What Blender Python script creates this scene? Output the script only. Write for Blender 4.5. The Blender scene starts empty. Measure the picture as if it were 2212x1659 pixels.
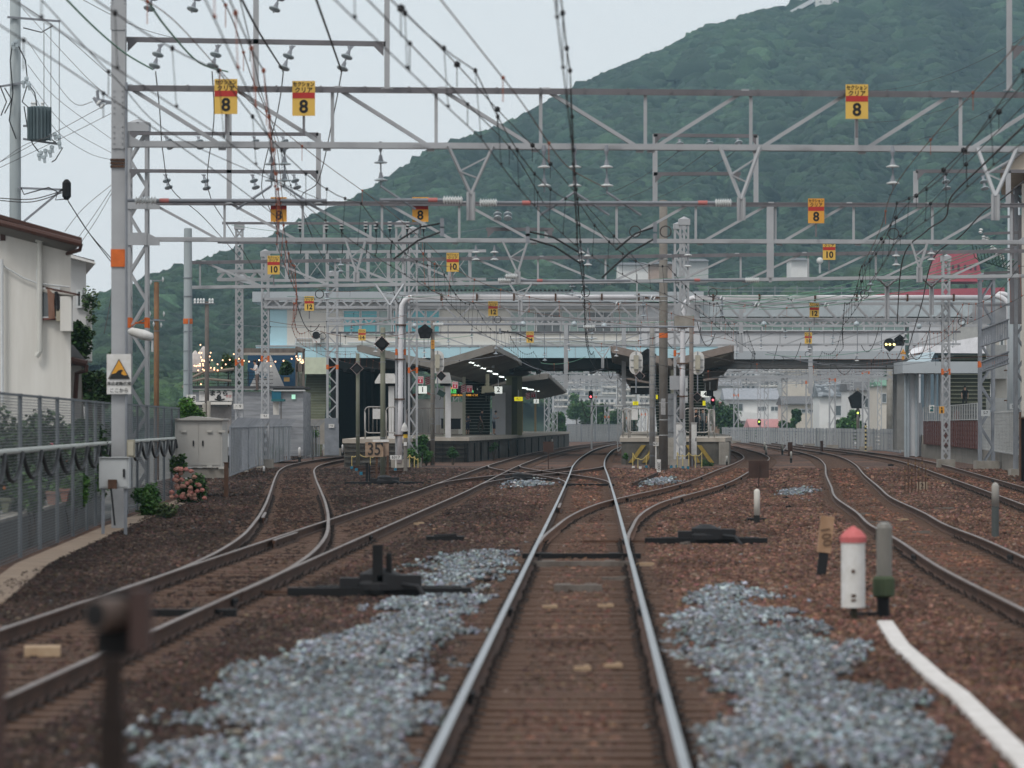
import bpy, math, random
import numpy as np
from mathutils import Vector, Matrix
rnd = random.Random(7)
npr = np.random.default_rng(5)
SC = bpy.context.scene
# ---------------------------------------------------------------- camera, world, sun
F = 8295.0; YH = 915.6; CX = 1106.0; H = 2.0     # focal length / horizon of the photo (2212 px wide), eye height
cd = bpy.data.cameras.new('camera'); cam = bpy.data.objects.new('camera', cd); SC.collection.objects.link(cam)
cam.location = (0, 0, H); cam.rotation_euler = (math.radians(90), 0, 0)
cd.sensor_width = 36; cd.lens = 36 * F / 2212; cd.shift_y = (YH - 829.5) / 2212
cd.clip_start = 0.5; cd.clip_end = 12000
cd.dof.use_dof = True; cd.dof.focus_distance = 165; cd.dof.aperture_fstop = 2.6; cd.dof.aperture_blades = 9
SC.camera = cam
w = bpy.data.worlds.new('World'); SC.world = w; w.use_nodes = True
nt = w.node_tree; bg = nt.nodes['Background']
sky = nt.nodes.new('ShaderNodeTexSky'); sky.sky_type = 'NISHITA'; sky.sun_disc = False
SUN_EL, SUN_ROT = math.radians(52), math.radians(215)
sky.sun_elevation = SUN_EL; sky.sun_rotation = SUN_ROT; sky.dust_density = 6; sky.air_density = 1.2
mx = nt.nodes.new('ShaderNodeMixRGB'); mx.inputs[0].default_value = 0.86
mx.inputs[2].default_value = (8.75, 8.95, 9.15, 1)
nt.links.new(sky.outputs[0], mx.inputs[1]); nt.links.new(mx.outputs[0], bg.inputs[0])
bg.inputs[1].default_value = 0.107
sd = bpy.data.lights.new('sun', 'SUN'); sd.energy = 1.4; sd.angle = math.radians(16); sd.color = (1, 0.96, 0.9)
so = bpy.data.objects.new('sun', sd); SC.collection.objects.link(so)
so.rotation_euler = (math.radians(90) - SUN_EL, 0, math.radians(180) - SUN_ROT)
SC.view_settings.view_transform = 'Standard'; SC.view_settings.look = 'None'
SC.view_settings.exposure = 0.1; SC.view_settings.gamma = 1
SC.render.engine = 'CYCLES'
try:
    SC.cycles.use_denoising = True; SC.cycles.max_bounces = 6; SC.cycles.transparent_max_bounces = 12
    SC.cycles.volume_bounces = 0
except Exception: pass

# ---------------------------------------------------------------- helpers
def X(x, d): return (x - CX) * d / F
def Z(y, d): return H + (YH - y) * d / F
def P(x, y, d): return Vector((X(x, d), d, Z(y, d)))
def gd(y, z0=0.0): return (H - z0) * F / (y - YH)
def G(x, y, z0=0.0):
    d = gd(y, z0); return Vector((X(x, d), d, z0))

MATS = {}
def lin(c):
    return tuple(((v / 255) / 12.92 if v / 255 <= 0.04045 else ((v / 255 + 0.055) / 1.055) ** 2.4) for v in c)
def mat(name, c, c2=None, rough=0.75, metal=0.0, var=0.12, scale=2.0, bump=0.0, bscale=30.0, emit=None, estr=1.0,
        stretch=(1, 1, 1), attr=None, kind='noise', alpha=None, spec=None):
    """procedural material; c, c2 are linear base colours"""
    if name in MATS: return MATS[name]
    m = bpy.data.materials.new(name); m.use_nodes = True; MATS[name] = m
    n = m.node_tree.nodes; l = m.node_tree.links; b = n['Principled BSDF']
    tc = n.new('ShaderNodeTexCoord'); mp = n.new('ShaderNodeMapping'); mp.inputs['Scale'].default_value = stretch
    l.new(tc.outputs['Object'], mp.inputs[0])
    if kind == 'noise':
        t = n.new('ShaderNodeTexNoise'); t.inputs['Scale'].default_value = scale; t.inputs['Detail'].default_value = 6
        t.inputs['Roughness'].default_value = 0.65; fac = t.outputs[0]
    elif kind == 'voronoi':
        t = n.new('ShaderNodeTexVoronoi'); t.inputs['Scale'].default_value = scale; fac = t.outputs['Color']
    elif kind == 'wave':
        t = n.new('ShaderNodeTexWave'); t.inputs['Scale'].default_value = scale; t.inputs['Distortion'].default_value = 0.4; fac = t.outputs[0]
    l.new(mp.outputs[0], t.inputs['Vector'])
    cr = n.new('ShaderNodeValToRGB'); l.new(fac, cr.inputs[0])
    if c2 is None:
        a = [max(0, v * (1 - var)) for v in c]; d = [min(1, v * (1 + var)) for v in c]
    else: a, d = c, c2
    cr.color_ramp.elements[0].position = 0.3; cr.color_ramp.elements[1].position = 0.7
    cr.color_ramp.elements[0].color = (*a[:3], 1); cr.color_ramp.elements[1].color = (*d[:3], 1)
    out = cr.outputs[0]
    if attr:
        at = n.new('ShaderNodeAttribute'); at.attribute_name = attr
        mm = n.new('ShaderNodeMixRGB'); mm.blend_type = 'MULTIPLY'; mm.inputs[0].default_value = 1
        l.new(out, mm.inputs[1]); l.new(at.outputs['Color'], mm.inputs[2]); out = mm.outputs[0]
    l.new(out, b.inputs['Base Color'])
    b.inputs['Roughness'].default_value = rough; b.inputs['Metallic'].default_value = metal
    b.inputs['Specular IOR Level'].default_value = spec if spec is not None else (.5 if rough < .45 else .22)
    if bump:
        t2 = n.new('ShaderNodeTexNoise'); t2.inputs['Scale'].default_value = bscale; t2.inputs['Detail'].default_value = 4
        l.new(mp.outputs[0], t2.inputs['Vector'])
        bp = n.new('ShaderNodeBump'); bp.inputs['Strength'].default_value = min(1, bump); bp.inputs['Distance'].default_value = 0.02 if bump <= 1 else bump * 0.02
        l.new(t2.outputs[0], bp.inputs['Height']); l.new(bp.outputs[0], b.inputs['Normal'])
    if emit:
        b.inputs['Emission Color'].default_value = (*emit, 1); b.inputs['Emission Strength'].default_value = estr
    if alpha is not None: b.inputs['Alpha'].default_value = alpha
    return m

class MB:
    def __init__(s): s.v = []; s.f = []; s.m = []
    def add(s, vs, fs, mi=0):
        o = len(s.v); s.v.extend([tuple(v) for v in vs]); s.f.extend([tuple(i + o for i in f) for f in fs]); s.m.extend([mi] * len(fs)); return s
    def box(s, c, sz, mi=0, rz=0.0, rot=None):
        hx, hy, hz = sz[0] / 2, sz[1] / 2, sz[2] / 2
        vs = [Vector((a * hx, b * hy, k * hz)) for k in (-1, 1) for b in (-1, 1) for a in (-1, 1)]
        if rot is None and rz: rot = Matrix.Rotation(rz, 3, 'Z')
        if rot is not None: vs = [rot @ v for v in vs]
        c = Vector(c); vs = [v + c for v in vs]
        return s.add(vs, [(0, 2, 3, 1), (4, 5, 7, 6), (0, 1, 5, 4), (2, 6, 7, 3), (0, 4, 6, 2), (1, 3, 7, 5)], mi)
    def b2(s, a, b, mi=0):
        a = Vector(a); b = Vector(b); return s.box((a + b) / 2, [abs(v) for v in (b - a)], mi)
    def bar(s, p, q, w, h, mi=0, up=(0, 0, 1)):
        p = Vector(p); q = Vector(q); d = q - p; L = d.length
        if L < 1e-6: return s
        y = d / L; u = Vector(up)
        if abs(y.dot(u)) > 0.98: u = Vector((0, 1, 0)) if abs(y.y) < 0.9 else Vector((1, 0, 0))
        x = y.cross(u).normalized(); z = x.cross(y)
        rot = Matrix((x, y, z)).transposed()
        return s.box((p + q) / 2, (w, L, h), mi, rot=rot)
    def tube(s, pts, r, n=6, mi=0, caps=True):
        pts = [Vector(p) for p in pts]; rings = []; prev = None
        rr = r if isinstance(r, (list, tuple)) else [r] * len(pts)
        for i, p in enumerate(pts):
            t = (pts[min(i + 1, len(pts) - 1)] - pts[max(i - 1, 0)]).normalized()
            if prev is None:
                u = Vector((0, 0, 1)) if abs(t.z) < 0.9 else Vector((1, 0, 0))
                x = t.cross(u).normalized()
            else: x = (prev - t * prev.dot(t)).normalized()
            prev = x; y = t.cross(x)
            rings.append([p + (x * math.cos(2 * math.pi * k / n) + y * math.sin(2 * math.pi * k / n)) * rr[i] for k in range(n)])
        vs = [v for r_ in rings for v in r_]; fs = []
        for i in range(len(pts) - 1):
            for k in range(n):
                a = i * n + k; b = i * n + (k + 1) % n
                fs.append((a, b, b + n, a + n))
        if caps: fs.append(tuple(range(n - 1, -1, -1))); fs.append(tuple((len(pts) - 1) * n + k for k in range(n)))
        return s.add(vs, fs, mi)
    def lathe(s, prof, base, axis=(0, 0, 1), n=12, mi=0):
        a = Vector(axis).normalized(); b = Vector(base); pts = [b + a * h for r, h in prof]; rs = [max(r, 1e-4) for r, h in prof]
        u = Vector((0, 0, 1)) if abs(a.z) < 0.9 else Vector((1, 0, 0)); x = a.cross(u).normalized(); y = a.cross(x)
        vs = [p + (x * math.cos(2 * math.pi * k / n) + y * math.sin(2 * math.pi * k / n)) * r for p, r in zip(pts, rs) for k in range(n)]
        fs = []
        for i in range(len(pts) - 1):
            for k in range(n):
                q = i * n + k; t = i * n + (k + 1) % n; fs.append((q, t, t + n, q + n))
        fs.append(tuple(range(n - 1, -1, -1))); fs.append(tuple((len(pts) - 1) * n + k for k in range(n)))
        return s.add(vs, fs, mi)
    def prism(s, poly, off, mi=0):
        n = len(poly); off = Vector(off); a = [Vector(p) for p in poly]; b = [p + off for p in a]
        fs = [tuple(range(n - 1, -1, -1)), tuple(range(n, 2 * n))] + [(i, (i + 1) % n, (i + 1) % n + n, i + n) for i in range(n)]
        return s.add(a + b, fs, mi)
    def ball(s, c, r, mi=0, n=8):
        if not isinstance(r, (list, tuple)): r = (r, r, r)
        m = n // 2; vs = []; fs = []
        for i in range(m + 1):
            th = math.pi * i / m
            for k in range(n):
                ph = 2 * math.pi * k / n
                vs.append((c[0] + r[0] * math.sin(th) * math.cos(ph), c[1] + r[1] * math.sin(th) * math.sin(ph), c[2] + r[2] * math.cos(th)))
        for i in range(m):
            for k in range(n):
                a = i * n + k; b = i * n + (k + 1) % n; fs.append((a, a + n, b + n, b))
        return s.add(vs, fs, mi)

ORG = {}
def mkmesh(name, mb, mats, off=(0, 0, 0)):
    me = bpy.data.meshes.new(name); ox, oy, oz = off
    me.from_pydata([(v[0] - ox, v[1] - oy, v[2] - oz) for v in mb.v], [], mb.f)
    if not isinstance(mats, (list, tuple)): mats = [mats]
    for m in mats: me.materials.append(m)
    if any(mb.m): me.polygons.foreach_set('material_index', mb.m)
    me.update(); return me
def setp(o, label=None, cat=None, group=None, kind=None):
    if label: o['label'] = label
    if cat: o['category'] = cat
    if group: o['group'] = group
    if kind: o['kind'] = kind
    return o
def T(name, label, cat, loc=(0, 0, 0), group=None, kind=None):
    o = bpy.data.objects.new(name, None); SC.collection.objects.link(o); o.location = loc; o.empty_display_size = 0.3
    ORG[o.name] = tuple(loc); return setp(o, label, cat, group, kind)
def part(name, mb, mats, parent, label=None, kind=None, smooth=False):
    off = ORG[parent.name]; me = mkmesh(name, mb, mats, off)
    if smooth: me.polygons.foreach_set('use_smooth', [True] * len(me.polygons))
    o = bpy.data.objects.new(name, me); SC.collection.objects.link(o); o.parent = parent
    ORG[o.name] = off; return setp(o, label, kind=kind)
def each(name, quads, mats, root):
    for q in quads:
        m = MB(); (m.b2(*q) if len(q) == 2 else m.prism(*q)); part(name, m, mats, root)
def solo(name, mb, mats, label=None, cat=None, loc=(0, 0, 0), group=None, kind=None, smooth=False):
    me = mkmesh(name, mb, mats, loc)
    if smooth: me.polygons.foreach_set('use_smooth', [True] * len(me.polygons))
    o = bpy.data.objects.new(name, me); SC.collection.objects.link(o); o.location = loc; ORG[o.name] = tuple(loc)
    return setp(o, label, cat, group, kind)
KIDS = {}
def dup(root, loc=None, rz=None, label=None, scale=None):
    def cp(o, par):
        c = o.copy(); SC.collection.objects.link(c)
        if par: c.parent = par
        for ch in list(o.children): cp(ch, c)
        return c
    r = cp(root, None)
    if loc is not None: r.location = loc
    if rz is not None: r.rotation_euler = (0, 0, rz)
    if scale: r.scale = (scale,) * 3
    if label: r['label'] = label
    ORG[r.name] = tuple(r.location)
    return r

TEXTC = {}
def text(name, body, size, loc, m, parent, rx=90, rz=0, ry=0, sx=1.0, bold=0.0, align='CENTER', rotm=None):
    """lettering as mesh; loc is the centre of the line, in world space, facing -Y"""
    key = (body, round(size, 3), sx, bold, align, m.name)
    if key not in TEXTC:
        cu = bpy.data.curves.new(name, 'FONT'); cu.body = body; cu.size = size; cu.align_x = align; cu.align_y = 'CENTER'
        cu.offset = bold; cu.extrude = 0.001; cu.resolution_u = 3
        to = bpy.data.objects.new(name, cu); SC.collection.objects.link(to)
        dg = bpy.context.evaluated_depsgraph_get(); me = bpy.data.meshes.new_from_object(to.evaluated_get(dg))
        bpy.data.objects.remove(to); me.materials.clear(); me.materials.append(m)
        for v in me.vertices: v.co.x *= sx
        TEXTC[key] = me
    o = bpy.data.objects.new(name, TEXTC[key]); SC.collection.objects.link(o)
    off = ORG[parent.name]; o.parent = parent
    o.location = (loc[0] - off[0], loc[1] - off[1], loc[2] - off[2])
    if rotm is not None: o.rotation_euler = rotm.to_euler()
    else: o.rotation_euler = (math.radians(rx), math.radians(ry), math.radians(rz))
    ORG[o.name] = off
    return o

def hermite(pts, ys):
    """smooth x(y) through pts [(y, x), ...]"""
    py = np.array([p[0] for p in pts], float); px = np.array([p[1] for p in pts], float)
    m = np.gradient(px, py); ys = np.asarray(ys, float)
    i = np.clip(np.searchsorted(py, ys) - 1, 0, len(py) - 2)
    h = py[i + 1] - py[i]; t = (ys - py[i]) / h
    out = (2 * t**3 - 3 * t**2 + 1) * px[i] + (t**3 - 2 * t**2 + t) * h * m[i] + (-2 * t**3 + 3 * t**2) * px[i + 1] + (t**3 - t**2) * h * m[i + 1]
    lo = ys < py[0]; hi = ys > py[-1]
    out = np.where(lo, px[0] + (ys - py[0]) * m[0], out); out = np.where(hi, px[-1] + (ys - py[-1]) * m[-1], out)
    return out

def npmesh(name, V, FA, mats, cols=None, smooth=False, label=None, cat=None, kind=None, parent=None, group=None):
    """V (n,3), FA (m,k) all same-size faces"""
    me = bpy.data.meshes.new(name); k = FA.shape[1]
    me.vertices.add(len(V)); me.vertices.foreach_set('co', V.astype(np.float32).ravel())
    me.loops.add(FA.size); me.loops.foreach_set('vertex_index', FA.astype(np.int32).ravel())
    me.polygons.add(len(FA)); me.polygons.foreach_set('loop_start', np.arange(0, FA.size, k, dtype=np.int32))
    me.polygons.foreach_set('loop_total', np.full(len(FA), k, dtype=np.int32))
    me.update(calc_edges=True)
    if cols is not None:
        a = me.color_attributes.new('col', 'FLOAT_COLOR', 'POINT')
        c4 = np.ones((len(V), 4), np.float32); c4[:, :3] = cols; a.data.foreach_set('color', c4.ravel())
    if smooth: me.polygons.foreach_set('use_smooth', np.ones(len(FA), dtype=bool))
    for m in (mats if isinstance(mats, (list, tuple)) else [mats]): me.materials.append(m)
    o = bpy.data.objects.new(name, me); SC.collection.objects.link(o)
    if parent:
        o.parent = parent; off = ORG[parent.name]; o.matrix_parent_inverse = Matrix.Translation((-off[0], -off[1], -off[2]))
    ORG[o.name] = (0, 0, 0) if not parent else ORG[parent.name]
    return setp(o, label, cat, group, kind)

def rotmats(n, full=True):
    a = npr.uniform(0, 2 * np.pi, n); c, s = np.cos(a), np.sin(a); R = np.zeros((n, 3, 3))
    R[:, 0, 0] = c; R[:, 0, 1] = -s; R[:, 1, 0] = s; R[:, 1, 1] = c; R[:, 2, 2] = 1
    if full:
        b = npr.uniform(-1.2, 1.2, n); c, s = np.cos(b), np.sin(b); Q = np.zeros((n, 3, 3))
        Q[:, 1, 1] = c; Q[:, 1, 2] = -s; Q[:, 2, 1] = s; Q[:, 2, 2] = c; Q[:, 0, 0] = 1
        R = R @ Q
    return R
def leaves(name, centers, radii, n, size, m, tint=None, parent=None, label=None, cat=None, kind=None, group=None, flat=1.0, edge=0.35):
    """cloud of small leaf clumps through several blobs"""
    C = np.array(centers, float); R = np.array(radii, float)
    if R.ndim == 1: R = np.stack([R, R, R], 1)
    w_ = R.prod(1) ** (2 / 3); idx = npr.choice(len(C), n, p=w_ / w_.sum())
    d = npr.normal(size=(n, 3)); d /= np.linalg.norm(d, axis=1)[:, None]
    rad = npr.uniform(0, 1, n) ** edge * npr.uniform(0.85, 1.12, n)
    pos = C[idx] + d * R[idx] * rad[:, None]
    s = size * npr.uniform(0.6, 1.4, n)
    base = np.array([[-.5, -.2, 0], [.1, -.5, .12], [.55, .05, 0], [.0, .5, .1]])
    V = (np.einsum('nij,kj->nki', rotmats(n), base) * s[:, None, None] + pos[:, None, :]).reshape(-1, 3)
    FA = np.arange(n * 4).reshape(n, 4)
    t = npr.uniform(0.6, 1.35, n)[:, None] * np.ones((1, 3))
    t[:, 0] *= npr.uniform(0.85, 1.25, n)
    if tint is not None: t = t * np.array(tint)[None]
    return npmesh(name, V, FA, m, cols=np.repeat(t, 4, 0), parent=parent, label=label, cat=cat, kind=kind, group=group)

# materials used all over
STEEL = mat('painted_grey_steel', (0.33, 0.34, 0.355), rough=0.6, var=0.14, scale=0.9)
STEELD = mat('galvanised_steel', (0.2, 0.215, 0.24), rough=0.65, var=0.2, scale=2)
RUST = mat('rusty_iron', (0.055, 0.03, 0.02), (0.11, 0.06, 0.04), rough=0.85, scale=4, bump=0.3)
RUSTY = mat('bright_rust_rail_side', (0.1, 0.05, 0.03), (0.2, 0.1, 0.06), rough=0.8, scale=1.5, bump=0.2)
RAILSIDE = mat('rust_brown_rail_side', (0.04, 0.022, 0.016), (0.095, 0.05, 0.034), rough=0.8, scale=1.5, bump=0.2)
RAILTOP = mat('worn_rail_head', (0.3, 0.31, 0.325), (0.42, 0.44, 0.46), rough=0.3, metal=0.85, scale=1.2, stretch=(4, 0.4, 1))
RAILTOP2 = mat('brown_worn_rail_head', (0.13, 0.1, 0.085), (0.24, 0.21, 0.2), rough=0.5, metal=0.5, scale=1.2, stretch=(4, 0.4, 1))
CONC = mat('weathered_concrete', (0.2, 0.185, 0.16), (0.32, 0.3, 0.27), rough=0.9, scale=1.5, bump=0.2)
POLEC = mat('concrete_pole', (0.15, 0.135, 0.12), (0.21, 0.195, 0.175), rough=0.9, scale=3, bump=0.15)
BLACK = mat('black_paint', (0.009, 0.009, 0.01), rough=0.65)
DARK = mat('dark_metal', (0.016, 0.016, 0.018), rough=0.6)
WHITE = mat('white_paint', (0.5, 0.49, 0.46), (.66, .66, .66), rough=0.6, scale=5)
PORC = mat('porcelain', (0.58, 0.6, 0.6), rough=0.25, var=0.08)
PORCB = mat('grey_glazed_insulator', (0.36, 0.42, 0.45), rough=0.25)
ORANGE = mat('orange_band', (0.55, 0.13, 0.03), rough=0.7, scale=5, var=0.2)
WIREM = mat('dark_wire', (0.05, 0.045, 0.045), rough=0.6)
WIREC = mat('copper_brown_wire', (0.16, 0.085, 0.06), rough=0.6)
WIREG = mat('green_cable', (0.12, 0.28, 0.2), rough=0.5)
YEL = mat('yellow_plate', (0.62, 0.4, 0.09), rough=0.5, var=0.07)
YEL2 = mat('orange_yellow_plate', (0.62, 0.3, 0.05), rough=0.5, var=0.07)
RED = mat('red_paint', (0.4, 0.035, 0.03), rough=0.5)
LEAF = mat('leaf_green', (0.035, 0.07, 0.025), (0.06, 0.11, 0.04), rough=0.6, attr='col', scale=1)
BARK = mat('bark', (0.05, 0.04, 0.03), (0.1, 0.08, 0.06), rough=0.9, scale=6)
WOODB = mat('weathered_wood', (0.09, 0.075, 0.065), (0.17, 0.15, 0.135), rough=0.85, scale=4, stretch=(1, 1, 0.2))
GLASSD = mat('dark_window_glass', (0.06, 0.075, 0.08), (0.12, 0.14, 0.15), rough=0.12, scale=0.6, spec=0.8)
# ---------------------------------------------------------------- ground, ballast, tracks
GZ = -0.2
TC = [(10, -.01), (22.7, .265), (60, 1.08), (102, 1.99), (150, 2.99), (185, 3.7), (220, 4.6), (258, 5.75), (300, 7.2), (350, 9.4), (450, 14.8)]
TB = [(10, -4.95), (28, -4.47), (50, -3.9), (86, -2.9), (110, -2.22), (150, -1.27), (185, -.42), (220, .62), (251, 1.66), (278, 2.75), (320, 4.7), (370, 7.6), (450, 12.9)]
TA = [(44, -4.05), (52, -3.86), (58, -3.85), (67, -4.03), (80, -4.58), (94, -5.3), (114, -6.42), (129, -7.28), (149, -8.4), (168, -9.4), (185, -10.05), (200, -10.25), (215, -10.2), (240, -9.7), (270, -8.6), (310, -6.5)]
TD = [(62, 1.12), (68, 1.3), (74.5, 1.58), (83, 1.98), (90, 2.42), (99, 3.15), (105, 3.8), (121, 5.6), (131, 6.62), (151, 8.35), (168, 9.75), (186, 11.3), (204, 12.75), (221, 14.05), (258, 16.1), (311, 18.1), (370, 20.2), (450, 23)]
TE = [(10, 5.2), (30, 5.85), (41, 6.25), (53, 6.7), (68, 7.5), (76, 7.85), (86, 8.5), (105, 9.6), (122, 10.9), (149, 12.95), (193, 16.45), (235, 19.3), (266, 20.9), (310, 22.4), (353, 23.6), (450, 26.5)]
TF = [(80, 12.25), (96, 13.5), (121, 15.4), (150, 17.55), (185, 20.15), (211, 21.9), (245, 23.6), (278, 24.8), (311, 25.6), (353, 26.6), (450, 29.5)]
def cx(trk, d): return float(hermite(trk, [d])[0])

# base terrain (one sheet to the horizon) and the railway's ballast bed a little above it
BED = mat('ballast_bed', (0.065, 0.044, 0.035), (0.16, 0.108, 0.085), rough=0.95, scale=9, bump=2.5, bscale=22)
nb = BED.node_tree; bb = nb.nodes['Principled BSDF']
vz = nb.nodes.new('ShaderNodeTexVoronoi'); vz.inputs['Scale'].default_value = 16
hs = nb.nodes.new('ShaderNodeValToRGB'); hs.color_ramp.elements[0].color = (.45, .45, .45, 1); hs.color_ramp.elements[1].color = (1.5, 1.4, 1.35, 1)
tcz = [q for q in nb.nodes if q.type == 'TEX_COORD'][0]
nb.links.new(tcz.outputs['Object'], vz.inputs['Vector'])
sepc = nb.nodes.new('ShaderNodeSeparateColor'); nb.links.new(vz.outputs['Color'], sepc.inputs[0]); nb.links.new(sepc.outputs[0], hs.inputs[0])
mmz = nb.nodes.new('ShaderNodeMixRGB'); mmz.blend_type = 'MULTIPLY'; mmz.inputs[0].default_value = 1
src = bb.inputs['Base Color'].links[0].from_socket
nb.links.new(src, mmz.inputs[1]); nb.links.new(hs.outputs[0], mmz.inputs[2])
lg = nb.nodes.new('ShaderNodeTexNoise'); lg.inputs['Scale'].default_value = 0.12; lg.inputs['Detail'].default_value = 5; nb.links.new(tcz.outputs['Object'], lg.inputs['Vector'])
lr = nb.nodes.new('ShaderNodeValToRGB'); lr.color_ramp.elements[0].position = .38; lr.color_ramp.elements[1].position = .62
lr.color_ramp.elements[0].color = (.62, .66, .72, 1); lr.color_ramp.elements[1].color = (1.25, 1.05, .95, 1)
nb.links.new(lg.outputs[0], lr.inputs[0])
mm2 = nb.nodes.new('ShaderNodeMixRGB'); mm2.blend_type = 'MULTIPLY'; mm2.inputs[0].default_value = 1
nb.links.new(mmz.outputs[0], mm2.inputs[1]); nb.links.new(lr.outputs[0], mm2.inputs[2]); nb.links.new(mm2.outputs[0], bb.inputs['Base Color'])

gm = mat('town_ground', (0.1, 0.1, 0.095), (0.17, 0.165, 0.155), scale=0.2, rough=0.95)
m = MB(); m.add([(-3000, -60, -.42), (3000, -60, -.42), (3000, 2650, -.42), (-3000, 2650, -.42)], [(0, 1, 2, 3)])
solo('ground', m, gm, kind='structure')
def fence_x(d): return float(np.interp(d, [20, 59, 80, 100, 116, 122, 150, 190, 230], [-6.6, -7.9, -8.8, -9.6, -10.2, -12.6, -13.5, -14.6, -15.6]))
# ballast bed: gridded so that its surface is gently uneven
ys = np.concatenate([np.arange(8, 60, 0.5), np.arange(60, 160, 1.2), np.arange(160, 480, 4)])
us = np.linspace(0, 1, 70)
bedV = []
for y in ys:
    xl = fence_x(y) - 0.25; xr = float(np.interp(y, [8, 60, 90, 150, 200, 262, 350, 480], [12, 14, 17, 23.3, 27.4, 29.5, 32, 40]))
    for u in us:
        x = xl + (xr - xl) * u
        bedV.append((x, y, GZ + 0.018 * math.sin(x * 1.7 + y * .3) * math.sin(y * .21 + x * .5)))
bedV = np.array(bedV); ny, nx_ = len(ys), len(us)
ii = (np.arange(ny - 1)[:, None] * nx_ + np.arange(nx_ - 1)[None]).ravel()
npmesh('ballast_bed', bedV, np.stack([ii, ii + 1, ii + nx_ + 1, ii + nx_], 1), BED, smooth=True, kind='structure')

# loose stones as real geometry: eight-corner chips, one object per kind of ballast
def stones(name, pos, size, col, label):
    n = len(pos)
    base = np.array([(-1, -1, -.7), (1, -1, -.7), (1, 1, -.7), (-1, 1, -.7), (-1, -1, .7), (1, -1, .7), (1, 1, .7), (-1, 1, .7)], float) * .5
    V = base[None] * npr.uniform(.55, 1.2, (n, 8, 1)) + npr.normal(0, .09, (n, 8, 3))
    V = np.einsum('nij,nkj->nki', rotmats(n), V) * size[:, None, None] + pos[:, None, :]
    f = np.array([(0, 3, 2, 1), (4, 5, 6, 7), (0, 1, 5, 4), (1, 2, 6, 5), (2, 3, 7, 6), (3, 0, 4, 7)])
    FA = (f[None] + (np.arange(n) * 8)[:, None, None]).reshape(-1, 4)
    npmesh(name, V.reshape(-1, 3), FA, STONE, cols=np.repeat(col, 8, 0), label=label, kind='stuff')
STONE = mat('ballast_stone', (0.8, 0.8, 0.8), (1, 1, 1), rough=0.9, scale=25, attr='col')
def polyG(pts): return np.array([[*G(x, y, -.15)[:2]] for x, y in pts])
def inside(px, py, poly):
    r = np.zeros(len(px), bool); j = len(poly) - 1
    for i in range(len(poly)):
        xi, yi = poly[i]; xj, yj = poly[j]
        r ^= ((yi > py) != (yj > py)) & (px < (xj - xi) * (py - yi) / (yj - yi + 1e-9) + xi); j = i
    return r
def vnoise(x, y, s):
    x = x / s; y = y / s; xi = np.floor(x).astype(int); yi = np.floor(y).astype(int); fx = x - xi; fy = y - yi
    fx = fx * fx * (3 - 2 * fx); fy = fy * fy * (3 - 2 * fy)
    hsh = lambda a, b: np.abs(np.sin(a * 127.1 + b * 311.7) * 43758.5453) % 1
    return (hsh(xi, yi) * (1 - fx) + hsh(xi + 1, yi) * fx) * (1 - fy) + (hsh(xi, yi + 1) * (1 - fx) + hsh(xi + 1, yi + 1) * fx) * fy
PG = [polyG([(930, 1208), (970, 1196), (1035, 1194), (1070, 1204), (1050, 1238), (1025, 1270), (980, 1298), (975, 1345), (950, 1400), (915, 1480), (890, 1560), (840, 1700), (400, 1700), (455, 1560), (550, 1465), (650, 1395), (830, 1345), (890, 1290)]),
      polyG([(1490, 1290), (1520, 1276), (1580, 1272), (1630, 1300), (1730, 1370), (1840, 1440), (1810, 1490), (1950, 1530), (1990, 1600), (2010, 1700), (1640, 1700), (1560, 1500), (1475, 1350)]),
      polyG([(1375, 1040), (1440, 1034), (1475, 1042), (1400, 1052)]), polyG([(1090, 1040), (1180, 1036), (1190, 1050), (1120, 1052)]), polyG([(1690, 1060), (1750, 1052), (1760, 1066), (1700, 1070)])]
def scatter(y0, y1, dens, size):
    ya = []; 
    n = int(dens * 0.1334 * (y1**2 - y0**2) * 1.12)
    y = np.sqrt(npr.uniform(y0**2, y1**2, n)); x = npr.uniform(-1, 1, n) * (y * 0.1334 * 1.06 + .3)
    xl = np.interp(y, [20, 59, 80, 100, 116, 122, 150], [-6.0, -7.3, -8.2, -9.1, -10.0, -12.6, -13.5]) + .15
    k = x > xl
    return x[k], y[k], np.full(k.sum(), size)
Sx, Sy, Ss = [np.concatenate(q) for q in zip(scatter(20, 32, 520, .05), scatter(32, 48, 330, .055), scatter(48, 75, 190, .062), scatter(75, 125, 75, .075), scatter(125, 185, 22, .1))]
pert = (vnoise(Sx, Sy * .35, .45) - .5) * 1.1 + (vnoise(Sx + 9, Sy * .35, .16) - .5) * .5
pert = pert + np.clip(npr.normal(0, .16, len(Sx)), -.3, .3)
grey = np.zeros(len(Sx), bool)
for pg in PG: grey |= inside(Sx + pert * .85, Sy + pert * 5.2, pg)
grey &= npr.uniform(0, 1, len(Sx)) < .78 + .2 * (vnoise(Sx, Sy * .3, .5) > .45)
# keep the stones off the rail heads
near_rail = np.zeros(len(Sx), bool); between = np.zeros(len(Sx), bool)
rail_shade = np.zeros(len(Sx))  # shadow beside the rails painted into the stone colour, brake dust included
for t in (TC, TB, TA, TD, TE, TF):
    c = hermite(t, Sy); ok = (Sy > t[0][0] - 1)
    near_rail |= ok & (np.abs(np.abs(Sx - c) - .75) < .1); between |= ok & (np.abs(Sx - c) < .66)
    rail_shade = np.maximum(rail_shade, ok * np.clip(1 - (np.abs(np.abs(Sx - c) - .75) - .1) / .26, 0, 1))
Sx, Sy, Ss, grey, between, rail_shade = [q[~near_rail] for q in (Sx, Sy, Ss, grey, between, rail_shade)]
n = len(Sx); rz_ = GZ + .01 + npr.uniform(-.3, .45, n) * Ss + grey * .03
heap = vnoise(Sx, Sy * .3, .8); rz_ += grey * heap * .05 - between * .008 - rail_shade * .045
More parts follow.
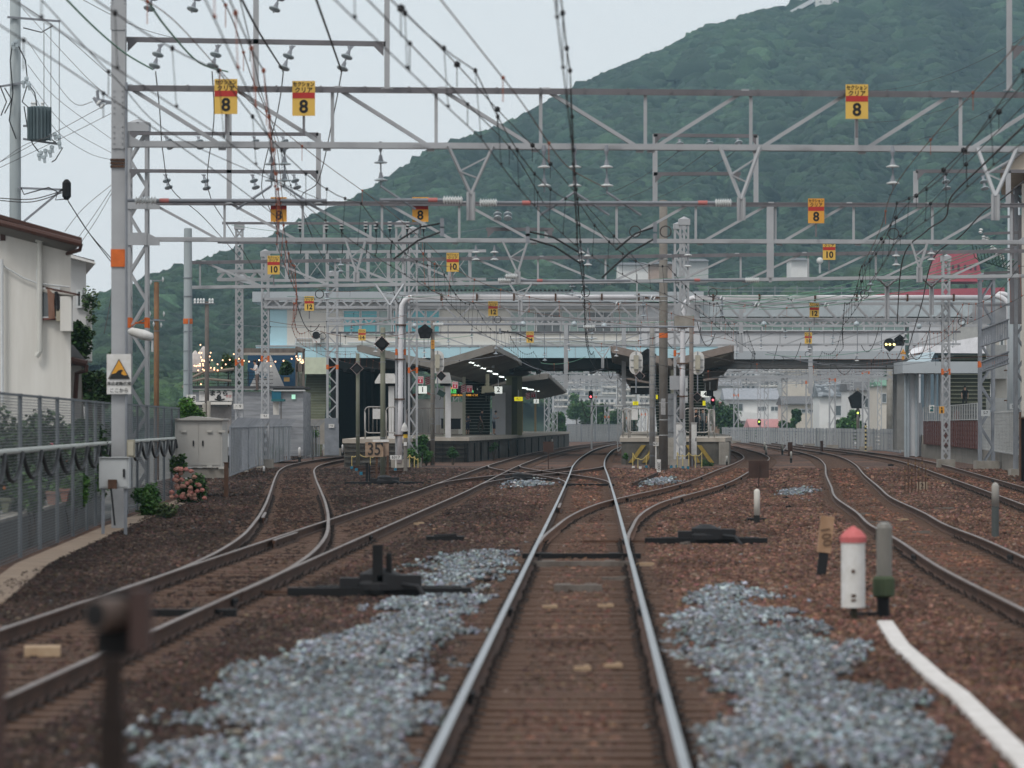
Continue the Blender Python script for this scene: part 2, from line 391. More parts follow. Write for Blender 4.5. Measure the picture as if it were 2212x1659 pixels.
red = np.clip(vnoise(Sx, Sy * .4, 2.2) * .8 + np.clip((Sx - 1) / 6, -.35, .45), 0, 1)[:, None]
cb = (1 - red) * np.array([[.058, .037, .03]]) + red * np.array([[.112, .06, .043]])
cb = cb * npr.lognormal(0, .42, (n, 1)) * (1 + npr.normal(0, .08, (n, 3)))
odd = npr.uniform(0, 1, n); cb[odd < .012] = np.array([.19, .14, .11]); cb[(odd > .012) & (odd < .014)] = np.array([.15, .15, .155]); cb *= (.62 + .75 * vnoise(Sx + 40, Sy * .35, 1.1))[:, None]
cb = cb * (1 - .7 * rail_shade[:, None]) * np.clip(1.0 + .16 * (Sx + 1.5) / 2, .74, 1.15)[:, None]
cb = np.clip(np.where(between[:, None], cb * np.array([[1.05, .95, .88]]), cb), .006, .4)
cg = np.array([[.195, .222, .245]]) * npr.lognormal(0, .38, (n, 1)) * (1 + npr.normal(0, .05, (n, 3))); cg = np.clip(cg, .04, .62)
Ss = np.where(grey, Ss * npr.uniform(.55, 1.05, n), Ss); cg = cg * (.75 + .5 * vnoise(Sx + 7, Sy * .3, .9))[:, None]; dusty = npr.uniform(0, 1, n) < .16; cg[dusty] = cg[dusty] * np.array([[.75, .58, .48]])
pos = np.stack([Sx, Sy, rz_], 1)
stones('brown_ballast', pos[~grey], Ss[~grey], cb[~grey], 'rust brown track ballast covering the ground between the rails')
stones('fresh_grey_ballast', pos[grey], Ss[grey], cg[grey], 'fresh blue grey ballast spilled in patches beside the middle track')

# rails with a real head / web / foot section
PROF = [(-.032, 0), (-.03, -.035), (-.009, -.05), (-.009, -.125), (-.06, -.14), (-.06, -.153), (.06, -.153), (.06, -.14), (.009, -.125), (.009, -.05), (.03, -.035), (.032, 0), (.018, .006), (-.018, .006)]
def rail_mb(xs, ys, dz=0.0):
    mb = MB(); k = len(PROF); n = len(xs); pts = [Vector((x, y, dz)) for x, y in zip(xs, ys)]
    for i, p in enumerate(pts):
        t = (pts[min(i + 1, n - 1)] - pts[max(i - 1, 0)]).normalized(); nn = Vector((t.y, -t.x, 0))
        mb.v.extend([tuple(p + nn * a + Vector((0, 0, b))) for a, b in PROF])
    for i in range(n - 1):
        for j in range(k):
            q = i * k + j; r = i * k + (j + 1) % k
            mb.f.append((q, q + k, r + k, r)); mb.m.append(1 if j in (11, 12, 13) else 0)
    mb.f.append(tuple(range(k))); mb.m.append(0); mb.f.append(tuple((n - 1) * k + j for j in range(k - 1, -1, -1))); mb.m.append(0)
    return mb
SLEEP = mat('dusty_sleeper', (0.082, 0.051, 0.038), (0.15, 0.094, 0.069), rough=0.95, scale=3, stretch=(.5, 3, 1), bump=0.4)
CLIP = mat('rail_clip', (0.022, 0.016, 0.014), rough=0.8)
def sleeper_mesh(L=2.35):
    m = MB(); m.box((0, 0, -.215), (L, .22, .13), 0)
    for s in (-1, 1):
        m.box((s * .75, 0, -.146), (.3, .16, .012), 1)
        for t in (-1, 1): m.tube([(s * .75 + t * .085, -.05, -.135), (s * .75 + t * .1, -.02, -.1), (s * .75 + t * .1, .03, -.1), (s * .75 + t * .07, .06, -.135)], .013, 5, 1)
    return mkmesh('sleeper', m, [SLEEP, CLIP])
SLM = sleeper_mesh()
def track(trk, y0, y1, label, top=RAILTOP, dz=0.0, side=RAILSIDE, sl=True, sl0=None, joints=()):
    xs0 = cx(trk, y0); root = T('railway_track', label, 'railway track', (xs0, y0, GZ), 'tracks running into the station')
    ys = np.concatenate([np.arange(y0, min(y1, 130), 1.0), np.arange(max(y0, 130), y1, 2.5), [y1]]); xs = hermite(trk, ys)
    tx = np.gradient(xs, ys); nl = np.sqrt(1 + tx**2); nx = 1 / nl; nyy = -tx / nl
    for s in (-1, 1):
        part('rail', rail_mb(xs + s * .7515 * nx, ys + s * .7515 * nyy, dz), [side, top], root)
        for jd in joints:
            m = MB(); xx = cx(trk, jd) + s * .7515
            for t in (-1, 1): m.box((xx + t * .03, jd, -.085), (.03, .6, .085))
            for q in (-.22, -.08, .08, .22): m.box((xx, jd + q, -.08), (.12, .03, .03))
            part('fishplate', m, DARK, root)
    if not sl: return root
    k = 0; y = sl0 or y0; rest = MB(); sl_mb = MB(); sl_mb.box((0, 0, -.215), (2.35, .22, .13))
    while y < y1:
        x = cx(trk, y); a = -math.atan(float(hermite(trk, [y + .5])[0] - x) / .5)
        if k < 100:
            o = bpy.data.objects.new('sleeper', SLM); SC.collection.objects.link(o); o.parent = root
            o.location = (x - xs0, y - y0, dz - GZ + rnd.uniform(-.012, .004)); o.rotation_euler = (0, 0, a + rnd.uniform(-.01, .01)); o.scale = (rnd.uniform(.97, 1.03), 1, 1)
        else: rest.box((x, y, -.215 + dz), (2.35, .22, .13), rz=a)
        k += 1; y += .59
    if rest.v: part('sleeper', rest, SLEEP, root, label='far sleepers of this track, too small to tell apart', kind='stuff')
    return root
track(TC, 12, 450, 'middle track running straight away from the viewer with bright rail heads', joints=(29.4, 42.7, 68, 128))
track(TB, 12, 450, 'track left of the middle one, passing the right side of platform 2', joints=(45, 70), top=RAILTOP2)
track(TA, 46, 310, 'siding track that leaves the left track and bends behind the left platform', sl0=56, dz=-.004, top=RAILTOP2)
track(TD, 64, 450, 'rust red track curving from the middle track to the right of the far platform', top=RAILTOP2, sl0=76, dz=-.004, side=RUSTY, joints=(106, 128, 146))
track(TE, 14, 450, 'wide curving track at the right with dark shining rails', top=RAILTOP2, joints=(60,))
track(TF, 80, 450, 'outermost right track running beside the right fence', top=RAILTOP2, joints=(140,))
def scurve(t0, y0, t1, y1):
    r = []
    for i in range(13):
        u = i / 12; y = y0 + (y1 - y0) * u; s = u * u * (3 - 2 * u); r.append((y, cx(t0, y) * (1 - s) + cx(t1, y) * s))
    return r
track(scurve(TB, 128, TC, 186), 128, 186, 'crossover track leading from the left track over to the middle track', top=RAILTOP2, dz=-.006, sl=False)
track(scurve(TC, 130, TB, 188), 130, 188, 'crossover track leading from the middle track back to the left track', top=RAILTOP2, dz=-.008, sl=False)

# switch gear: blades, check rails, frogs, point machines
def checkrail(x0, y0, x1, y1, label):
    n = 8; xs = [x0 + (x1 - x0) * i / n for i in range(n + 1)]; ys = [y0 + (y1 - y0) * i / n for i in range(n + 1)]
    xs[0] += .03 * (1 if x0 < cx(TC, y0) else -1); solo('check_rail', rail_mb(xs, ys, -.006), [RAILSIDE, RAILTOP2], label, 'check rail', group='check rails at the switches')
for trk, d, s, lb in ((TC, 92, -1, 'short check rail inside the left rail of the middle track'), (TB, 66, -1, 'short check rail inside the far rail of the left track'), (TA, 82, -1, 'short check rail inside the siding where it leaves the left track'),
                   (TD, 104, 1, 'short check rail on the rust red branch beyond its crossing')):
    checkrail(cx(trk, d) + s * .66, d, cx(trk, d + 5) + s * .66, d + 5, lb)
def point_machine(x, y, s, label, w=3.0, post=False):
    r = T('point_machine', label, 'point machine', (x, y, GZ), 'point machines beside the switches')
    m = MB(); m.box((x, y, GZ + .1), (w, .22, .1)); m.box((x - .1 * s, y + .55, GZ + .1), (w * .8, .2, .1)); part('timber', m, BLACK, r)
    m = MB(); m.lathe([(.3, 0), (.3, .08), (.26, .12), (.26, .2), (.1, .27)], (x, y + .1, GZ + .12), n=14); m.box((x + .25, y, GZ + .22), (.55, .34, .18)); m.box((x - .35, y + .1, GZ + .2), (.3, .25, .14)); part('motor_housing', m, DARK, r)
    m = MB(); m.tube([(x + .3, y - .2, GZ + .2), (x + .5, y - .5, GZ + .18), (x + .62, y - .7, GZ + .02)], .03); part('cable', m, DARK, r)
    if post:
        m = MB(); m.box((x - .02, y - .12, GZ + .38), (.13, .1, .62)); m.box((x + .12, y - .02, GZ + .33), (.07, .1, .5)); part('lever', m, BLACK, r)
    m = MB(); m.bar((x, y + .3, -.12), (x + s * 2.2, y + .3, -.12), .05, .04); part('throw_rod', m, RUST, r)
p = G(820, 1295, GZ); point_machine(p.x, p.y, -1, 'black point machine with an upright lever beside the left track', 2.3, True)
p = G(1525, 1180, GZ); point_machine(p.x, p.y, -1, 'low black point machine on the right of the middle track', 2.2)
p = G(1120, 1043, GZ); point_machine(p.x, p.y, 1, 'point machine in front of the crossing tracks', 2.6)
p = G(830, 1050, GZ); point_machine(p.x, p.y, 1, 'point machine in front of the thirty five board', 2.8)
def hump(x, y, sz, m_, label, name='spring_cover', rz=0):
    m = MB(); m.box((x, y, GZ + .06), sz, rz=rz); m.tube([(x - sz[0] * .3, y - .1, GZ + .12), (x + sz[0] * .3, y - .1, GZ + .14)], .035, 8); solo(name, m, m_, label, name.replace('_', ' '), loc=(x, y, GZ))
p = G(962, 1172, GZ); hump(p.x, p.y, (.7, .5, .12), BLACK, 'flat black cover plate on the ballast left of the middle track', 'cover_plate')
# timbers and stretcher bars across the switch
for (d, tr, w_, mm, lb) in ((61.5, TC, 1.9, BLACK, 'dark stretcher bar across the middle track at the switch blades'), (58, TC, 1.6, WOODB, 'second stretcher bar just in front of the switch blades'), (49.5, TC, .62, WOODB, 'yellowish timber block between the rails of the middle track'), (43, TB, 2.0, BLACK, 'dark stretcher bar across the left track at its switch'), (133, TC, 1.8, BLACK, 'stretcher bar across the middle track at the crossing switches')):
    x = cx(tr, d); m = MB(); m.box((x, d, -.12), (w_, .16, .09)); m.box((x - w_ * .3, d + .2, -.1), (.2, .3, .06)); m.box((x + w_ * .28, d + .2, -.1), (.16, .3, .06)); solo('stretcher_bar', m, mm, lb, 'stretcher bar', loc=(x, d, GZ), group='bars across the switches')
PALEW = mat('fresh_wood', (.3, .2, .12), (.42, .32, .22), rough=.8, scale=6)
# pale marker blocks on the nearest sleepers
for (x, y, wd, lb) in ((1258, 1446, .14, 'pinkish worn spot block in the centre of the near sleeper'), (1325, 1440, .15, 'pinkish block at the right end of the near sleeper'), (1188, 1312, .17, 'pale block at the left of the second marked sleeper'), (1308, 1310, .18, 'pale block at the right of the second marked sleeper'), (92, 1412, .33, 'pale wooden block lying between the rails of the left track')):
    p = G(x, y, -.14); m = MB(); m.box((p.x, p.y, -.13), (wd, .12 if wd < .3 else .35, .03 if wd < .3 else .12), rz=.1); m.box((p.x + wd * .3, p.y + .03, -.115), (wd * .3, .08, .02))
    solo('wooden_block', m, PALEW, lb, 'wooden block', loc=(p.x, p.y, GZ))

# ---------------------------------------------------------------- mountain
RID = [(-150, 700), (0, 690), (150, 668), (186, 652), (205, 655), (233, 632), (275, 618), (318, 605), (348, 588), (396, 571), (467, 555), (507, 538), (543, 521), (604, 504), (658, 473), (746, 436), (820, 399), (911, 338), (948, 316), (1043, 284), (1104, 262), (1151, 237), (1232, 191), (1286, 166), (1364, 132), (1452, 95), (1523, 56), (1587, 37), (1645, 20), (1708, 8), (1752, -8), (1850, -45), (2000, -95), (2212, -150), (2500, -180)]
rx_, ry_ = np.array(RID).T.astype(float)
def hillpt(u, t):
    """u: bearing given as photo column, t: 0 foot .. 1 ridge -> 3D point on the mountainside"""
    yr = np.interp(u, rx_, ry_); dr = np.interp(u, [-150, 200, 600, 1200, 2500], [1000, 1050, 1350, 1800, 2250]); d0 = dr * .42 + 60
    g = (vnoise(u / 60, t * 6 + u / 400, 1.6) - .5) + .5 * (vnoise(u / 30, t * 11, 1.3) - .5)
    d = d0 + (dr - d0) * t + g * 150 * np.sin(np.pi * np.clip(t, 0, 1))
    yy = 930 + (yr - 930) * t**.85
    return np.stack([(u - CX) * d / F, d, H + (YH - yy) * d / F], -1)
uu, tt = np.meshgrid(np.linspace(-200, 2450, 150), np.linspace(0, 1, 60)); hv = hillpt(uu.ravel(), tt.ravel())
ii = (np.arange(59)[:, None] * 150 + np.arange(149)[None]).ravel()
HILLM = mat('forest_floor', (0.02, 0.035, 0.02), rough=1)
npmesh('mountain', hv - np.array([[0, 0, 3.0]]), np.stack([ii, ii + 1, ii + 151, ii + 150], 1), HILLM, smooth=True, kind='structure')
# the wood on it: lumpy crowns by the thousand
def ico(sub):
    import bmesh
    bm = bmesh.new(); bmesh.ops.create_icosphere(bm, subdivisions=sub, radius=1); v = np.array([q.co[:] for q in bm.verts]); bm.faces.ensure_lookup_table(); f = np.array([[w_.index for w_ in q.verts] for q in bm.faces]); bm.free(); return v, f
iv, if_ = ico(2)
def crowns(name, pos, rad, col, label, protos=10):
    up = iv[:, 2] > -.35; keep = up[if_].all(1); f = if_[keep]; used = np.unique(f); mp_ = -np.ones(len(iv), int); mp_[used] = np.arange(len(used)); f = mp_[f]; base = iv[used]
    PV = []
    for k in range(protos):
        L = npr.normal(size=(16, 3)); L /= np.linalg.norm(L, axis=1)[:, None]; L[:, 2] = np.abs(L[:, 2])
        dd = base @ L.T; bumpy = np.clip((dd - .72) / .28, 0, 1).max(1)
        PV.append(base * (0.72 + .42 * bumpy**.6 + npr.normal(0, .13, len(base)))[:, None] * np.array([[1, 1, .85]]))
    PV = np.array(PV); n = len(pos); pi_ = npr.integers(0, protos, n)
    V = np.einsum('nij,nkj->nki', rotmats(n, False), PV[pi_]) * (rad * npr.uniform(.85, 1.25, n))[:, None, None] + pos[:, None, :]
    nv = base.shape[0]; FA = (f[None] + (np.arange(n) * nv)[:, None, None]).reshape(-1, 3)
    npmesh(name, V.reshape(-1, 3), FA, CROWN, cols=np.repeat(col, nv, 0) * npr.uniform(.72, 1.3, (n * nv, 1)), label=label, kind='stuff')
CROWN = mat('crown_foliage', (0.6, 0.6, 0.6), (1.35, 1.35, 1.3), rough=0.85, scale=.9, attr='col', bump=1, bscale=2.2)
CROWN.node_tree.nodes['Bump'].inputs['Distance'].default_value = .9
NC = 40000
u = npr.uniform(-150, 2350, NC); t = npr.uniform(0.02, 1, NC)**.8
t[:1500] = npr.uniform(.985, 1, 1500)
hp = hillpt(u, t); dist = hp[:, 1]
rad = npr.lognormal(0, .28, NC) * 3.1 * np.clip(dist / 1750, .22, 1.1)
hue = npr.uniform(0, 1, (NC, 1)); cl = (1 - hue) * np.array([[.019, .04, .026]]) + hue * np.array([[.036, .066, .034]])
cl = cl * npr.lognormal(0, .26, (NC, 1)) * (1 + .8 * (vnoise(u / 50, t * 8, 1.) - .5))[:, None]
lowg = (t < .28)[:, None]; cl = np.where(lowg, cl * np.array([[1.35, 1.3, .95]]), cl)
hp[:, 2] += rad * .1 - rad * 1.15 * np.clip((t - .9) / .1, 0, 1)
crowns('mountain_forest', hp, rad, cl, 'dense green forest covering the mountain behind the station')
# ---------------------------------------------------------------- overhead structures
DSTEEL = mat('dark_purlin_steel', (0.14, 0.135, 0.145), rough=0.6, scale=1.2, var=.2)  # darker grey steel for top chords, frame beams and brackets
class Lin:
    """a straight beam line through the photo: (x0,y0,d0)-(x1,y1,d1)"""
    def __init__(s, a, b): s.a = P(*a); s.b = P(*b)
    def at(s, x):
        # point of the 3D line whose bearing is photo column x
        k = (x - CX) / F; t = (k * s.a.y - s.a.x) / ((s.b.x - s.a.x) - k * (s.b.y - s.a.y)); return s.a + (s.b - s.a) * t
def truss(root, top, bot, xs, mir, cw=.12, vw=.07, dw=.095, x0=None, x1=None, name='truss_beam', topm=DSTEEL):
    x0 = xs[0] if x0 is None else x0; x1 = xs[-1] if x1 is None else x1
    m = MB(); a, b = top.at(x0), top.at(x1)
    m.bar(a, b, .16, .035); m.bar(a - Vector((0, .07, .045)), b - Vector((0, .07, .045)), .02, .09)
    m.bar(a + Vector((0, .1, .03)), b + Vector((0, .1, .03)), .05, .04)
    n = int((b - a).length / .9)
    for i in range(n): m.box(a + (b - a) * ((i + .5) / n) + Vector((0, -.09, 0)), (.04, .03, .1))
    part('top_chord', m, topm, root)
    m = MB(); a, b = bot.at(x0), bot.at(x1); m.bar(a, b, .14, .02); m.bar(a + Vector((0, -.07, .06)), b + Vector((0, -.07, .06)), .018, cw)
    n = int((b - a).length / 3.5)
    for i in range(n):
        q = a + (b - a) * ((i + .5) / n); 
        for j in range(-4, 5): m.box(q + Vector((j * .07, -.085, .08)), (.025, .02, .025)); m.box(q + Vector((j * .07, -.085, .035)), (.025, .02, .025))
    part('bottom_chord', m, STEEL, root)
    for i, x in enumerate(xs):
        m = MB(); m.bar(bot.at(x) + Vector((0, .02, .02)), top.at(x) + Vector((0, .02, -.03)), vw, vw * .8); part('vertical_strut', m, STEEL, root)
        if i + 1 < len(xs):
            x2 = xs[i + 1]; g = 12 * (x2 - x) / 226
            p, q = (top.at(x + g), bot.at(x2 - g)) if x < mir else (bot.at(x + g), top.at(x2 - g))
            m = MB(); m.bar(p + Vector((0, .03, 0)), q + Vector((0, .03, .03)), dw, dw * .8)
            for r in (p, q): m.box(r + Vector((0, .01, 0)), (.16, .015, .12))
            part('diagonal_brace', m, STEEL, root)
def insul(mb, p, q, discs=2, r=.125, mi=1):
    """string of porcelain discs between p and q with metal caps"""
    p = Vector(p); q = Vector(q); a = (q - p); L = a.length; a.normalize()
    mb.tube([p, q], .018, 6, 0)
    for i in range(discs):
        h = L * (.35 + .45 * i / max(1, discs - 1)) if discs > 1 else L * .5
        mb.lathe([(.03, -.12), (.045, -.04), (.06, 0)], p + a * h, a, 8, 0)
        mb.lathe([(.05, 0), (r, .03), (r * .96, .05), (.04, .06)], p + a * h, a, 12, mi)
def hanger(root, top, xl, xr, xb, yb, ye, dd):
    """V shaped hanger under the beam down to a short drop tube"""
    m = MB(); a = top.at(xl); b = top.at(xr); c = P(xb, yb, dd); e = P(xb, ye, dd)
    m.bar(a + Vector((0, -.12, .06)), c, .07, .05); m.bar(b + Vector((0, -.12, .06)), c, .07, .05)
    mid = (a + c) / 2 + Vector((.0, -.1, 0)); m.bar(b * .85 + c * .15, mid, .045, .03); m.bar(mid, b * .35 + c * .65, .045, .03)
    m.box((c + e) / 2, (.16, .03, abs(c.z - e.z))); m.tube([c + Vector((-.06, -.03, .05)), e + Vector((-.06, -.03, 0))], .035, 6); m.tube([c + Vector((.06, -.03, .05)), e + Vector((.06, -.03, 0))], .035, 6)
    part('drop_bracket', m, STEEL, root)
def pulloff(root, x0, x1, y, d, ins=(), red=(), arm=None):
    """horizontal insulated registration tube"""
    m = MB(); m.tube([P(x0, y, d), P(x1, y, d)], .035, 8, 0)
    for a, b in red: m.tube([P(a, y, d) , P(b, y, d)], .045, 8, 2)
    for a, b in ins:
        n = 7; p, q = P(a, y, d), P(b, y, d)
        for i in range(n): c = p + (q - p) * ((i + .5) / n); m.lathe([(.05, -.02), (.095, 0), (.05, .02)], c, (1, 0, 0), 12, 1)
        m.tube([p, q], .05, 8, 1)
    if arm:
        for (ax, ay, bx, by) in arm:
            p = P(ax, ay, d); q = P(bx, by, d - .2); mid = (p + q) / 2 + Vector((0, 0, .1)); m.tube([p, mid, q], .022, 6, 3); m.box(p, (.08, .06, .2), 0)
    part('registration_tube', m, [STEELD, PORC, mat('red_sleeve', (.42, .15, .14)), DARK], root)
def lattice(root, p, hgt, wd, dp=None, pan=.62, leg=.07, mm=STEEL, name='lattice_column', band=None, cap=True, n_out=None):
    """four angle legs with crossed lacing on every side"""
    dp = dp or wd; m = MB(); x, y, z = p; c = [(-wd / 2, -dp / 2), (wd / 2, -dp / 2), (wd / 2, dp / 2), (-wd / 2, dp / 2)]
    for a, b in c: m.box((x + a, y + b, z + hgt / 2), (leg, leg, hgt))
    n = max(2, int(hgt / pan)); st = hgt / n
    for i in range(n):
        z0 = z + i * st; s = i % 2
        for (a, b), (e, f) in ((c[0], c[1]), (c[3], c[2])):
            if s: a, b, e, f = e, f, a, b
            m.bar((x + a, y + b - .02, z0), (x + e, y + f - .02, z0 + st), .015, .07)
            if pan < .55: m.bar((x + e, y + f, z0), (x + a, y + b, z0 + st), .012, .05)
        for (a, b), (e, f) in ((c[0], c[3]), (c[1], c[2])):
            if s: a, b, e, f = e, f, a, b
            m.bar((x + a, y + b, z0), (x + e, y + f, z0 + st), .012, .045)
    if cap: m.box((x, y, z + hgt + .12), (wd + .16, dp + .16, .26)); m.lathe([(wd * .75, 0), (.02, .12)], (x, y, z + hgt + .25), n=4)
    o = part('lattice_mast', m, mm, root)
    if band:
        m = MB()
        for a, b in c: m.box((x + a, y + b, band), (leg + .012, leg + .012, .3))
        m.bar((x - wd / 2, y - dp / 2 - .01, band - .12), (x + wd / 2, y - dp / 2 - .01, band + .12), .1, .02)
        for (a, b), (e, f) in zip(c, c[1:] + c[:1]): m.bar((x + a, y + b, band), (x + e, y + f, band), .03, .03)
        part('orange_band', m, ORANGE, root)
    m = MB(); m.box((x, y, z + .1), (wd + .5, dp + .5, .5)); part('footing', m, CONC, root)
    return o
KANA = mat('sign_lettering', (0.02, 0.02, 0.02), rough=.6)
def section_sign(x, y0, y1, d, num, label, m_=YEL):
    """yellow section clear board, 0.47 x 0.72 m"""
    c = P(x, (y0 + y1) / 2, d - .16); k = T('section_sign', label, 'sign', tuple(c), 'yellow section clear boards on the overhead beams')
    m = MB(); m.box(c, (.47, .012, .72)); part('plate', m, m_, k)
    m = MB(); m.box(c + Vector((0, -.009, .06)), (.46, .006, .12)); part('red_band', m, RED, k)
    text('lettering', 'セクション', .108, c + Vector((0, -.011, .285)), KANA, k, bold=.003, sx=.82)
    text('lettering', 'クリア', .125, c + Vector((0, -.011, .165)), KANA, k, bold=.003)
    text('numeral', str(num), .37 if num < 10 else .33, c + Vector((0, -.011, -.18)), KANA, k, bold=.011, sx=1.0 if num < 10 else .95)
    m = MB(); m.box(c + Vector((0, .05, .2)), (.52, .09, .05)); m.box(c + Vector((0, .06, -.3)), (.05, .05, .9)); part('bracket', m, DSTEEL, k)
    return k

# first gantry, 80 m away
g = T('overhead_gantry', 'nearest overhead gantry, resting on the thick square grey column at the left', 'gantry', (X(257, 79), 79, GZ), 'overhead gantries spanning the tracks')
top = Lin((246, 188, 79), (2300, 204, 81)); bot = Lin((246, 317, 79), (2300, 329, 81))
truss(g, top, bot, [266, 492, 718, 942, 1168, 1394, 1622, 1850, 2075, 2300], 1390, x0=262, x1=2330)
m = MB(); m.b2((X(242, 79), 78.86, GZ), (X(272, 79), 79.14, Z(-60, 79))); part('square_column', m, STEEL, g)
m = MB()
for zz in [Z(y, 79) for y in list(range(-40, 72, 8))]:
    for s in (242.5, 271.5): m.box((X(s, 79), 78.85, zz), (.05, .03, .03)); 
part('bolt_rows', m, STEEL, g, kind='stuff'); m = MB(); m.b2((X(241, 79), 78.84, Z(66, 79)), (X(273, 79), 78.86, Z(12, 79))); part('gusset_plate', m, STEEL, g)
for y0, y1 in ((185, 262), (262, 322)):
    m = MB(); m.b2((X(243, 79), 78.835, Z(y1, 79)), (X(271, 79), 78.858, Z(y0, 79)))
    for a in range(5):
        for xx in (248, 266): m.box((X(xx, 79), 78.82, Z(y0 + 12 + a * 12, 79)), (.025, .02, .025))
    part('gusset_plate', m, STEEL, g)
m = MB(); m.prism([(X(270, 79), 78.84, Z(276, 79)), (X(270, 79), 78.84, Z(318, 79)), (X(314, 79), 78.84, Z(318, 79)), (X(300, 79), 78.84, Z(303, 79)), (X(286, 79), 78.84, Z(296, 79))], (0, .02, 0))
part('gusset_plate', m, STEEL, g)
m = MB(); m.b2((X(241, 79), 78.83, Z(577, 79)), (X(273, 79), 79.17, Z(539, 79))); part('orange_band', m, ORANGE, g)
m = MB()
for y in (344, 351, 358): m.b2((X(240, 79), 78.82, Z(y + 5, 79)), (X(274, 79), 79.18, Z(y, 79)))
part('cable_straps', m, RUST, g)
m = MB(); m.tube([(X(275, 79), 78.8, Z(y, 79)) for y in (180, 500, 900, 1100)], .03, 6); part('conduit', m, STEELD, g)
for (a, b, c, e) in ((968, 1065, 1017, 420), (1555, 1641, 1601, 432), (2110, 2195, 2150, 425)): hanger(g, bot, a, b, c, e, 476, 79.8)
pulloff(g, 275, 706, 433, 79.6, ins=((291, 338),), red=((345, 365),)); pulloff(g, 820, 1000, 432, 79.6, ins=((957, 999),), red=((925, 945),), arm=((955, 482, 860, 520), (955, 500, 850, 560)))
pulloff(g, 1036, 1582, 438, 79.6, ins=((1036, 1074), (1545, 1580)), red=((1128, 1146), (1508, 1528)), arm=((1140, 500, 1250, 545), (1415, 490, 1330, 540), (1140, 515, 1255, 570), (1415, 515, 1300, 600)))
def up_frame(root, d, posts, beams, hangs, lab=None, pw=.11):
    """posts (x, ytop, ybot); beams (x0,y0,x1,y1); hangs (x, y, lean_x, len_px)"""
    for i, (x, a, b) in enumerate(posts):
        m = MB(); m.box((X(x, d), d, (Z(a, d) + Z(b, d)) / 2), (pw, .1, abs(Z(a, d) - Z(b, d))))
        for s in (-1, 1): m.bar((X(x, d), d, Z(b, d) + .05), (X(x, d) + s * .12, d, Z(b, d)), .05, .02)
        part('frame_post', m, STEEL, root)
    for (x0, y0, x1, y1) in beams:
        m = MB(); m.bar(P(x0, y0, d), P(x1, y1, d), .1, .1)
        for s, xx, yy in ((1, x0, y0), (-1, x1, y1)):
            q = P(xx, yy, d); w_ = .22; m.prism([q + Vector((s * .04, -.06, -.04)), q + Vector((s * (.04 + w_), -.06, -.04)), q + Vector((s * .04, -.06, -.04 - w_))], (0, .02, 0))
        part('frame_beam', m, DSTEEL, root)
    for (x, y, lx, ln) in hangs:
        m = MB(); a = P(x, y, d) + Vector((0, -.06, -.04)); b = P(x + lx, y + ln, d) + Vector((0, -.25, 0)); m.prism([a + Vector((-.07, 0, 0)), a + Vector((.07, 0, 0)), a * .75 + b * .25], (0, .03, 0)); insul(m, a, b); part('insulator', m, [STEELD, PORCB], root)
up_frame(g, 79.2, ((553, -60, 188), (836, -60, 192)), ((272, 85, 833, 95), (560, -30, 832, -28)), ((348, 92, -14, 60), (472, 93, -12, 58), (632, 95, -20, 62), (758, 96, -20, 62), (335, -30, -12, 58), (430, -30, -14, 60), (612, -30, -20, 60)))
up_frame(g, 80.9, ((2180, -60, 196),), ((2184, 104, 2330, 104),), ())
m = MB()
for x, y0, y1 in ((586, 323, 402), (614, 323, 402), (822, 318, 402), (1175, 326, 415), (1241, 326, 415), (1310, 326, 415), (1928, 328, 408)):
    m = MB(); insul(m, P(x, y0, 79.8), P(x + 1, y1, 79.8), 2, .14); m.lathe([(.02, -.12), (.05, -.02), (.03, .1)], P(x, y0 - 2, 79.8), n=8); part('insulator', m, [STEELD, PORC if x > 1000 else PORCB], g)
for (x, ry, s) in ((1241, 415, -1), (1241, 415, 1), (822, 402, 1), (586, 402, -1), (614, 402, 1), (1310, 415, 1)):
    m = MB(); m.tube([P(x, ry, 79.7), P(x + s * 75, ry + 50, 79.7)], .028, 6); part('steady_arm', m, STEELD, g)
# column side fittings: insulated arm to the left
m = MB(); a = P(205, 214, 79); m.bar(P(242, 222, 79), P(228, 222, 79), .06, .06); m.tube([P(242, 222, 79), a], .035, 6); insul(m, a, P(222, 230, 79), 2, .07)
m.tube([P(210, 196, 79), P(212, 218, 79)], .035, 6); part('side_insulator', m, [STEELD, PORC], g)
for x, y, d, nm, lb in ((488, 171, 79, 8, 'yellow board with an 8, leftmost of the three on the nearest gantry'), (656, 175, 79.3, 8, 'yellow board with an 8, second from the left on the nearest gantry'), (1851, 182, 80.4, 8, 'yellow board with an 8, alone on the right half of the nearest gantry')): section_sign(x, y, y + 75, d, nm, lb)
# tsunami section sign on the first column
k = T('evacuation_sign', 'white tsunami evacuation sign with an orange wave triangle on the square column', 'sign', tuple(P(256, 808, 78.7)))
c = P(257, 808, 78.74); m = MB(); m.box(c, (.5, .012, .82)); part('plate', m, WHITE, k)
m = MB(); m.prism([P(257, 777, 78.72), P(282 - 4, 817, 78.72), P(236, 817, 78.72)], (0, -.006, 0)); part('triangle', m, mat('sign_orange', (.62, .3, .04)), k)
m = MB(); w0 = [(236, 817), (241, 808), (250, 806), (256, 800), (262, 798), (266, 801), (262, 803), (262, 808), (268, 811), (275, 810), (279, 817)]
m.prism([P(a, b, 78.712) for a, b in w0], (0, -.004, 0)); 
for (a, b), (e, f) in (((257, 776), (280, 818)), ((280, 818), (234, 818)), ((234, 818), (257, 776))): m.bar(P(a, b, 78.713), P(e, f, 78.713), .005, .012)
part('wave_symbol', m, KANA, k)
text('lettering', '津波避難区間', .083, P(257, 829, 78.72), KANA, k, bold=.001); text('lettering', 'ここから', .098, P(257, 844, 78.72), KANA, k, bold=.001)

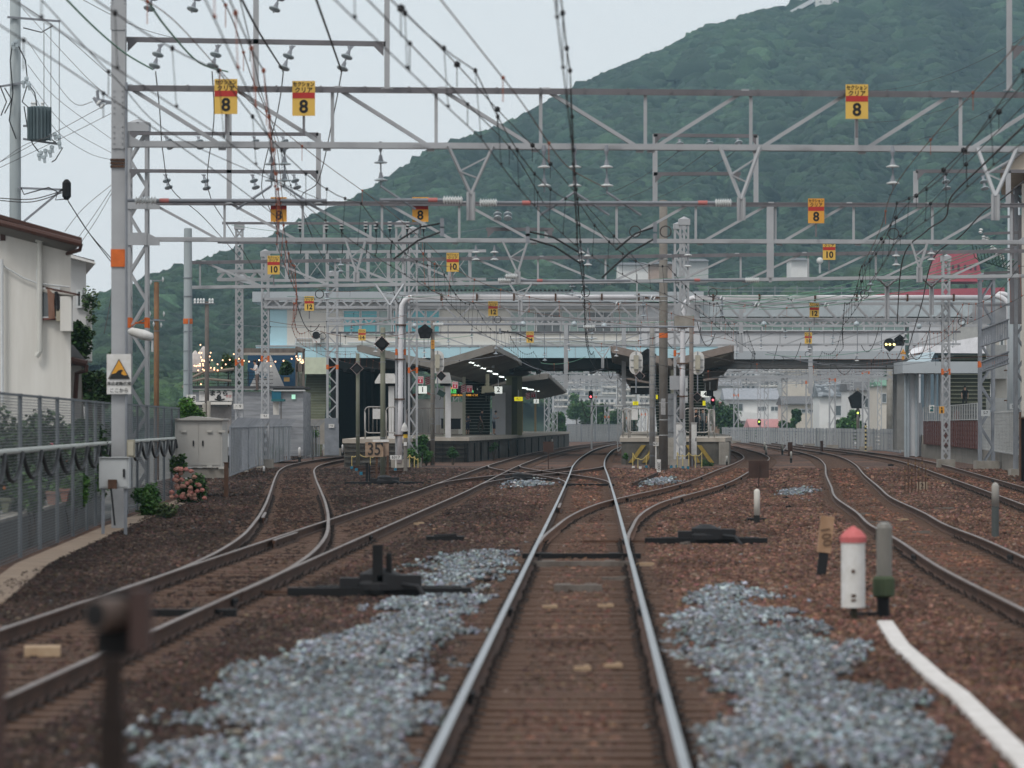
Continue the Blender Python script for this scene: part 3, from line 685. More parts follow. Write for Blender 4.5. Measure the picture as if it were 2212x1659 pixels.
# second gantry, 112 m
g = T('overhead_gantry', 'second overhead gantry, standing on a lattice column behind the square column', 'gantry', (X(298, 112), 112, GZ), 'overhead gantries spanning the tracks')
top = Lin((275, 437, 112), (2300, 442, 112)); bot = Lin((275, 521, 112), (2300, 528, 112))
truss(g, top, bot, [315, 485, 654, 825, 992, 1163, 1332, 1503, 1675, 1844, 2014, 2185, 2330], 1330, x0=276, x1=2330)
lattice(g, (X(298, 112), 112.2, GZ), Z(283, 112) - GZ, .5, pan=.8, leg=.09, band=Z(697, 112))
for y0, y1 in ((436, 452), (503, 530)): m = MB(); m.b2((X(276, 112), 111.86, Z(y1, 112)), (X(318, 112), 111.9, Z(y0, 112))); m.prism([P(318, y0, 111.88), P(345, (y0 + y1) / 2, 111.88), P(345, y1, 111.88), P(318, y1, 111.88)], (0, .03, 0)); part('gusset_plate', m, STEEL, g)
up_frame(g, 111.8, ((495, 240, 440), (688, 288, 440)), ((280, 288, 688, 290), (280, 369, 688, 372)), ((358, 292, 14, 30), (428, 292, 8, 30), (548, 292, 10, 30), (610, 292, 12, 30), (357, 374, 10, 36), (440, 374, 9, 38), (545, 374, 10, 36), (634, 374, 10, 36)), pw=.14)
up_frame(g, 112.2, ((1415, 290, 440), (1633, 293, 440), (1978, 370, 440), (2178, 370, 440)), ((1412, 292, 1636, 294), (1412, 376, 1600, 375), (1978, 370, 2300, 370)), ((1467, 298, 2, 28), (1530, 298, 4, 26), (1592, 296, 6, 26), (2040, 376, 4, 36), (2122, 376, 4, 36)), pw=.14)
up_frame(g, 112.2, ((1180, 497, 525),), ((1050, 495, 1196, 496),), ((1075, 452, 0, 22), (1097, 452, 0, 22)), pw=.1)
for (a, b, c, e, f) in ((1085, 1140, 1118, 590, 612), (747, 790, 770, 590, 610), (1967, 2003, 1986, 580, 610)): hanger(g, bot, a, b, c, e, f, 111.8)
m = MB(); m.b2((X(1656, 112), 111.9, Z(600, 112)), (X(1671, 112), 112.05, Z(447, 112))); m.box(P(1664, 604, 112), (.08, .08, .16)); part('drop_post', m, STEEL, g)
m = MB(); m.b2((X(1657, 112), 111.9, Z(530, 112)), (X(1670, 112), 111.88, Z(520, 112)))
for x, y in ((1090, 600), (1140, 610), (1613, 603), (650, 460)): pass
pulloff(g, 1075, 1362, 606, 112, ins=((1076, 1104),), red=((1160, 1172),)); pulloff(g, 1432, 1640, 605, 112, ins=((1610, 1640),), red=((1500, 1512),)); pulloff(g, 1090, 1120, 597, 111.5, ins=((1092, 1118),))
for x, y0, y1 in ((1028, 530, 557), (1068, 530, 557), (1255, 530, 560), (1270, 535, 570), (1486, 530, 575), (1936, 535, 570), (2012, 535, 556)):
    m = MB(); insul(m, P(x, y0, 111.9), P(x, y1 + 8, 111.9), 2, .12); part('insulator', m, [STEELD, PORC], g)
for x, d, lb, cut in ((602, 112.3, 'orange board with an 8, leftmost on the second gantry, half behind its chord', 0), (908, 112.3, 'orange board with an 8 between the insulator tubes of the second gantry', 0), (1763, 111.9, 'orange board with an 8 at the right of the second gantry', 0)):
    section_sign(x, 427 if x < 1000 else 430, 478 if x < 1000 else 481, d, 8, lb, YEL2)

# third gantry on the concrete pole
g = T('overhead_gantry', 'third overhead gantry, reaching from the tall concrete pole with plate 8', 'gantry', (X(406, 148), 148, GZ), 'overhead gantries spanning the tracks')
top = Lin((415, 566, 149), (2300, 540, 142)); bot = Lin((415, 624, 149), (2300, 598, 142))
truss(g, top, bot, [432 + 146 * i for i in range(13)], 1200, x0=400, x1=2330)
m = MB(); m.lathe([(.19, 0), (.155, Z(494, 148) - GZ), (.1, Z(494, 148) - GZ + .03)], (X(406, 148), 148, GZ), n=18); part('concrete_pole', m, mat('pale_blue_concrete', (.26, .3, .32), (.36, .4, .41), scale=2, stretch=(1, 1, .15)), g)
m = MB(); m.lathe([(.185, -.1), (.185, .1)], (X(406, 148), 148, Z(694, 148)), n=18); part('orange_band', m, ORANGE, g)
m = MB()
for y in (520, 600, 640, 716, 758, 800, 830, 858): m.lathe([(.195, -.012), (.195, .012)], (X(406, 148), 148, Z(y, 148)), n=16)
m.tube([(X(409, 148), 147.8, Z(y, 148)) for y in (690, 780, 870)], .03); part('pole_bands', m, STEELD, g)
m = MB(); m.box(P(413, 861, 147.78), (.36, .01, .3)); part('number_plate', m, WHITE, g); text('numeral', '8', .24, P(419, 861, 147.77), KANA, g, bold=.003); text('lettering', '*', .14, P(408, 862, 147.77), KANA, g)
for (a, b, c, e, f) in ((812, 872, 842, 660, 690), (1100, 1150, 1124, 650, 680), (1895, 1940, 1916, 620, 690), (1990, 2035, 2012, 620, 680)): hanger(g, bot, a, b, c, e, f, 146)
pulloff(g, 1248, 1500, 766 - 60, 146, ins=((1260, 1285),)); pulloff(g, 935, 1130, 701, 146, ins=((935, 958),), arm=((1080, 715, 1150, 735),))
for x, y0, y1 in ((706, 620, 650), (736, 560, 590), (1236, 605, 640), (1262, 605, 640), (1880, 600, 635), (1560, 640, 690), (1390, 640, 690)):
    m = MB(); insul(m, P(x, y0, 146), P(x, y1, 146), 2, .13); part('insulator', m, [STEELD, PORCB], g)
for x, y, d, lb in ((591, 553, 148.3, 'yellow board with a 10, left one on the third gantry'), (978, 547, 146.8, 'yellow board with a 10, middle one on the third gantry'), (1791, 521, 143.8, 'yellow board with a 10, right one on the third gantry, partly behind a beam')): section_sign(x, y, y + 39, d, 10, lb)

# fourth: laced box beams near the platform ends
def laced(root, x0, x1, y0, y1, d, dp=.5, n=None, mm=STEEL):
    m = MB(); z1, z0 = Z(y0, d), Z(y1, d); xa, xb = X(x0, d), X(x1, d)
    for yy in (d - dp / 2, d + dp / 2):
        for zz in (z0, z1): m.box(((xa + xb) / 2, yy, zz), (xb - xa, .07, .12))
        k = n or max(2, int((xb - xa) / (z1 - z0) / .95)); st = (xb - xa) / k
        for i in range(k):
            s = i % 2; m.bar((xa + i * st, yy, z1 if s else z0), (xa + (i + 1) * st, yy, z0 if s else z1), .03, .075)
    k = max(2, int((xb - xa) / .9)); st = (xb - xa) / k
    for i in range(k): m.bar((xa + i * st, d - dp / 2, z0), (xa + (i + 1) * st, d + dp / 2, z0), .05, .012)
    part('laced_beam', m, mm, root)
g = T('overhead_gantry', 'fourth overhead gantry, a long laced box beam carried by columns 9-1 and the platform masts', 'gantry', (X(572, 190), 190, GZ), 'overhead gantries spanning the tracks')
laced(g, 572, 862, 646, 664, 190); laced(g, 862, 1466, 658, 690, 190.3); laced(g, 1466, 2190, 656, 692, 190.3); laced(g, 470, 590, 586, 604, 150, .4)
each('gusset_plate', [((X(a_, 190), 189.9, Z(b_, 190)), (X(c_, 190), 189.93, Z(e_, 190))) for a_, b_, c_, e_ in ((566, 668, 603, 644), (862, 696, 880, 656), (1456, 696, 1500, 656), (2100, 700, 2190, 655))], STEEL, g)

lattice(g, (X(573, 190), 190, -.1), Z(490 + 60, 190), .32, pan=.42, leg=.08, band=Z(775, 190))
lattice(g, (X(866, 190), 189.6, -.1), Z(488, 190), .42, pan=.62, leg=.1, band=Z(761, 190)); lattice(g, (X(1468, 190), 190.2, -.1), Z(490, 190), .45, pan=.62, leg=.1, band=Z(763, 190))
lattice(g, (X(2043, 190), 190, -.1), Z(560, 190), .34, pan=.5, leg=.07, band=Z(803, 190)); lattice(g, (X(2131, 182), 182, -.1), Z(600, 182), .62, pan=.9, leg=.12, mm=STEELD, band=Z(787, 182))
m = MB()
for a, y0, b, y1 in ((1466, 700, 1466, 760),): m.b2((X(1446, 190), 189.7, Z(842, 190)), (X(1473, 190), 189.74, Z(812, 190)))
part('stiffening_plate', m, STEEL, g)
for x, y, lb in ((668, 641, 'yellow board with a 12, left one on the laced beam'), (1065, 652, 'yellow board with a 12, middle one on the laced beam'), (1759, 655, 'yellow board with a 12, right one on the laced beam')): section_sign(x, y, y + 29, 189.8, 12, lb)
for (x, y, t, lb) in ((572, 978, '9-1', 'white number plate 9-1 low on the slim lattice column'), (2097, 958 - 190, 'S-6', None)):
    if lb:
        c = P(572, 844 + 55, 189.7); k = T('number_plate', lb, 'sign', tuple(c)); m = MB(); m.box(c, (.42, .01, .22)); part('plate', m, WHITE, k); text('numeral', '9-1', .16, c + Vector((.03, -.008, 0)), KANA, k, sx=.8, bold=.002)
for x, y0 in ((895, 704), (1240, 700), (1490, 700), (1650, 700), (1850, 700), (1985, 705), (2080, 700), (1130, 700), (1305, 704)):
    m = MB(); m.lathe([(.02, -.05), (.1, 0), (.14, .05), (.1, .1), (.02, .14)], P(x, y0, 189.6), (0, -1, 0), 12, 1); m.tube([P(x, y0, 189.6), P(x, y0 - 14, 189.8)], .02); part('disc_insulator', m, [STEELD, PORCB], g)
# pale drain-like cable pipe running along the laced beam
def pipe(pts, r, d, name, label, m_, cat='pipe', n=10, clamps=()):
    k = T(name, label, cat, tuple(P(*pts[-1][:2], d))); m = MB(); q = [P(a, b, d) for a, b in pts]; m.tube(q, r, n); part('tube', m, m_, k, smooth=True)
    m = MB()
    for (x, y) in clamps: m.box(P(x, y, d - .02), (.08, r * 2.4, r * 2.8) if abs(y - 642) < 8 else (r * 4, r * 2.6, .06))
    if clamps: part('clamps', m, RUST, k)
    return k
WP = mat('white_pipe', (.6, .6, .62), rough=.5, var=.08)
def arc(cx_, cy_, r, a0, a1, n=7): return [(cx_ + r * math.cos(math.radians(a0 + (a1 - a0) * i / n)), cy_ + r * math.sin(math.radians(a0 + (a1 - a0) * i / n))) for i in range(n + 1)]
pipe([(1440, 642), (890, 642)] + arc(892, 667, 25, -90, -180) + [(866, 700), (865, 880), (863, 1000)], .13, 189.2, 'cable_pipe', 'white cable pipe bending down at the left platform mast', WP, clamps=((866, 702), (864, 776), (863, 862), (862, 940), (953, 642), (1030, 642), (1110, 642), (1200, 642), (1300, 642), (1380, 642)))
pipe([(2150, 643)] + [(1500, 643)] + arc(1503, 670, 27, -90, -180) + [(1475, 710), (1474, 800), (1473, 905)], .13, 189.2, 'cable_pipe', 'white cable pipe bending down at the far platform mast', WP, clamps=((1474, 708), (1474, 785), (1474, 856), (1540, 643), (1640, 643), (1760, 643), (1850, 643), (1960, 643), (2060, 643)))
pipe([(2150, 643)] + arc(2150, 670, 30, -90, 0) + [(2180, 720), (2182, 900), (2183, 995)], .14, 189.1, 'cable_pipe', 'pale cable pipe coming down beside the right hand mast', WP, clamps=((2182, 708), (2182, 800), (2182, 865)))
pipe([(2150, 641)] + arc(2160, 670, 36, -90, 0) + [(2196, 720), (2197, 900), (2197, 995)], .12, 189.5, 'cable_pipe', 'second pale cable pipe tight against the first at the right mast', WP, clamps=((2197, 708), (2197, 930)))
# fifth gantry before the bridge, with the column 10 at its left end
g = T('overhead_gantry', 'fifth overhead gantry close in front of the station bridge, from column 10', 'gantry', (X(717, 245), 245, .2), 'overhead gantries spanning the tracks')
top = Lin((715, 718, 245), (2100, 716, 245)); bot = Lin((715, 750, 245), (2100, 745, 245))
truss(g, top, bot, [735 + 95 * i for i in range(15)], 1300, x0=715, x1=2075)
m = MB(); x, y = X(719, 245), 245; hh = Z(640, 245)
lattice(g, (X(718, 245), 245, .1), Z(600, 245), .62, pan=.62, leg=.13, band=Z(793, 245))
m = MB(); m.b2((X(702, 245), 244.4, 0), (X(733, 245), 244.5, Z(915, 245))); m.b2((X(702, 245), 244.55, Z(920, 245)), (X(730, 245), 244.6, Z(903, 245))); part('base_plates', m, STEELD, g)
for a, b, c in ((1035, 1090, 1065), (1280, 1320, 1302), (1370, 1410, 1388)): hanger(g, bot, a, b, c, 775, 795, 244.6)
for x0, y0, y1 in ((1347, 690, 885), (1352 - 130, 700, 840), (1750, 745, 850), (1600, 640, 762)):
    m = MB(); m.b2((X(x0 - 4, 245), 244.8, Z(y1, 245)), (X(x0 + 5, 245), 244.95, Z(y0, 245))); part('drop_post', m, STEEL, g)
pulloff(g, 1268, 1358, 877, 240, ins=((1325, 1345),)); pulloff(g, 1358, 1440, 875, 240, ins=((1360, 1382),))
for x, y, lb in ((782, 712, 'small yellow board with a 14 in front of the teal windows'), (1145, 717, 'small yellow board with a 14 above the platform canopy tip'), (1746, 719, 'small yellow board with a 14 before the pale footbridge corridor')): section_sign(x, y, y + 22.5, 244.7, 14, lb)
c = P(716, 885 + 35, 244.3); k = T('number_plate', 'white number plate 10 on the thick lattice column by the siding', 'sign', tuple(c)); m = MB(); m.box(c, (.36, .01, .24)); part('plate', m, WHITE, k); text('numeral', '*10', .17, c + Vector((0, -.008, 0)), KANA, k, sx=.8)
# column 9 standing alone by the left fence
g = T('lattice_column', 'slim lattice column with plate 9 between the grey cabinet and column 9-1', 'lattice column', (X(516, 172), 172, -.2))
lattice(g, (X(517, 172), 172, -.15), Z(488, 172), .28, pan=.36, leg=.075, band=Z(783, 172))
c = P(515, 878, 171.7); m = MB(); m.box(c, (.44, .01, .24)); part('number_plate', m, WHITE, g); text('numeral', '9', .2, c + Vector((.08, -.008, 0)), KANA, g); text('lettering', '*', .14, c + Vector((-.1, -.008, 0)), KANA, g)
m = MB(); m.bar(P(516, 600, 172), P(548, 608, 160), .1, .3); m.bar(P(524, 524, 172), P(905, 526, 200), .09, .09); part('cross_beam', m, STEEL, g)

# extra laced structures in the crowded middle distance
g = T('overhead_gantry', 'cross braced beam with green cables between column 9-1 and the left platform mast', 'gantry', (X(892, 166), 166, GZ), 'overhead gantries spanning the tracks')
for y, w_ in ((545, .12), (606, .12)): m = MB(); m.bar(P(568, y, 166), P(1050, y - 3, 166), .12, w_); part('chord', m, STEEL, g)
for i in range(11):
    x = 575 + i * 44; m = MB(); m.bar(P(x, 545, 166), P(x, 606, 166), .14, .1); part('vertical_strut', m, STEEL, g)
    if i < 10:
        for a, b in ((545, 606), (606, 545)): m = MB(); m.bar(P(x, a, 166.1), P(x + 44, b, 166.1), .035, .03); part('cross_brace', m, STEEL, g)
for y in (482, 524): m = MB(); m.bar(P(480, y, 160), P(905, y + 1, 160), .1, .1); part('upper_beam', m, DSTEEL, g)
for x in (600, 700, 800, 870): m = MB(); m.bar(P(x, 482, 160), P(x, 545, 160), .1, .08); part('upper_post', m, STEEL, g)
for x in (648, 705, 738, 790, 812, 842, 880, 915): m = MB(); insul(m, P(x, 505, 160), P(x, 476, 160), 3, .1); m.tube([P(x, 506, 160), P(x + 3, 530, 160), P(x + 1, 548, 160)], .02, 5); part('insulator', m, [DARK, PORC], g)
lattice(g, (X(892, 196), 196, -.1), Z(500, 196), .4, pan=.62, leg=.1, band=Z(800, 196)); lattice(g, (X(1478, 166), 166, Z(700, 166)), Z(486, 166) - Z(700, 166), .34, pan=.5, leg=.08)
g = T('overhead_gantry', 'second laced beam low across the tracks between the platform masts', 'gantry', (X(1478, 205), 205, GZ), 'overhead gantries spanning the tracks')
laced(g, 705, 1466, 688, 700, 212, .4); laced(g, 1480, 2140, 690, 704, 212, .4)
for i in range(26):
    x = 760 + i * 52
    if 1440 < x < 1500: continue
    m = MB(); y = 700 + (i * 37) % 60; insul(m, P(x, y, 212), P(x + (i % 5 - 2), y + 26, 212), 2, .13); m.tube([P(x, 690, 212), P(x, y, 212)], .02, 4); part('insulator', m, [STEELD, PORC if i % 2 else PORCB], g)
for i in range(9):
    x = 1250 + i * 75; m = MB(); insul(m, P(x, 640 + (i * 13) % 25, 170), P(x + 14, 646 + (i * 13) % 25, 170), 2, .13); m.tube([P(x - 30, 636 + (i * 13) % 25, 170), P(x, 640 + (i * 13) % 25, 170)], .014, 4); part('strain_insulator', m, [STEELD, PORC], g)
g = T('overhead_gantry', 'tall dark steel frame with laced masts at the right edge of the picture', 'gantry', (X(2165, 160), 160, GZ), 'overhead gantries spanning the tracks')
lattice(g, (X(2207, 158), 158, GZ), Z(410, 158), .5, pan=.7, leg=.12, mm=STEELD)
for y in (470, 540, 600, 660): m = MB(); m.bar(P(2110, y, 159), P(2290, y - 5, 159), .1, .1); part('arm', m, STEELD, g)

# background gantries beyond the bridge
for i, (d, xa, xb, yt, yb) in enumerate(((300, 985, 2060, 800, 815), (345, 1050, 1960, 806, 819), (400, 1180, 1900, 812, 823), (460, 1200, 1840, 818, 828), (530, 1190, 1640, 824, 833), (620, 1210, 1480, 830, 838), (720, 1215, 1450, 838, 845))):
    g = T('overhead_gantry', ['slender overhead gantry just beyond the bridge', 'overhead gantry second beyond the bridge', 'overhead gantry third beyond the bridge', 'distant overhead gantry fourth beyond the bridge', 'distant overhead gantry fifth beyond the bridge', 'faint overhead gantry sixth beyond the bridge', 'faintest overhead gantry of the row beyond the bridge'][i], 'gantry', (X(xa, d), d, GZ), 'overhead gantries beyond the bridge')
    laced(g, xa, xb, yt, yb, d, .4, n=int((xb - xa) / 22))
    for x in [xa + (xb - xa) * q for q in ((0, .5, 1) if i % 2 else (0, .33, .66, 1))]:
        if 1255 < x < 1335: x = 1245
        m = MB(); w_ = .4 
        for s in (-1, 1): m.box((X(x, d) + s * w_ / 2, d, (GZ + Z(yt - 40, d)) / 2), (.08, .08, Z(yt - 40, d) - GZ))
        n = 16; hh = Z(yt - 40, d) - GZ
        for q in range(n): m.bar((X(x, d) + (w_ / 2) * (1 if q % 2 else -1), d, GZ + hh * q / n), (X(x, d) + (w_ / 2) * (-1 if q % 2 else 1), d, GZ + hh * (q + 1) / n), .05, .08)
        part('lattice_mast', m, STEEL, g)
    for q in range(6):
        x = xa + (xb - xa) * (q + .5) / 6; m = MB(); insul(m, P(x, yb, d), P(x, yb, d) + Vector((0, 0, -.7)), 2, .16); part('insulator', m, [STEELD, PORC], g)
for x, yt, yb, d in ((1747, 740, 958, 362), (1798, 730, 966, 340), (1870, 700, 975, 315), (1284, 800, 945, 520), (1231 + 80, 868, 945, 480), (1357, 876, 940, 560), (1390, 858, 945, 460), (1590, 790, 950, 430)):
    g = T('lattice_mast', 'lattice mast with an orange band beyond the bridge, at the far fence', 'lattice column', (X(x, d), d, GZ), 'lattice masts at the far fence'); pass
    hh = Z(yt, d) - GZ; lattice(g, (X(x, d), d, GZ), hh, .5, pan=.9, leg=.09, band=GZ + hh * .62, cap=False)
masts = [o for o in SC.objects if o.name.startswith('lattice_mast') and o.type == 'EMPTY']
for o, lb in zip(masts, ['lattice mast with orange band before the pink roofed shed', 'lattice mast with orange band in front of the house with grey checkered roof', 'thick lattice mast with cables beside the green roofed house', 'far lattice mast left of the dark trees under the bridge', 'far lattice mast in front of the dark trees under the bridge', 'small far lattice mast between trees and right platform', 'lattice mast with orange band just left of the right platform', 'lattice mast with orange band right behind the right platform railing']): o['label'] = lb; del o['group']

# ---------------------------------------------------------------- overhead lines
def sag(a, b, s, n=10):
    a = Vector(a); b = Vector(b); return [a + (b - a) * (i / n) - Vector((0, 0, 4 * s * (i / n) * (1 - i / n))) for i in range(n + 1)]
def overhead(trk, y0, y1, label, stag=.15, ballm=DARK, zc=5.72, zm=6.6, dr=5.0, wm=WIREM, off=0.0):
    sup = [y for y in (20, 50, 80, 112, 146, 190, 245, 300, 345, 400, 450) if y0 <= y <= y1]; sup = sorted(set([y0] + sup + [y1]))
    fx = lambda y: cx(trk, y) + off
    k = T('overhead_line', label, 'overhead line', (fx(y0), y0, zc), 'overhead lines above the tracks')
    cpts = []; mpts = []
    for i, (a, b) in enumerate(zip(sup[:-1], sup[1:])):
        sa, sb = stag * (-1)**i, stag * (-1)**(i + 1); n = 8
        for j in range(n + (1 if b == sup[-1] else 0)):
            u = j / n; y = a + (b - a) * u; s = sa + (sb - sa) * u; low = 4 * u * (1 - u)
            cpts.append((fx(y) + s, y, zc - .03 * low)); mpts.append((fx(y) + s * .5, y, zm - .55 * low * min(1, (b - a) / 45)))
    m = MB(); m.tube(cpts, .008, 5); part('contact_wire', m, wm, k); m = MB(); m.tube(mpts, .009, 5); part('messenger_wire', m, wm, k)
    C = np.array(cpts); M = np.array(mpts); y = y0 + 2
    while y < min(y1, 330):
        cxx, cz = np.interp(y, C[:, 1], C[:, 0]), np.interp(y, C[:, 1], C[:, 2]); mxx, mz = np.interp(y, M[:, 1], M[:, 0]), np.interp(y, M[:, 1], M[:, 2])
        m = MB(); m.tube([(cxx, y, cz), (mxx, y, mz)], .005, 4); m.ball((cxx, y, cz + .02), .024, 0, 6); m.ball((mxx, y, mz), (.03, .035, .04), 0, 6); part('dropper', m, ballm, k)
        y += dr
    return k
CL = mat('orange_brown_clamp', (.3, .09, .05), rough=.7)
overhead(TC, 18, 450, 'dark overhead line hanging straight above the middle track', stag=.03, off=-.12, wm=mat('thick_dark_wire', (.04, .035, .035)))
overhead(TB, 18, 450, 'thin overhead line above the track left of the middle one', ballm=DARK)
overhead([(18, -2.1), (36, -2.75), (60, -3.75), (80, -4.75), (112, -6.4), (130, -7.3), (149, -8.4), (168, -9.4), (185, -10.05), (200, -10.25), (215, -10.2), (240, -9.7), (300, -7)], 18, 290, 'overhead line with rust coloured clamps above the siding', ballm=CL)
overhead([(18, -2.4), (39, -1.2), (71, .8), (90, 2.3), (105, 3.7), (121, 5.5), (131, 6.6), (151, 8.3), (168, 9.7), (204, 12.7), (221, 14), (258, 16.1), (311, 18.1), (440, 23)], 18, 440, 'overhead line that swings across from the left track to the right branch', ballm=DARK)
overhead(TE, 18, 450, 'overhead line with dark clamps above the wide curving right track')
overhead(TF, 60, 450, 'overhead line above the outermost right track', ballm=CL)
overhead(scurve(TB, 100, TD, 175), 100, 175, 'short copper coloured overhead line across the crossover', ballm=CL, wm=WIREC)
def wire(pts, r, m_, label, knobs=(), km=DARK, kr=.03, cat='cable', name='overhead_cable', n=12, s=0.0):
    """pts: (x,y,d) control points; a smooth hanging cable through them"""
    q = [P(*p) for p in pts]; out = []
    if len(q) == 2: out = sag(q[0], q[1], s, n)
    else:
        for i in range(len(q) - 1):
            p0 = q[max(i - 1, 0)]; p1 = q[i]; p2 = q[i + 1]; p3 = q[min(i + 2, len(q) - 1)]
            for j in range(6):
                t = j / 6; out.append(.5 * ((2 * p1) + (p2 - p0) * t + (2 * p0 - 5 * p1 + 4 * p2 - p3) * t * t + (3 * p1 - 3 * p2 + p3 - p0) * t**3))
        out.append(q[-1])
    k = T(name, label, cat, tuple(out[0])); m = MB(); m.tube(out, r * .68, 5); part('wire', m, m_, k)
    L = len(out) - 1
    for t in knobs:
        a = t * L; i = min(int(a), L - 1); c = out[i] + (out[i + 1] - out[i]) * (a - i); mm = MB(); mm.ball(c, kr, 0, 7); mm.tube([c, c - Vector((0, 0, .3))], .006, 4); part('clamp', mm, km, k)
    return k
wire([(-20, 42, 36), (180, 172, 45), (473, 375, 62), (600, 470, 80)], .012, WIREM, 'blurred near wire falling across the upper left sky', knobs=(.15, .38), km=DARK)
wire([(90, 0, 40), (250, 170, 50), (390, 300, 62), (690, 430, 80)], .011, WIREM, 'thin near wire parallel above the blurred one at the upper left', knobs=(.3,))
wire([(283, -10, 50), (377, 45, 55), (540, 220, 68), (690, 345, 82), (840, 455, 100), (960, 560, 125)], .012, WIREC, 'copper wire with orange clamps from the top left toward the third gantry', knobs=(.1, .32, .55, .72, .9), km=CL)
wire([(475, -10, 50), (505, 50, 55), (545, 170, 68), (575, 240, 78), (600, 330, 95), (610, 430, 112)], .014, WIREC, 'brown twisted wire dropping steeply past the left boards', knobs=(.1, .3, .45, .6, .75, .9), km=CL)
wire([(516, -10, 50), (540, 90, 58), (565, 200, 74), (600, 300, 92), (640, 430, 112), (700, 520, 140)], .012, WIREM, 'dark wire beside the brown twisted one', knobs=(.2, .5, .75), km=DARK)
wire([(945, -10, 36), (1040, 110, 44), (1130, 225, 52), (1200, 330, 62), (1240, 370, 70), (1306, 405, 79)], .013, WIREC, 'reddish wire running from the top centre down to the right insulator', knobs=(.3, .55, .8), km=CL)
wire([(860, 12, 40), (985, 137, 50), (1076, 238, 60), (1158, 322, 72), (1205, 372, 82), (1290, 470, 100), (1400, 590, 130)], .013, WIREM, 'near wire with large black weights running down across the centre', knobs=(.01, .17, .33, .48, .62, .75, .88), kr=.05)
wire([(785, -10, 36), (855, 62, 40), (1010, 225, 52), (1110, 330, 66), (1175, 440, 80)], .013, WIREM, 'near wire just left of the one with black weights', knobs=(.3, .5, .72, .92))
wire([(2212, 180, 60), (2100, 305, 70), (2030, 375, 80), (1935, 470, 100), (1880, 560, 120), (1850, 640, 145)], .014, WIREM, 'dark wire with black clamps coming in from the right edge', knobs=(.1, .25, .38, .5, .6, .7, .8, .9), kr=.06)
wire([(2250, 190, 62), (2110, 330, 74), (2010, 440, 92), (1930, 530, 112), (1870, 640, 145)], .012, WIREM, 'second dark wire just below the clamped one at the right', knobs=(.3, .5, .7), kr=.05)
wire([(2230, 60, 50), (2130, 170, 62), (2020, 290, 74), (1930, 408, 80), (1900, 500, 96), (1855, 590, 118)], .012, WIREC, 'rusty wire ending at the insulator right of centre', knobs=(.25, .42, .7), km=CL)
wire([(2240, 245, 60), (2130, 350, 74), (2055, 425, 90), (2042, 470, 100), (2000, 500, 108), (1950, 560, 118), (1938, 700, 150)], .03, WIREM, 'thick black feeder cable swinging down from the right edge')
wire([(2240, 370, 85), (2150, 440, 100), (2122, 460, 108), (2075, 510, 112), (2015, 560, 118), (1990, 660, 150), (1960, 760, 190)], .03, WIREM, 'second thick black feeder cable below the first at the right')
for i, (a, b) in enumerate((((1840, 195), (2240, 62)), ((1850, 262), (2240, 135)), ((1840, 320), (2240, 175)))):
    wire([(*a, 160), (*b, 120)], .011, WIREM, ['highest of three thin wires slanting over the dark mountain at the right', 'middle one of three thin wires slanting over the dark mountain', 'lowest of three thin wires slanting over the dark mountain'][i], s=.6)
for i, (a, b, c) in enumerate((((1380, 455), (1467, 325)), ((1420, 470), (1530, 325)), ((1450, 485), (1592, 325))) if False else (((1255, 430), (1467, 326), 0), ((1300, 440), (1530, 325), 0), ((1330, 455), (1592, 324), 0))):
    wire([(*a, 150), (*b, 112)], .012, WIREM, ['left one of three wires rising to the upper right frame', 'middle one of three wires rising to the upper right frame', 'right one of three wires rising to the upper right frame'][i], s=.3)
for i, ys_ in enumerate(((352, 280, 250, 160), (120, 165, 300, 355), (208, 60, 235, 160))): pass
for i, pts in enumerate((((140, -5, 60), (205, 60, 66), (270, 115, 72), (330, 150, 79)), ((312, -10, 52), (360, 60, 60), (430, 135, 72), (492, 155, 79)), ((518, -10, 50), (560, 70, 62), (612, 152, 79)), ((680, -10, 50), (712, 80, 62), (738, 155, 79)))):
    wire(pts, .026, [WIREG, WIREG, WIREM, WIREM][i], ['green feeder cable from the upper left corner to the first insulator', 'green feeder cable to the second insulator of the upper frame', 'black feeder cable bending to the third insulator of the upper frame', 'black feeder cable bending to the fourth insulator of the upper frame'][i])
for i, pts in enumerate((((336, 155, 79), (345, 240, 90), (352, 330, 104), (372, 410, 111), (440, 470, 130), (520, 560, 160)), ((458, 155, 79), (462, 260, 92), (450, 410, 111), (500, 500, 130), (560, 600, 160)), ((612, 155, 79), (600, 240, 90), (565, 400, 111), (590, 470, 125), (640, 620, 160)), ((738, 155, 79), (720, 250, 92), (688, 390, 108), (650, 440, 112), (700, 560, 150), (740, 590, 165)))):
    wire(pts, .02, WIREM, ['thin black cable dropping from the first upper insulator', 'thin black cable dropping from the second upper insulator', 'thin black cable dropping from the third upper insulator', 'thin black cable dropping from the fourth upper insulator'][i])
for i, (a, b) in enumerate((((1560, 655), (2150, 508)), ((1560, 662), (2160, 520)), ((1560, 668), (2170, 535)), ((1700, 655), (2180, 545)), ((1560, 640), (2140, 560)), ((1640, 668), (2190, 560)), ((1600, 650), (2150, 530)))):
    wire([(*a, 175), (*b, 150)], .022, WIREG, 'green cable of the bundle strung from the bridge roof to the right gantry', s=.5)['group'] = 'green cables strung above the bridge'
for i, (a, b) in enumerate((((715, 585), (2100, 590)), ((620, 640), (1200, 600)), ((415, 520), (1105, 484)), ((500, 486), (905, 482)), ((1180, 510), (1400, 495)), ((1105, 596), (1660, 572)))):
    wire([(*a, 150), (*b, 170)], .014, WIREG if i % 2 else STEELD, ['long thin wire crossing in front of the bridge roof', 'green wire between the left gantry columns', 'pale wire across the lower sky at the left', 'green wire above the third gantry at the left', 'thin wire at the dark concrete pole head', 'green wire right of the dark concrete pole'][i], s=.4)
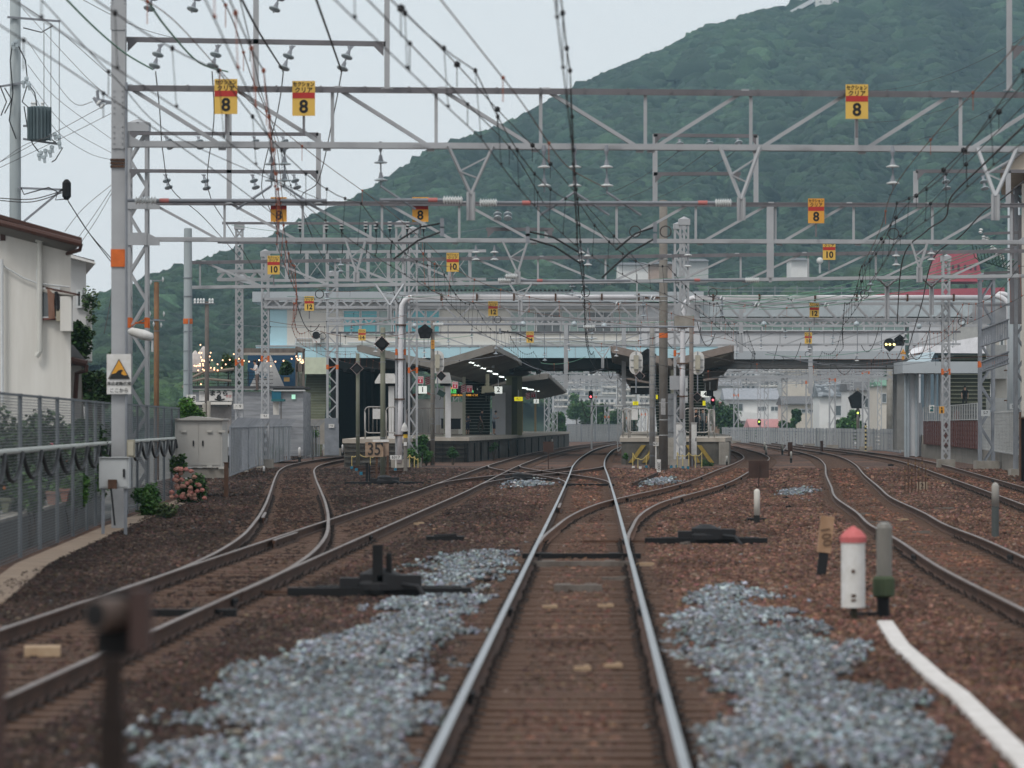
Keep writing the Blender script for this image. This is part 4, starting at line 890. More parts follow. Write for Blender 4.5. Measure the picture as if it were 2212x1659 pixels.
# light span wires with small clamps crossing the tracks
for i in range(30):
    x0 = 470 + rnd.uniform(0, 1300); x1 = x0 + rnd.uniform(90, 420); y0 = rnd.uniform(600, 790); d0 = rnd.uniform(150, 245); y1 = y0 + rnd.uniform(-22, 26)
    wire([(x0, y0, d0), (x1, y1, d0 + rnd.uniform(-6, 6))], .016, (WIREM, STEELD, WIREG, WIREC)[i % 4], 'light span wire with small clamps strung across between the overhead beams', knobs=(.3, .62), km=(CL, DARK)[i % 2], kr=.035, s=rnd.uniform(.05, .5), name='span_wire')['group'] = 'light span wires between the overhead beams'
# loops of jumper cable below the beams
def jumper(x0, y0, x1, y1, d, dip, label, r=.022, m_=WIREM):
    a = P(x0, y0, d); b = P(x1, y1, d + .3); k = [a + (b - a) * (i / 10) - Vector((0, 0, 4 * dip * (i / 10) * (1 - i / 10))) for i in range(11)]
    m = MB(); m.tube(k, r, 5); solo('jumper_cable', m, m_, label, 'cable', loc=tuple(a), group='hanging jumper cables below the beams')
for i, (x0, y0, x1, y1, d, dip) in enumerate(((1345, 880, 1380, 880, 240, 1.6), (1255, 860, 1285, 862, 240, 1.2), (1310, 770, 1325, 800, 240, .9), (1370, 775, 1395, 785, 240, .9), (1860, 745, 1900, 700, 220, .9), (1915, 760, 1960, 700, 220, 1.2), (1690, 770, 1730, 740, 230, .8), (1640, 780, 1680, 745, 230, 1), (1432, 720, 1500, 700, 200, 1.1), (1505, 690, 1545, 720, 200, 1.0), (640, 650, 690, 700, 180, .8), (1965, 760, 2010, 700, 200, 1.0), (1805, 790, 1850, 770, 240, .8), (845, 600, 870, 640, 180, .7))):
    jumper(x0, y0, x1, y1, d, dip, 'black jumper cable hanging in a loop below the overhead beams')
def coil(x, y, d, r, label):
    c = P(x, y, d); m = MB(); m.tube([c + Vector((math.cos(a) * r, .02 * a, math.sin(a) * r)) for a in [i * math.pi / 8 for i in range(17)]], .018, 5); solo('wire_coil', m, WIREM, label, 'wire coil', loc=tuple(c), group='coils of spare wire on the overhead lines')
for x, y, d in ((1372, 500, 111), (1438, 500, 111), (1265, 632, 146), (1268, 658, 150), (1277, 709, 185), (1930, 505, 111), (1868, 635, 146), (697, 726, 190), (690, 635, 146), (1540, 632, 146), (1745, 765, 230), (2078, 695, 170), (1075, 690, 180), (1350 - 240, 705, 200)): coil(x, y, d, .16, 'small round coil of spare wire on an overhead line')
# ---------------------------------------------------------------- station
PZ = 1.25
CREAM = mat('cream_wall', (.6, .58, .54), rough=.8, var=.06, scale=.6); PTEAL = mat('pale_cyan_panel', (.42, .62, .69), rough=.5, var=.05, scale=.5)
PGREY = mat('pale_grey_wall', (.5, .51, .53), rough=.7, var=.07, scale=.5); BGREY = mat('blue_grey_panel', (.37, .4, .425), rough=.6, var=.06, scale=.5)
TEALW = mat('teal_window_film', (.07, .33, .38), (.11, .4, .45), rough=.15, scale=.4, spec=.8); GREENW = mat('greenish_glass', (.17, .26, .25), (.28, .36, .34), rough=.12, scale=.5, spec=.8)
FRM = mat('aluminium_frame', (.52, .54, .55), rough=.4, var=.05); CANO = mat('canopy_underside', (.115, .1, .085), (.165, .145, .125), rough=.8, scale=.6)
CANE = mat('canopy_edge', (.17, .16, .145), (.25, .235, .215), rough=.7, scale=1); INT = mat('dark_interior', (.025, .027, .027), rough=.9)  # near-black base puts the under-bridge shadow into the deck and hall colour
def win(root, x0, x1, y0, y1, d, pane, fr=FRM, n=2, name='window', fw=.06):
    a = P(x0, y0, d); b = P(x1, y1, d); m = MB(); xa, xb, zt, zb = a.x, b.x, a.z, b.z
    for zz in (zt, zb): m.box(((xa + xb) / 2, d - .03, zz), (xb - xa + fw, .09, fw))
    for i in range(n + 1): m.box((xa + (xb - xa) * i / n, d - .033, (zt + zb) / 2), (fw * (1 if i in (0, n) else .8), .09, zt - zb - fw))
    f = part(name, m, fr, root)
    m = MB(); m.b2((xa, d - .005, zb), (xb, d + .03, zt)); part('pane', m, pane, f)
    return f
def boxP(root, name, x0, x1, y0, y1, d, dp, m_, sk=False, **k):
    if sk:   # footprint skewed along the camera sightlines, so the side walls stay hidden
        m = MB(); m.prism([(X(x0, d), d, Z(y1, d)), (X(x1, d), d, Z(y1, d)), (X(x1, d + dp), d + dp, Z(y1, d)), (X(x0, d + dp), d + dp, Z(y1, d))], (0, 0, Z(y0, d) - Z(y1, d))); return part(name, m, m_, root, **k)
    m = MB(); m.b2((X(x0, d), d, Z(y1, d)), (X(x1, d), d + dp, Z(y0, d))); return part(name, m, m_, root, **k)
BD = 262
k = T('station_bridge', 'cream and pale blue station building bridging the tracks, teal windows at its left', 'station building', (X(585, BD), BD, 6.4))
boxP(k, 'wall', 620, 1380, 664, 748, BD, 12, CREAM); boxP(k, 'corner_panel', 583, 620, 664, 748, BD + .05, 12, PTEAL)
boxP(k, 'pillar', 1380, 1512, 660, 772, BD - .3, 12, PGREY); boxP(k, 'corridor_wall', 1512, 1955, 714, 758, BD, 5, PGREY); boxP(k, 'corridor_back_wall', 1512, 1955, 684, 714, BD + 5, .2, CREAM)
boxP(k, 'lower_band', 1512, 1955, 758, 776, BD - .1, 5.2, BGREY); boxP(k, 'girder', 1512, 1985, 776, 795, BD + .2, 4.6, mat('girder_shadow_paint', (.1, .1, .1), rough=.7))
boxP(k, 'cyan_band', 553, 1550, 747, 773, BD - .35, 12.6, PTEAL)
m = MB(); 
for i in range(16): xx = X(560 + i * 62, BD); m.b2((xx, BD - .37, Z(772, BD)), (xx + .03, BD - .352, Z(748, BD)))
m.b2((X(553, BD), BD - .4, Z(749, BD)), (X(1550, BD), BD - .353, Z(746, BD))); part('panel_joints', m, BGREY, k)
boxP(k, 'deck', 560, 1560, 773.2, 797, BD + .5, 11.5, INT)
m = MB()
for i in range(14): xx = X(740 + i * 60, BD); m.b2((xx, BD + .3, Z(797, BD)), (xx + .3, BD + 11, Z(803, BD)))
part('deck_beams', m, DARK, k)
boxP(k, 'roof', 545, 1520, 630, 652, BD - 1.2, 15, BGREY); boxP(k, 'corridor_roof', 1512, 2180, 640, 684, BD - .6, 7, mat('corridor_roof', (.36, .4, .42), rough=.6))
m = MB(); m.b2((X(583, BD), BD - .25, Z(668, BD)), (X(1400, BD), BD + 12, Z(650, BD))); part('eave_shadow_board', m, PGREY, k)
m = MB()
for i in range(40): xx = X(880 + i * 9, BD); m.box((xx, BD - 1.25, Z(628.5, BD)), (.16, .2, .1))
part('ridge_tiles', m, DARK, k)
for a, b in ((742, 777), (780, 815), (818, 846), (850, 885), (888, 918), (921, 949)): win(k, a, b, 671, 722, BD - .05, TEALW if a not in (818,) else GREENW, n=1)
for i in range(5): win(k, 1104 + i * 55, 1155 + i * 55, 674, 720, BD - .05, GLASSD if i % 2 else GREENW, n=3)
for i in range(10): win(k, 1515 + i * 44, 1557 + i * 44, 685, 714, BD - .05, GREENW, n=2)
m = MB(); 
for (x0, y0, x1, y1) in ((640, 740, 740, 741), (640, 731, 700, 731), (750, 740, 950, 738), (1100, 738, 1380, 736), (1100, 731, 1290, 730), (1513, 717, 1900, 717)): m.tube([P(x0, y0, BD - .12), P(x1, y1, BD - .12)], .05, 6)
m.tube([P(638, 745, BD - .12), P(640, 731, BD - .12)], .05, 6); part('wall_pipes', m, FRM, k)
m = MB(); m.b2(P(675, 741, BD - 1), P(693, 712, BD - .2)); part('air_conditioner', m, WHITE, k); ac = MB(); ac.lathe([(.26, 0), (.26, .03)], P(683, 724, BD - 1), (0, -1, 0), 16); part('fan_grille', ac, DARK, k)
m = MB()
for i in range(9): m.box(P(1530 + i * 48, 632, BD + 2), (.05, .05, .9))
m.bar(P(1500, 622, BD + 2), P(2000, 622, BD + 2), .04, .04); m.bar(P(1500, 629, BD + 2), P(2000, 629, BD + 2), .04, .04); part('roof_railing', m, STEELD, k)
# covered space under the left part: open fronted, dark
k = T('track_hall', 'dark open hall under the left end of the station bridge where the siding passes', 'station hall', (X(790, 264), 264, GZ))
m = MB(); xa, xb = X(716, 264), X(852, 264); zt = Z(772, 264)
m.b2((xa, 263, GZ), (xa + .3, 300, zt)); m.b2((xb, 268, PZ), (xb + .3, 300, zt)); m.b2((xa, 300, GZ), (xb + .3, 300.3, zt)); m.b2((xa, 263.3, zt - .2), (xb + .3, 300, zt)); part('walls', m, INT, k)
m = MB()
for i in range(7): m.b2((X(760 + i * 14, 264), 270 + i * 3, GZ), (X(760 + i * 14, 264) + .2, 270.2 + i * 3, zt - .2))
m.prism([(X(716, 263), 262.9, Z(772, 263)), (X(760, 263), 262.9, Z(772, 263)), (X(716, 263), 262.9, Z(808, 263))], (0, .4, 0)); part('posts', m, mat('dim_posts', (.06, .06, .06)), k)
m = MB()
for i, (x, y) in enumerate(((843, 812), (838, 820), (846, 824))): m.ball(P(x, y, 262), .07)
part('lamps', m, mat('amber_lamp', (.5, .2, .05), emit=(1, .45, .12), estr=5), k)
# stairs at the far left of the bridge
def stairs(name, label, x0, x1, d0, d1, z0, z1, n, m_, nose, wallm=None):
    k = T(name, label, 'staircase', ((x0 + x1) / 2, d0, z0)); m = MB(); q = MB()
    for i in range(n):
        a = d0 + (d1 - d0) * i / n; z = z0 + (z1 - z0) * (i + 1) / n; m.b2((x0, a, z - (z1 - z0) / n - .02), (x1, a + (d1 - d0) / n + .02, z)); q.b2((x0, a - .02, z - .035), (x1, a + .05, z + .01))
    part('steps', m, m_, k); part('step_nosings', q, nose, k)
    if wallm:
        m = MB()
        for xx in (x0, x1): m.prism([(xx - .08, d0, z0), (xx - .08, d1, z1), (xx - .08, d1, z1 + 1.1), (xx - .08, d0, z0 + 1.1)], (.16, 0, 0))
        part('side_walls', m, wallm, k)
    return k
OLIVE = mat('dark_green_step', (.035, .042, .028), rough=.8); NOSE = mat('pale_step_edge', (.3, .31, .26), rough=.7)
OLIV2 = mat('olive_step', (.14, .15, .1), rough=.8)
stairs('staircase', 'olive staircase climbing to the bridge left of the dark hall', X(655, 262), X(704, 262), 256, 268, -.1, 6.3, 34, OLIV2, mat('olive_edge', (.2, .21, .16)))
k = T('stair_wall', 'grey wall and cream panel left of the olive staircase', 'wall', (X(640, 262), 262, GZ)); boxP(k, 'panel', 646, 708, 772, 808, 261, .3, mat('pale_green_cream', (.5, .54, .42))); boxP(k, 'wall', 655, 705, 905, 960, 254.5, .3, CONC)
# left platform
def platform(name, label, poly, z, m_, cop, foot=GZ):
    k = T(name, label, 'platform', (poly[0][0], poly[0][1], foot)); m = MB(); m.prism([(x, y, foot) for x, y in poly], (0, 0, z - .22 - foot)); part('wall', m, m_, k)
    cxm = sum(p[0] for p in poly) / len(poly); m = MB(); m.prism([(x + (.08 if x > cxm else -.08), y - (.08 if i < 4 else 0), z - .22) for i, (x, y) in enumerate(poly)], (0, 0, .22)); part('coping', m, cop, k)
    return k
STONEW = mat('stained_platform_wall', (.045, .042, .038), (.14, .13, .115), rough=.9, scale=.9, bump=.5, bscale=3); COP = mat('pale_coping', (.3, .27, .23), (.42, .38, .33), rough=.85, scale=1.5)
STW2 = mat('blackened_platform_wall', (.02, .019, .018), (.085, .077, .068), rough=.9, scale=.9, bump=.6, bscale=3)
pk = platform('platform', 'left island platform with stained concrete end wall, tracks 1 and 2', [(-8.4, 192), (-5.5, 192), (-5.5, 219), (-8.4, 219)], PZ, STONEW, COP)
pk2 = part
m = MB(); poly = [(-5.4, 219), (-2.55, 219), (-1.6, 232), (.1, 262), (1.7, 300), (3.6, 340), (5.65, 380), (1.2, 380), (-3.6, 300), (-6.2, 266), (-8.2, 232), (-8.4, 219.1)]
m.prism([(x, y, GZ) for x, y in poly], (0, 0, PZ - .22 - GZ)); part('wall', m, STW2, pk); m = MB(); m.prism([(x + (.1 if x > 0 or y < 240 and x > -5.4 else -.06), y - (.1 if y < 219.2 else 0), PZ - .22) for x, y in poly], (0, 0, .215)); part('coping', m, COP, pk)
m = MB()
for zz in (.05, .32, .58, .85):
    m.b2((-5.4, 218.9, zz - .02), (-2.5, 218.97, zz + .02)); m.b2((-8.35, 191.9, zz - .015), (-5.55, 191.97, zz + .015))
for i in range(5): m.b2((-5.2 + i * .62, 218.88, GZ), (-5.16 + i * .62, 218.96, .9))
for i in range(14):
    t = i / 14; q = [poly[1], poly[2], poly[3], poly[4], poly[5], poly[6]]; j = min(int(t * 5), 4); f = t * 5 - j; xx = q[j][0] + (q[j + 1][0] - q[j][0]) * f; yy = q[j][1] + (q[j + 1][1] - q[j][1]) * f; m.box((xx + .04, yy, .35), (.08, .35, 1.1))
part('block_joints', m, BLACK, pk)
rp = [(5.92, 208), (11.46, 208), (12.3, 216), (14.45, 258), (16.4, 311), (18.4, 370), (12, 370), (9.2, 311), (7.4, 258), (6.15, 216)]
pr = platform('platform', 'right island platform ending in a stained wall with black and yellow stripes', rp, PZ, STONEW, COP)
m = MB()
for s, x0 in ((1, 6.25), (-1, 11.0)):
    for i in range(2): m.prism([(x0 + s * (.05 + i * .75), 207.9, -.1), (x0 + s * (.3 + i * .75), 207.9, -.1), (x0 + s * (1.0 + i * .6), 207.9, .85), (x0 + s * (.75 + i * .6), 207.9, .85)], (0, .06, 0))
part('warning_stripes', m, mat('faded_yellow', (.2, .14, .03), (.34, .24, .06), scale=4), pr)
m = MB(); m.b2((11.2, 207.7, GZ), (11.75, 208.3, 1.0))
for i in range(4): m.b2((11.25 + i * .13, 207.66, GZ), (11.3 + i * .13, 207.72, .98))
part('corner_post', m, CONC, pr)
m = MB()
for i in range(6): m.b2((8.15, 206.3 + i * .32, GZ), (9.3, 206.62 + i * .32, GZ + .24 * (i + 1)))
part('end_steps', m, CONC, pr)
# platform canopies: butterfly roofs on posts
def canopy(label, secs, th=.35, posts=(), edge=CANE, postm=None, pw=.2):
    """secs: list of (d, xl, zl, xv, zv, xr, zr)"""
    k = T('platform_canopy', label, 'platform roof', (secs[0][3], secs[0][0], PZ)); m = MB(); n = len(secs)
    for (d, xl, zl, xv, zv, xr, zr) in secs: m.v += [(xl, d, zl), (xv, d, zv), (xr, d, zr), (xr, d, zr - th * .5), (xv, d, zv - th), (xl, d, zl - th * .5)]
    for i in range(n - 1):
        for j in range(6): a = i * 6 + j; b = i * 6 + (j + 1) % 6; m.f.append((a, a + 6, b + 6, b)); m.m.append(0)
    m.f.append((0, 1, 4, 5)); m.f.append((1, 2, 3, 4)); m.f.append(tuple((n - 1) * 6 + j for j in (5, 4, 1, 0))); m.f.append(tuple((n - 1) * 6 + j for j in (4, 3, 2, 1))); m.m += [0] * 4
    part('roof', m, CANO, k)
    m = MB()
    for i in range(n - 1):
        a, b = secs[i], secs[i + 1]; m.bar((a[1] - .06, a[0], a[2] - .1), (b[1] - .06, b[0], b[2] - .1), .12, .3); m.bar((a[5] + .06, a[0], a[6] - .1), (b[5] + .06, b[0], b[6] - .1), .12, .3)
    a = secs[0]; m.bar((a[1], a[0] - .08, a[2] - .12), (a[3], a[0] - .08, a[4] - .16), .12, .42); m.bar((a[3], a[0] - .08, a[4] - .16), (a[5], a[0] - .08, a[6] - .12), .12, .42)
    part('edge_beam', m, edge, k)
    L = secs[-1][0] - secs[0][0]; q = int(L / 2.2); D = [s[0] for s in secs]; ip = lambda j, y: float(np.interp(y, D, [s[j] for s in secs]))
    for i in range(q):
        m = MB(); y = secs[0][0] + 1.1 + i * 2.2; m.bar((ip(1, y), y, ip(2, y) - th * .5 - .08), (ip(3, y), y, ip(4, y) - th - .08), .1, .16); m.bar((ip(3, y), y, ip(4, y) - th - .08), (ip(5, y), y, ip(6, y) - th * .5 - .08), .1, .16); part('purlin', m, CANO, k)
    for y in posts:
        m = MB(); m.box((ip(3, y), y, (PZ + ip(4, y) - th) / 2), (pw, pw, ip(4, y) - th - PZ)); part('post', m, postm or mat('cream_post', (.42, .42, .33), rough=.6), k)
    return k
canopy('grey butterfly roof over the left platform', [(222, -8.85, 6.5, -4.4, 5.55, -1.07, 6.5), (250, -7.6, 6.4, -3, 5.5, .2, 6.35), (290, -5, 6.2, -1.6, 5.35, 1.35, 5.98)], posts=(230, 248, 280))
canopy('second lower part of the roof over the left platform', [(290.5, -4.8, 5.7, -1.6, 5.2, 2.7, 5.75), (340, -2, 5.5, .6, 5, 4.2, 5.45), (380, .4, 5.3, 2.8, 4.9, 5.3, 5.3)], posts=(300, 320, 345, 370), postm=mat('ochre_post', (.25, .19, .1)))
canopy('brown butterfly roof over the right platform', [(225, X(1323, 225), 6.5, X(1452, 225), 5.75, X(1581, 225), 6.55), (260, 6.9, 6.45, 10.9, 5.7, 14.9, 6.45), (304, X(1340, 304), 6.1, 12.2, 5.5, 16.6, 6.1)], posts=(232, 250, 285), edge=mat('brown_edge_beam', (.17, .14, .12), (.24, .2, .18)))
canopy('second lower part of the roof over the right platform', [(305, X(1349, 305), 5.9, 12.2, 5.3, 16.3, 5.9), (350, X(1368, 350), 5.3, 14, 4.9, 18.6, 5.3)], posts=(315, 335), edge=mat('brown_edge_beam', (.17, .14, .12)))
LAMP = mat('fluorescent_tube', (.8, .8, .8), emit=(.9, 1, .95), estr=2.6)
def tube_lamp(p, q, label, lampm=LAMP):
    k = T('platform_lamp', label, 'lamp', tuple(p), 'strip lamps under the platform roofs'); m = MB(); m.bar(p, q, .09, .06); part('tube', m, lampm, k); m = MB(); m.bar(Vector(p) + Vector((0, 0, .06)), Vector(q) + Vector((0, 0, .06)), .16, .05); part('fitting', m, WHITE, k)
for i in range(7): d = 226 + i * 8; a = P(1012 + i * 13.5, 782 + i * 6.3, d); tube_lamp(a, a + Vector((.25, 3.4, 0)), 'lit strip lamp under the left platform roof')
for i in range(6): d = 230 + i * 11; a = P(1560 - i * 8.5, 765 + i * 9, d); tube_lamp(a, a + Vector((0, 3.2, 0)), 'lit strip lamp under the right platform roof')
for i in range(4): d = 300 + i * 16; a = P(1125 + i * 14, 838 + i * 3, d); tube_lamp(a, a + Vector((.5, 4, 0)), 'small lit strip lamp under the lower left roof')
stairs('staircase', 'dark green staircase with pale edges behind the people on the left platform', X(1000, 269), X(1058, 269), 269.5, 279, PZ, 6.4, 24, OLIVE, NOSE)
stairs('staircase', 'dark staircase on the right platform behind the thick pole', X(1412, 262), X(1520, 262), 255, 266, PZ, 6.4, 26, OLIVE, NOSE)
k = T('lift_tower', 'green and grey lift shaft right of the waiting people on the left platform', 'lift shaft', (X(1090, 268), 268, PZ))
boxP(k, 'grey_column', 1063, 1092, 848, 940, 267, 3, PGREY); boxP(k, 'green_wall', 1093, 1128, 812, 940, 268, 8, mat('pale_olive_wall', (.17, .18, .1), (.22, .23, .14), scale=.8)); boxP(k, 'grey_face', 1082, 1105, 832, 940, 267.5, .4, mat('grey_lift_face', (.25, .25, .24)))
boxP(k, 'painted_recess_shade', 1106, 1117, 815, 940, 267.9, .1, mat('dark_olive', (.08, .09, .05)))  # flat dark strip on the green wall, painted shade instead of a recess
k = T('waiting_shelter', 'cream cabinet and panels beside the dark bins on the left platform', 'cabinet', (X(985, 250), 250, PZ)); boxP(k, 'cabinet', 965, 1004, 868, 938, 252, 2, CREAM); boxP(k, 'grey_screen', 940, 972, 838, 938, 245, .3, PGREY); boxP(k, 'ledge', 942, 990, 918, 938, 244, .5, mat('light_brown_ledge', (.4, .37, .33)))
def bin_(x0, x1, y0, y1, d, lb): k = T('bin', lb, 'bin', tuple(P((x0 + x1) / 2, y1, d))); boxP(k, 'body', x0, x1, y0 + 2, y1, d, .4, DARK); boxP(k, 'lid', x0 - 1, x1 + 1, y0, y0 + 2, d - .03, .46, BLACK)
bin_(953, 964, 904, 926, 230, 'narrow black bin hanging behind the platform railing'); bin_(972, 995, 904, 927, 232, 'wide black bin behind the platform railing next to the seated pair')
# masts and signs ---------------------------------------------------------
def pole(x, yt, yb, d, r, m_, label, name='signal_pole', cat='pole', bands=(), group=None, zb=GZ):
    k = T(name, label, cat, (X(x, d), d, zb), group); m = MB(); m.lathe([(r * 1.08, 0), (r, Z(yt, d) - zb), (r * .6, Z(yt, d) - zb + .02)], (X(x, d), d, zb), n=14); part('shaft', m, m_, k, smooth=True)
    if bands:
        m = MB()
        for y in bands: m.lathe([(r * 1.2, -.012), (r * 1.2, .012)], (X(x, d), d, Z(y, d)), n=12)
        part('bands', m, STEELD, k)
    return k
def diamond(x, y, d, label, s=.42, m_=BLACK):
    c = P(x, y, d - .25); k = T('obstruction_signal', label, 'signal', tuple(c), 'black diamond signals on the platform ends'); m = MB(); m.prism([c + Vector(v) for v in ((0, 0, -s * .72), (s * .72, 0, 0), (0, 0, s * .72), (-s * .72, 0, 0))], (0, .08, 0)); part('plate', m, m_, k)
    m = MB()
    for i in range(24):
        t = i / 6; j = int(t); f = t - j; q = [(0, -1), (1, 0), (0, 1), (-1, 0), (0, -1)]; xx = q[j][0] + (q[j + 1][0] - q[j][0]) * f; zz = q[j][1] + (q[j + 1][1] - q[j][1]) * f; m.ball(c + Vector((xx * s * .72, -.02, zz * s * .72)), .02, 0, 6)
    part('dotted_rim', m, mat('pinkish_white_studs', (.55, .42, .4)), k); m = MB(); m.lathe([(.13, 0), (.13, .1), (.09, .1)], c, (0, -1, 0), 14); part('lamp_hood', m, DARK, k); return k
MOSS = mat('mossy_concrete', (.13, .14, .1), (.2, .2, .16), rough=.9, scale=2, stretch=(1, 1, .3))
pole(827, 708, 1041, 146, .095, MOSS, 'mossy concrete pole with a black diamond signal rising behind the 35 board', bands=(720, 782, 946)); diamond(825, 743, 146, 'black diamond signal on the tall mossy pole')
pole(773, 764, 1014, 185, .09, MOSS, 'thin rust streaked pole left of the mossy one', bands=(781, 940)); diamond(771, 796, 185, 'black diamond signal on the thin rust streaked pole')
kk = pole(934.5, 691, 1005, 204, .11, POLEC, 'slender dark banded pole carrying the pentagon signal', bands=(700, 717, 778, 818, 850, 872, 905, 915, 950, 985))
def pentagon(x, y, d, s, label, lit=()):
    c = P(x, y, d - .3); k = T('departure_signal', label, 'signal', tuple(c)); pts = [c + Vector((math.sin(a) * s, 0, math.cos(a) * s)) for a in [i * 2 * math.pi / 5 for i in range(5)]]; m = MB(); m.prism(pts, (0, .1, 0)); part('backboard', m, BLACK, k)
    for i in range(5):
        a = i * 2 * math.pi / 5; q = c + Vector((math.sin(a) * s * .58, 0, math.cos(a) * s * .58)); m = MB(); m.lathe([(.085, 0), (.085, .09), (.07, .09)], q, (0, -1, 0), 14); o = part('lamp', m, DARK, k); m = MB(); m.lathe([(.06, .01), (.06, .03)], q, (0, -1, 0), 12); part('lens', m, mat('dull_lens', (.12, .12, .11), rough=.2), o)
    return k
pentagon(918, 717, 204, .43, 'black pentagon signal with five dark lamps above the left platform')
c = P(935, 744, 203.8); k = T('pole_plate', 'orange yellow plate with black marks on the pentagon signal pole', 'sign', tuple(c)); m = MB(); m.box(c, (.17, .02, .46)); part('plate', m, YEL2, k); text('lettering', '非', .12, c + Vector((0, -.015, .13)), KANA, k); text('lettering', '常', .12, c + Vector((0, -.015, -.02)), KANA, k); text('lettering', '灯', .12, c + Vector((0, -.015, -.16)), KANA, k)
diamond(953, 812, 203, 'black diamond signal right of the banded pole', .38)
c = P(953, 850, 203); k = T('hanging_lantern', 'dark green tilted box hanging below the right diamond signal', 'lantern', tuple(c)); m = MB(); m.box(c, (.4, .12, .3), rot=Matrix.Rotation(.5, 3, 'Y')); part('box', m, mat('dark_green', (.02, .04, .035)), k); m = MB(); m.tube([c, c + Vector((-.05, 0, -.3)), c + Vector((-.1, 0, -.33))], .02); part('cord', m, DARK, k)
# thick concrete pole with posters
kk = T('concrete_pole', 'thick brown concrete pole with an orange band in front of the right platform', 'pole', (X(1433, 176), 176, GZ)); m = MB(); m.lathe([(.21, 0), (.185, Z(433, 176) - GZ), (.1, Z(432, 176) - GZ)], (X(1433, 176), 176, GZ), n=22); part('shaft', m, POLEC, kk, smooth=True)
m = MB(); m.lathe([(.206, -.1), (.206, .12)], (X(1433, 176), 176, Z(725, 176)), n=22); part('orange_band', m, ORANGE, kk)
m = MB()
for y in (520, 560, 640, 650, 704, 708, 870, 907, 940): m.lathe([(.212, -.012), (.212, .012)], (X(1433, 176), 176, Z(y, 176)), n=18)
part('bands', m, FRM, kk); m = MB(); m.b2((X(1427, 176), 175.76, Z(896, 176)), (X(1437, 176), 175.8, Z(861, 176))); part('poster', m, mat('faded_poster', (.4, .4, .4), (.2, .2, .2), scale=12), kk)
m = MB(); m.bar(P(1375, 640, 176), P(1465, 640, 176), .07, .07); m.bar(P(1376, 592, 176), P(1376, 702, 176), .06, .06); m.bar(P(1376, 700, 176), P(1432, 702, 176), .07, .05); part('side_bracket', m, STEEL, kk)
m = MB(); m.bar(P(1393, 643, 175.7), P(1425, 643, 175.7), .05, .08); part('rust_bracket', m, RUST, kk)
kk = pole(1409, 695, 1014, 185, .125, mat('light_concrete_pole', (.22, .215, .2), (.3, .29, .28), scale=2), 'thinner pale pole with a ladder cage left of the thick brown pole', bands=(700, 730, 745, 770, 790, 810, 830, 855, 880, 905, 935, 960, 985))
m = MB()
for s in (-1, 1): m.bar((X(1409, 185) + s * .15, 184.8, Z(960, 185)), (X(1409, 185) + s * .15, 184.8, Z(700, 185)), .014, .014)
for i in range(13): m.bar((X(1409, 185) - .15, 184.8, Z(960 - i * 20, 185)), (X(1409, 185) + .15, 184.8, Z(960 - i * 20, 185)), .014, .014)
part('ladder', m, STEELD, kk)
pole(1493.5, 680, 1007, 198, .11, mat('brown_concrete_pole', (.15, .13, .12), (.22, .19, .17), scale=2), 'brown slender pole right of the white cable pipe', bands=(740, 780, 850, 930, 950))
def oval_board(x, y, d, label):
    c = P(x, y, d); k = T('signal_backboard', label, 'signal', tuple(c)); m = MB(); w_, h_ = .35, .62; pts = []
    for i in range(10): a = math.pi * i / 9; pts.append(c + Vector((math.cos(a) * w_, 0, h_ - w_ + math.sin(a) * w_)))
    for i in range(10): a = math.pi + math.pi * i / 9; pts.append(c + Vector((math.cos(a) * w_, 0, -h_ + w_ + math.sin(a) * w_)))
    m.prism(pts, (0, .03, 0)); part('backboard', m, WHITE, k); m = MB(); m.box(c + Vector((0, -.14, .03)), (.25, .24, .75)); m.box(c + Vector((0, -.1, -.42)), (.17, .16, .14)); part('signal_housing', m, mat('beige_housing', (.38, .36, .29)), k)
    m = MB()
    for zz in (-.22, .16): m.bar(c + Vector((-.3, -.02, zz)), c + Vector((.3, -.02, zz)), .03, .03)
    m.bar(c + Vector((0, -.02, .3)), c + Vector((0, -.02, .6)), .04, .04); m.tube([c + Vector((0, .04, -.5)), c + Vector((0, .04, -1.6))], .04); part('mounting', m, STEELD, k)
oval_board(1374, 784, 203, 'white oval signal back left of the pale laddered pole'); oval_board(1507, 784, 203, 'white oval signal back right of the white cable pipe'); oval_board(945, 774 + 8, 206, 'white signal back half hidden behind the banded pentagon pole')
diamond(1382, 812, 202, 'black diamond signal below the left oval board', .36); diamond(1506, 858, 201, 'black diamond signal with a white dashed rim below the right oval board', .36)
pentagon(1399, 780 - 8, 207, .5, 'big black pentagon signal half hidden behind the pale laddered pole')
k = T('station_lettering_board', 'black hanging board with a white stripe under the right platform roof', 'sign', tuple(P(1378, 840, 228))); boxP(k, 'board', 1362, 1402, 828, 852, 228, .2, BLACK); boxP(k, 'white_stripe', 1362, 1402, 834.5, 837.5, 227.9, .05, WHITE)
def pannel(name, x0, x1, y0, y1, d, m_, label, cat, txt=None, ts=.3, tm=None, dp=.12, bold=.0, emit=False, tsx=1):
    k = T(name, label, cat, tuple(P((x0 + x1) / 2, y1, d))); boxP(k, 'panel', x0, x1, y0, y1, d, dp, m_); c = P((x0 + x1) / 2, (y0 + y1) / 2, d - .012)
    if txt: text('lettering', txt, ts, c, tm or KANA, k, bold=bold, sx=tsx)
    m = MB(); m.tube([P((x0 + x1) / 2, y0, d + .05), P((x0 + x1) / 2, y0, d + .05) + Vector((0, 0, .5))], .02); part('hanger', m, FRM, k); return k
LIT = mat('lit_white_sign', (.8, .82, .78), emit=(.9, .95, .88), estr=.55); LITY = mat('lit_yellow_sign', (.8, .75, .02), emit=(.85, .75, .02), estr=.5)
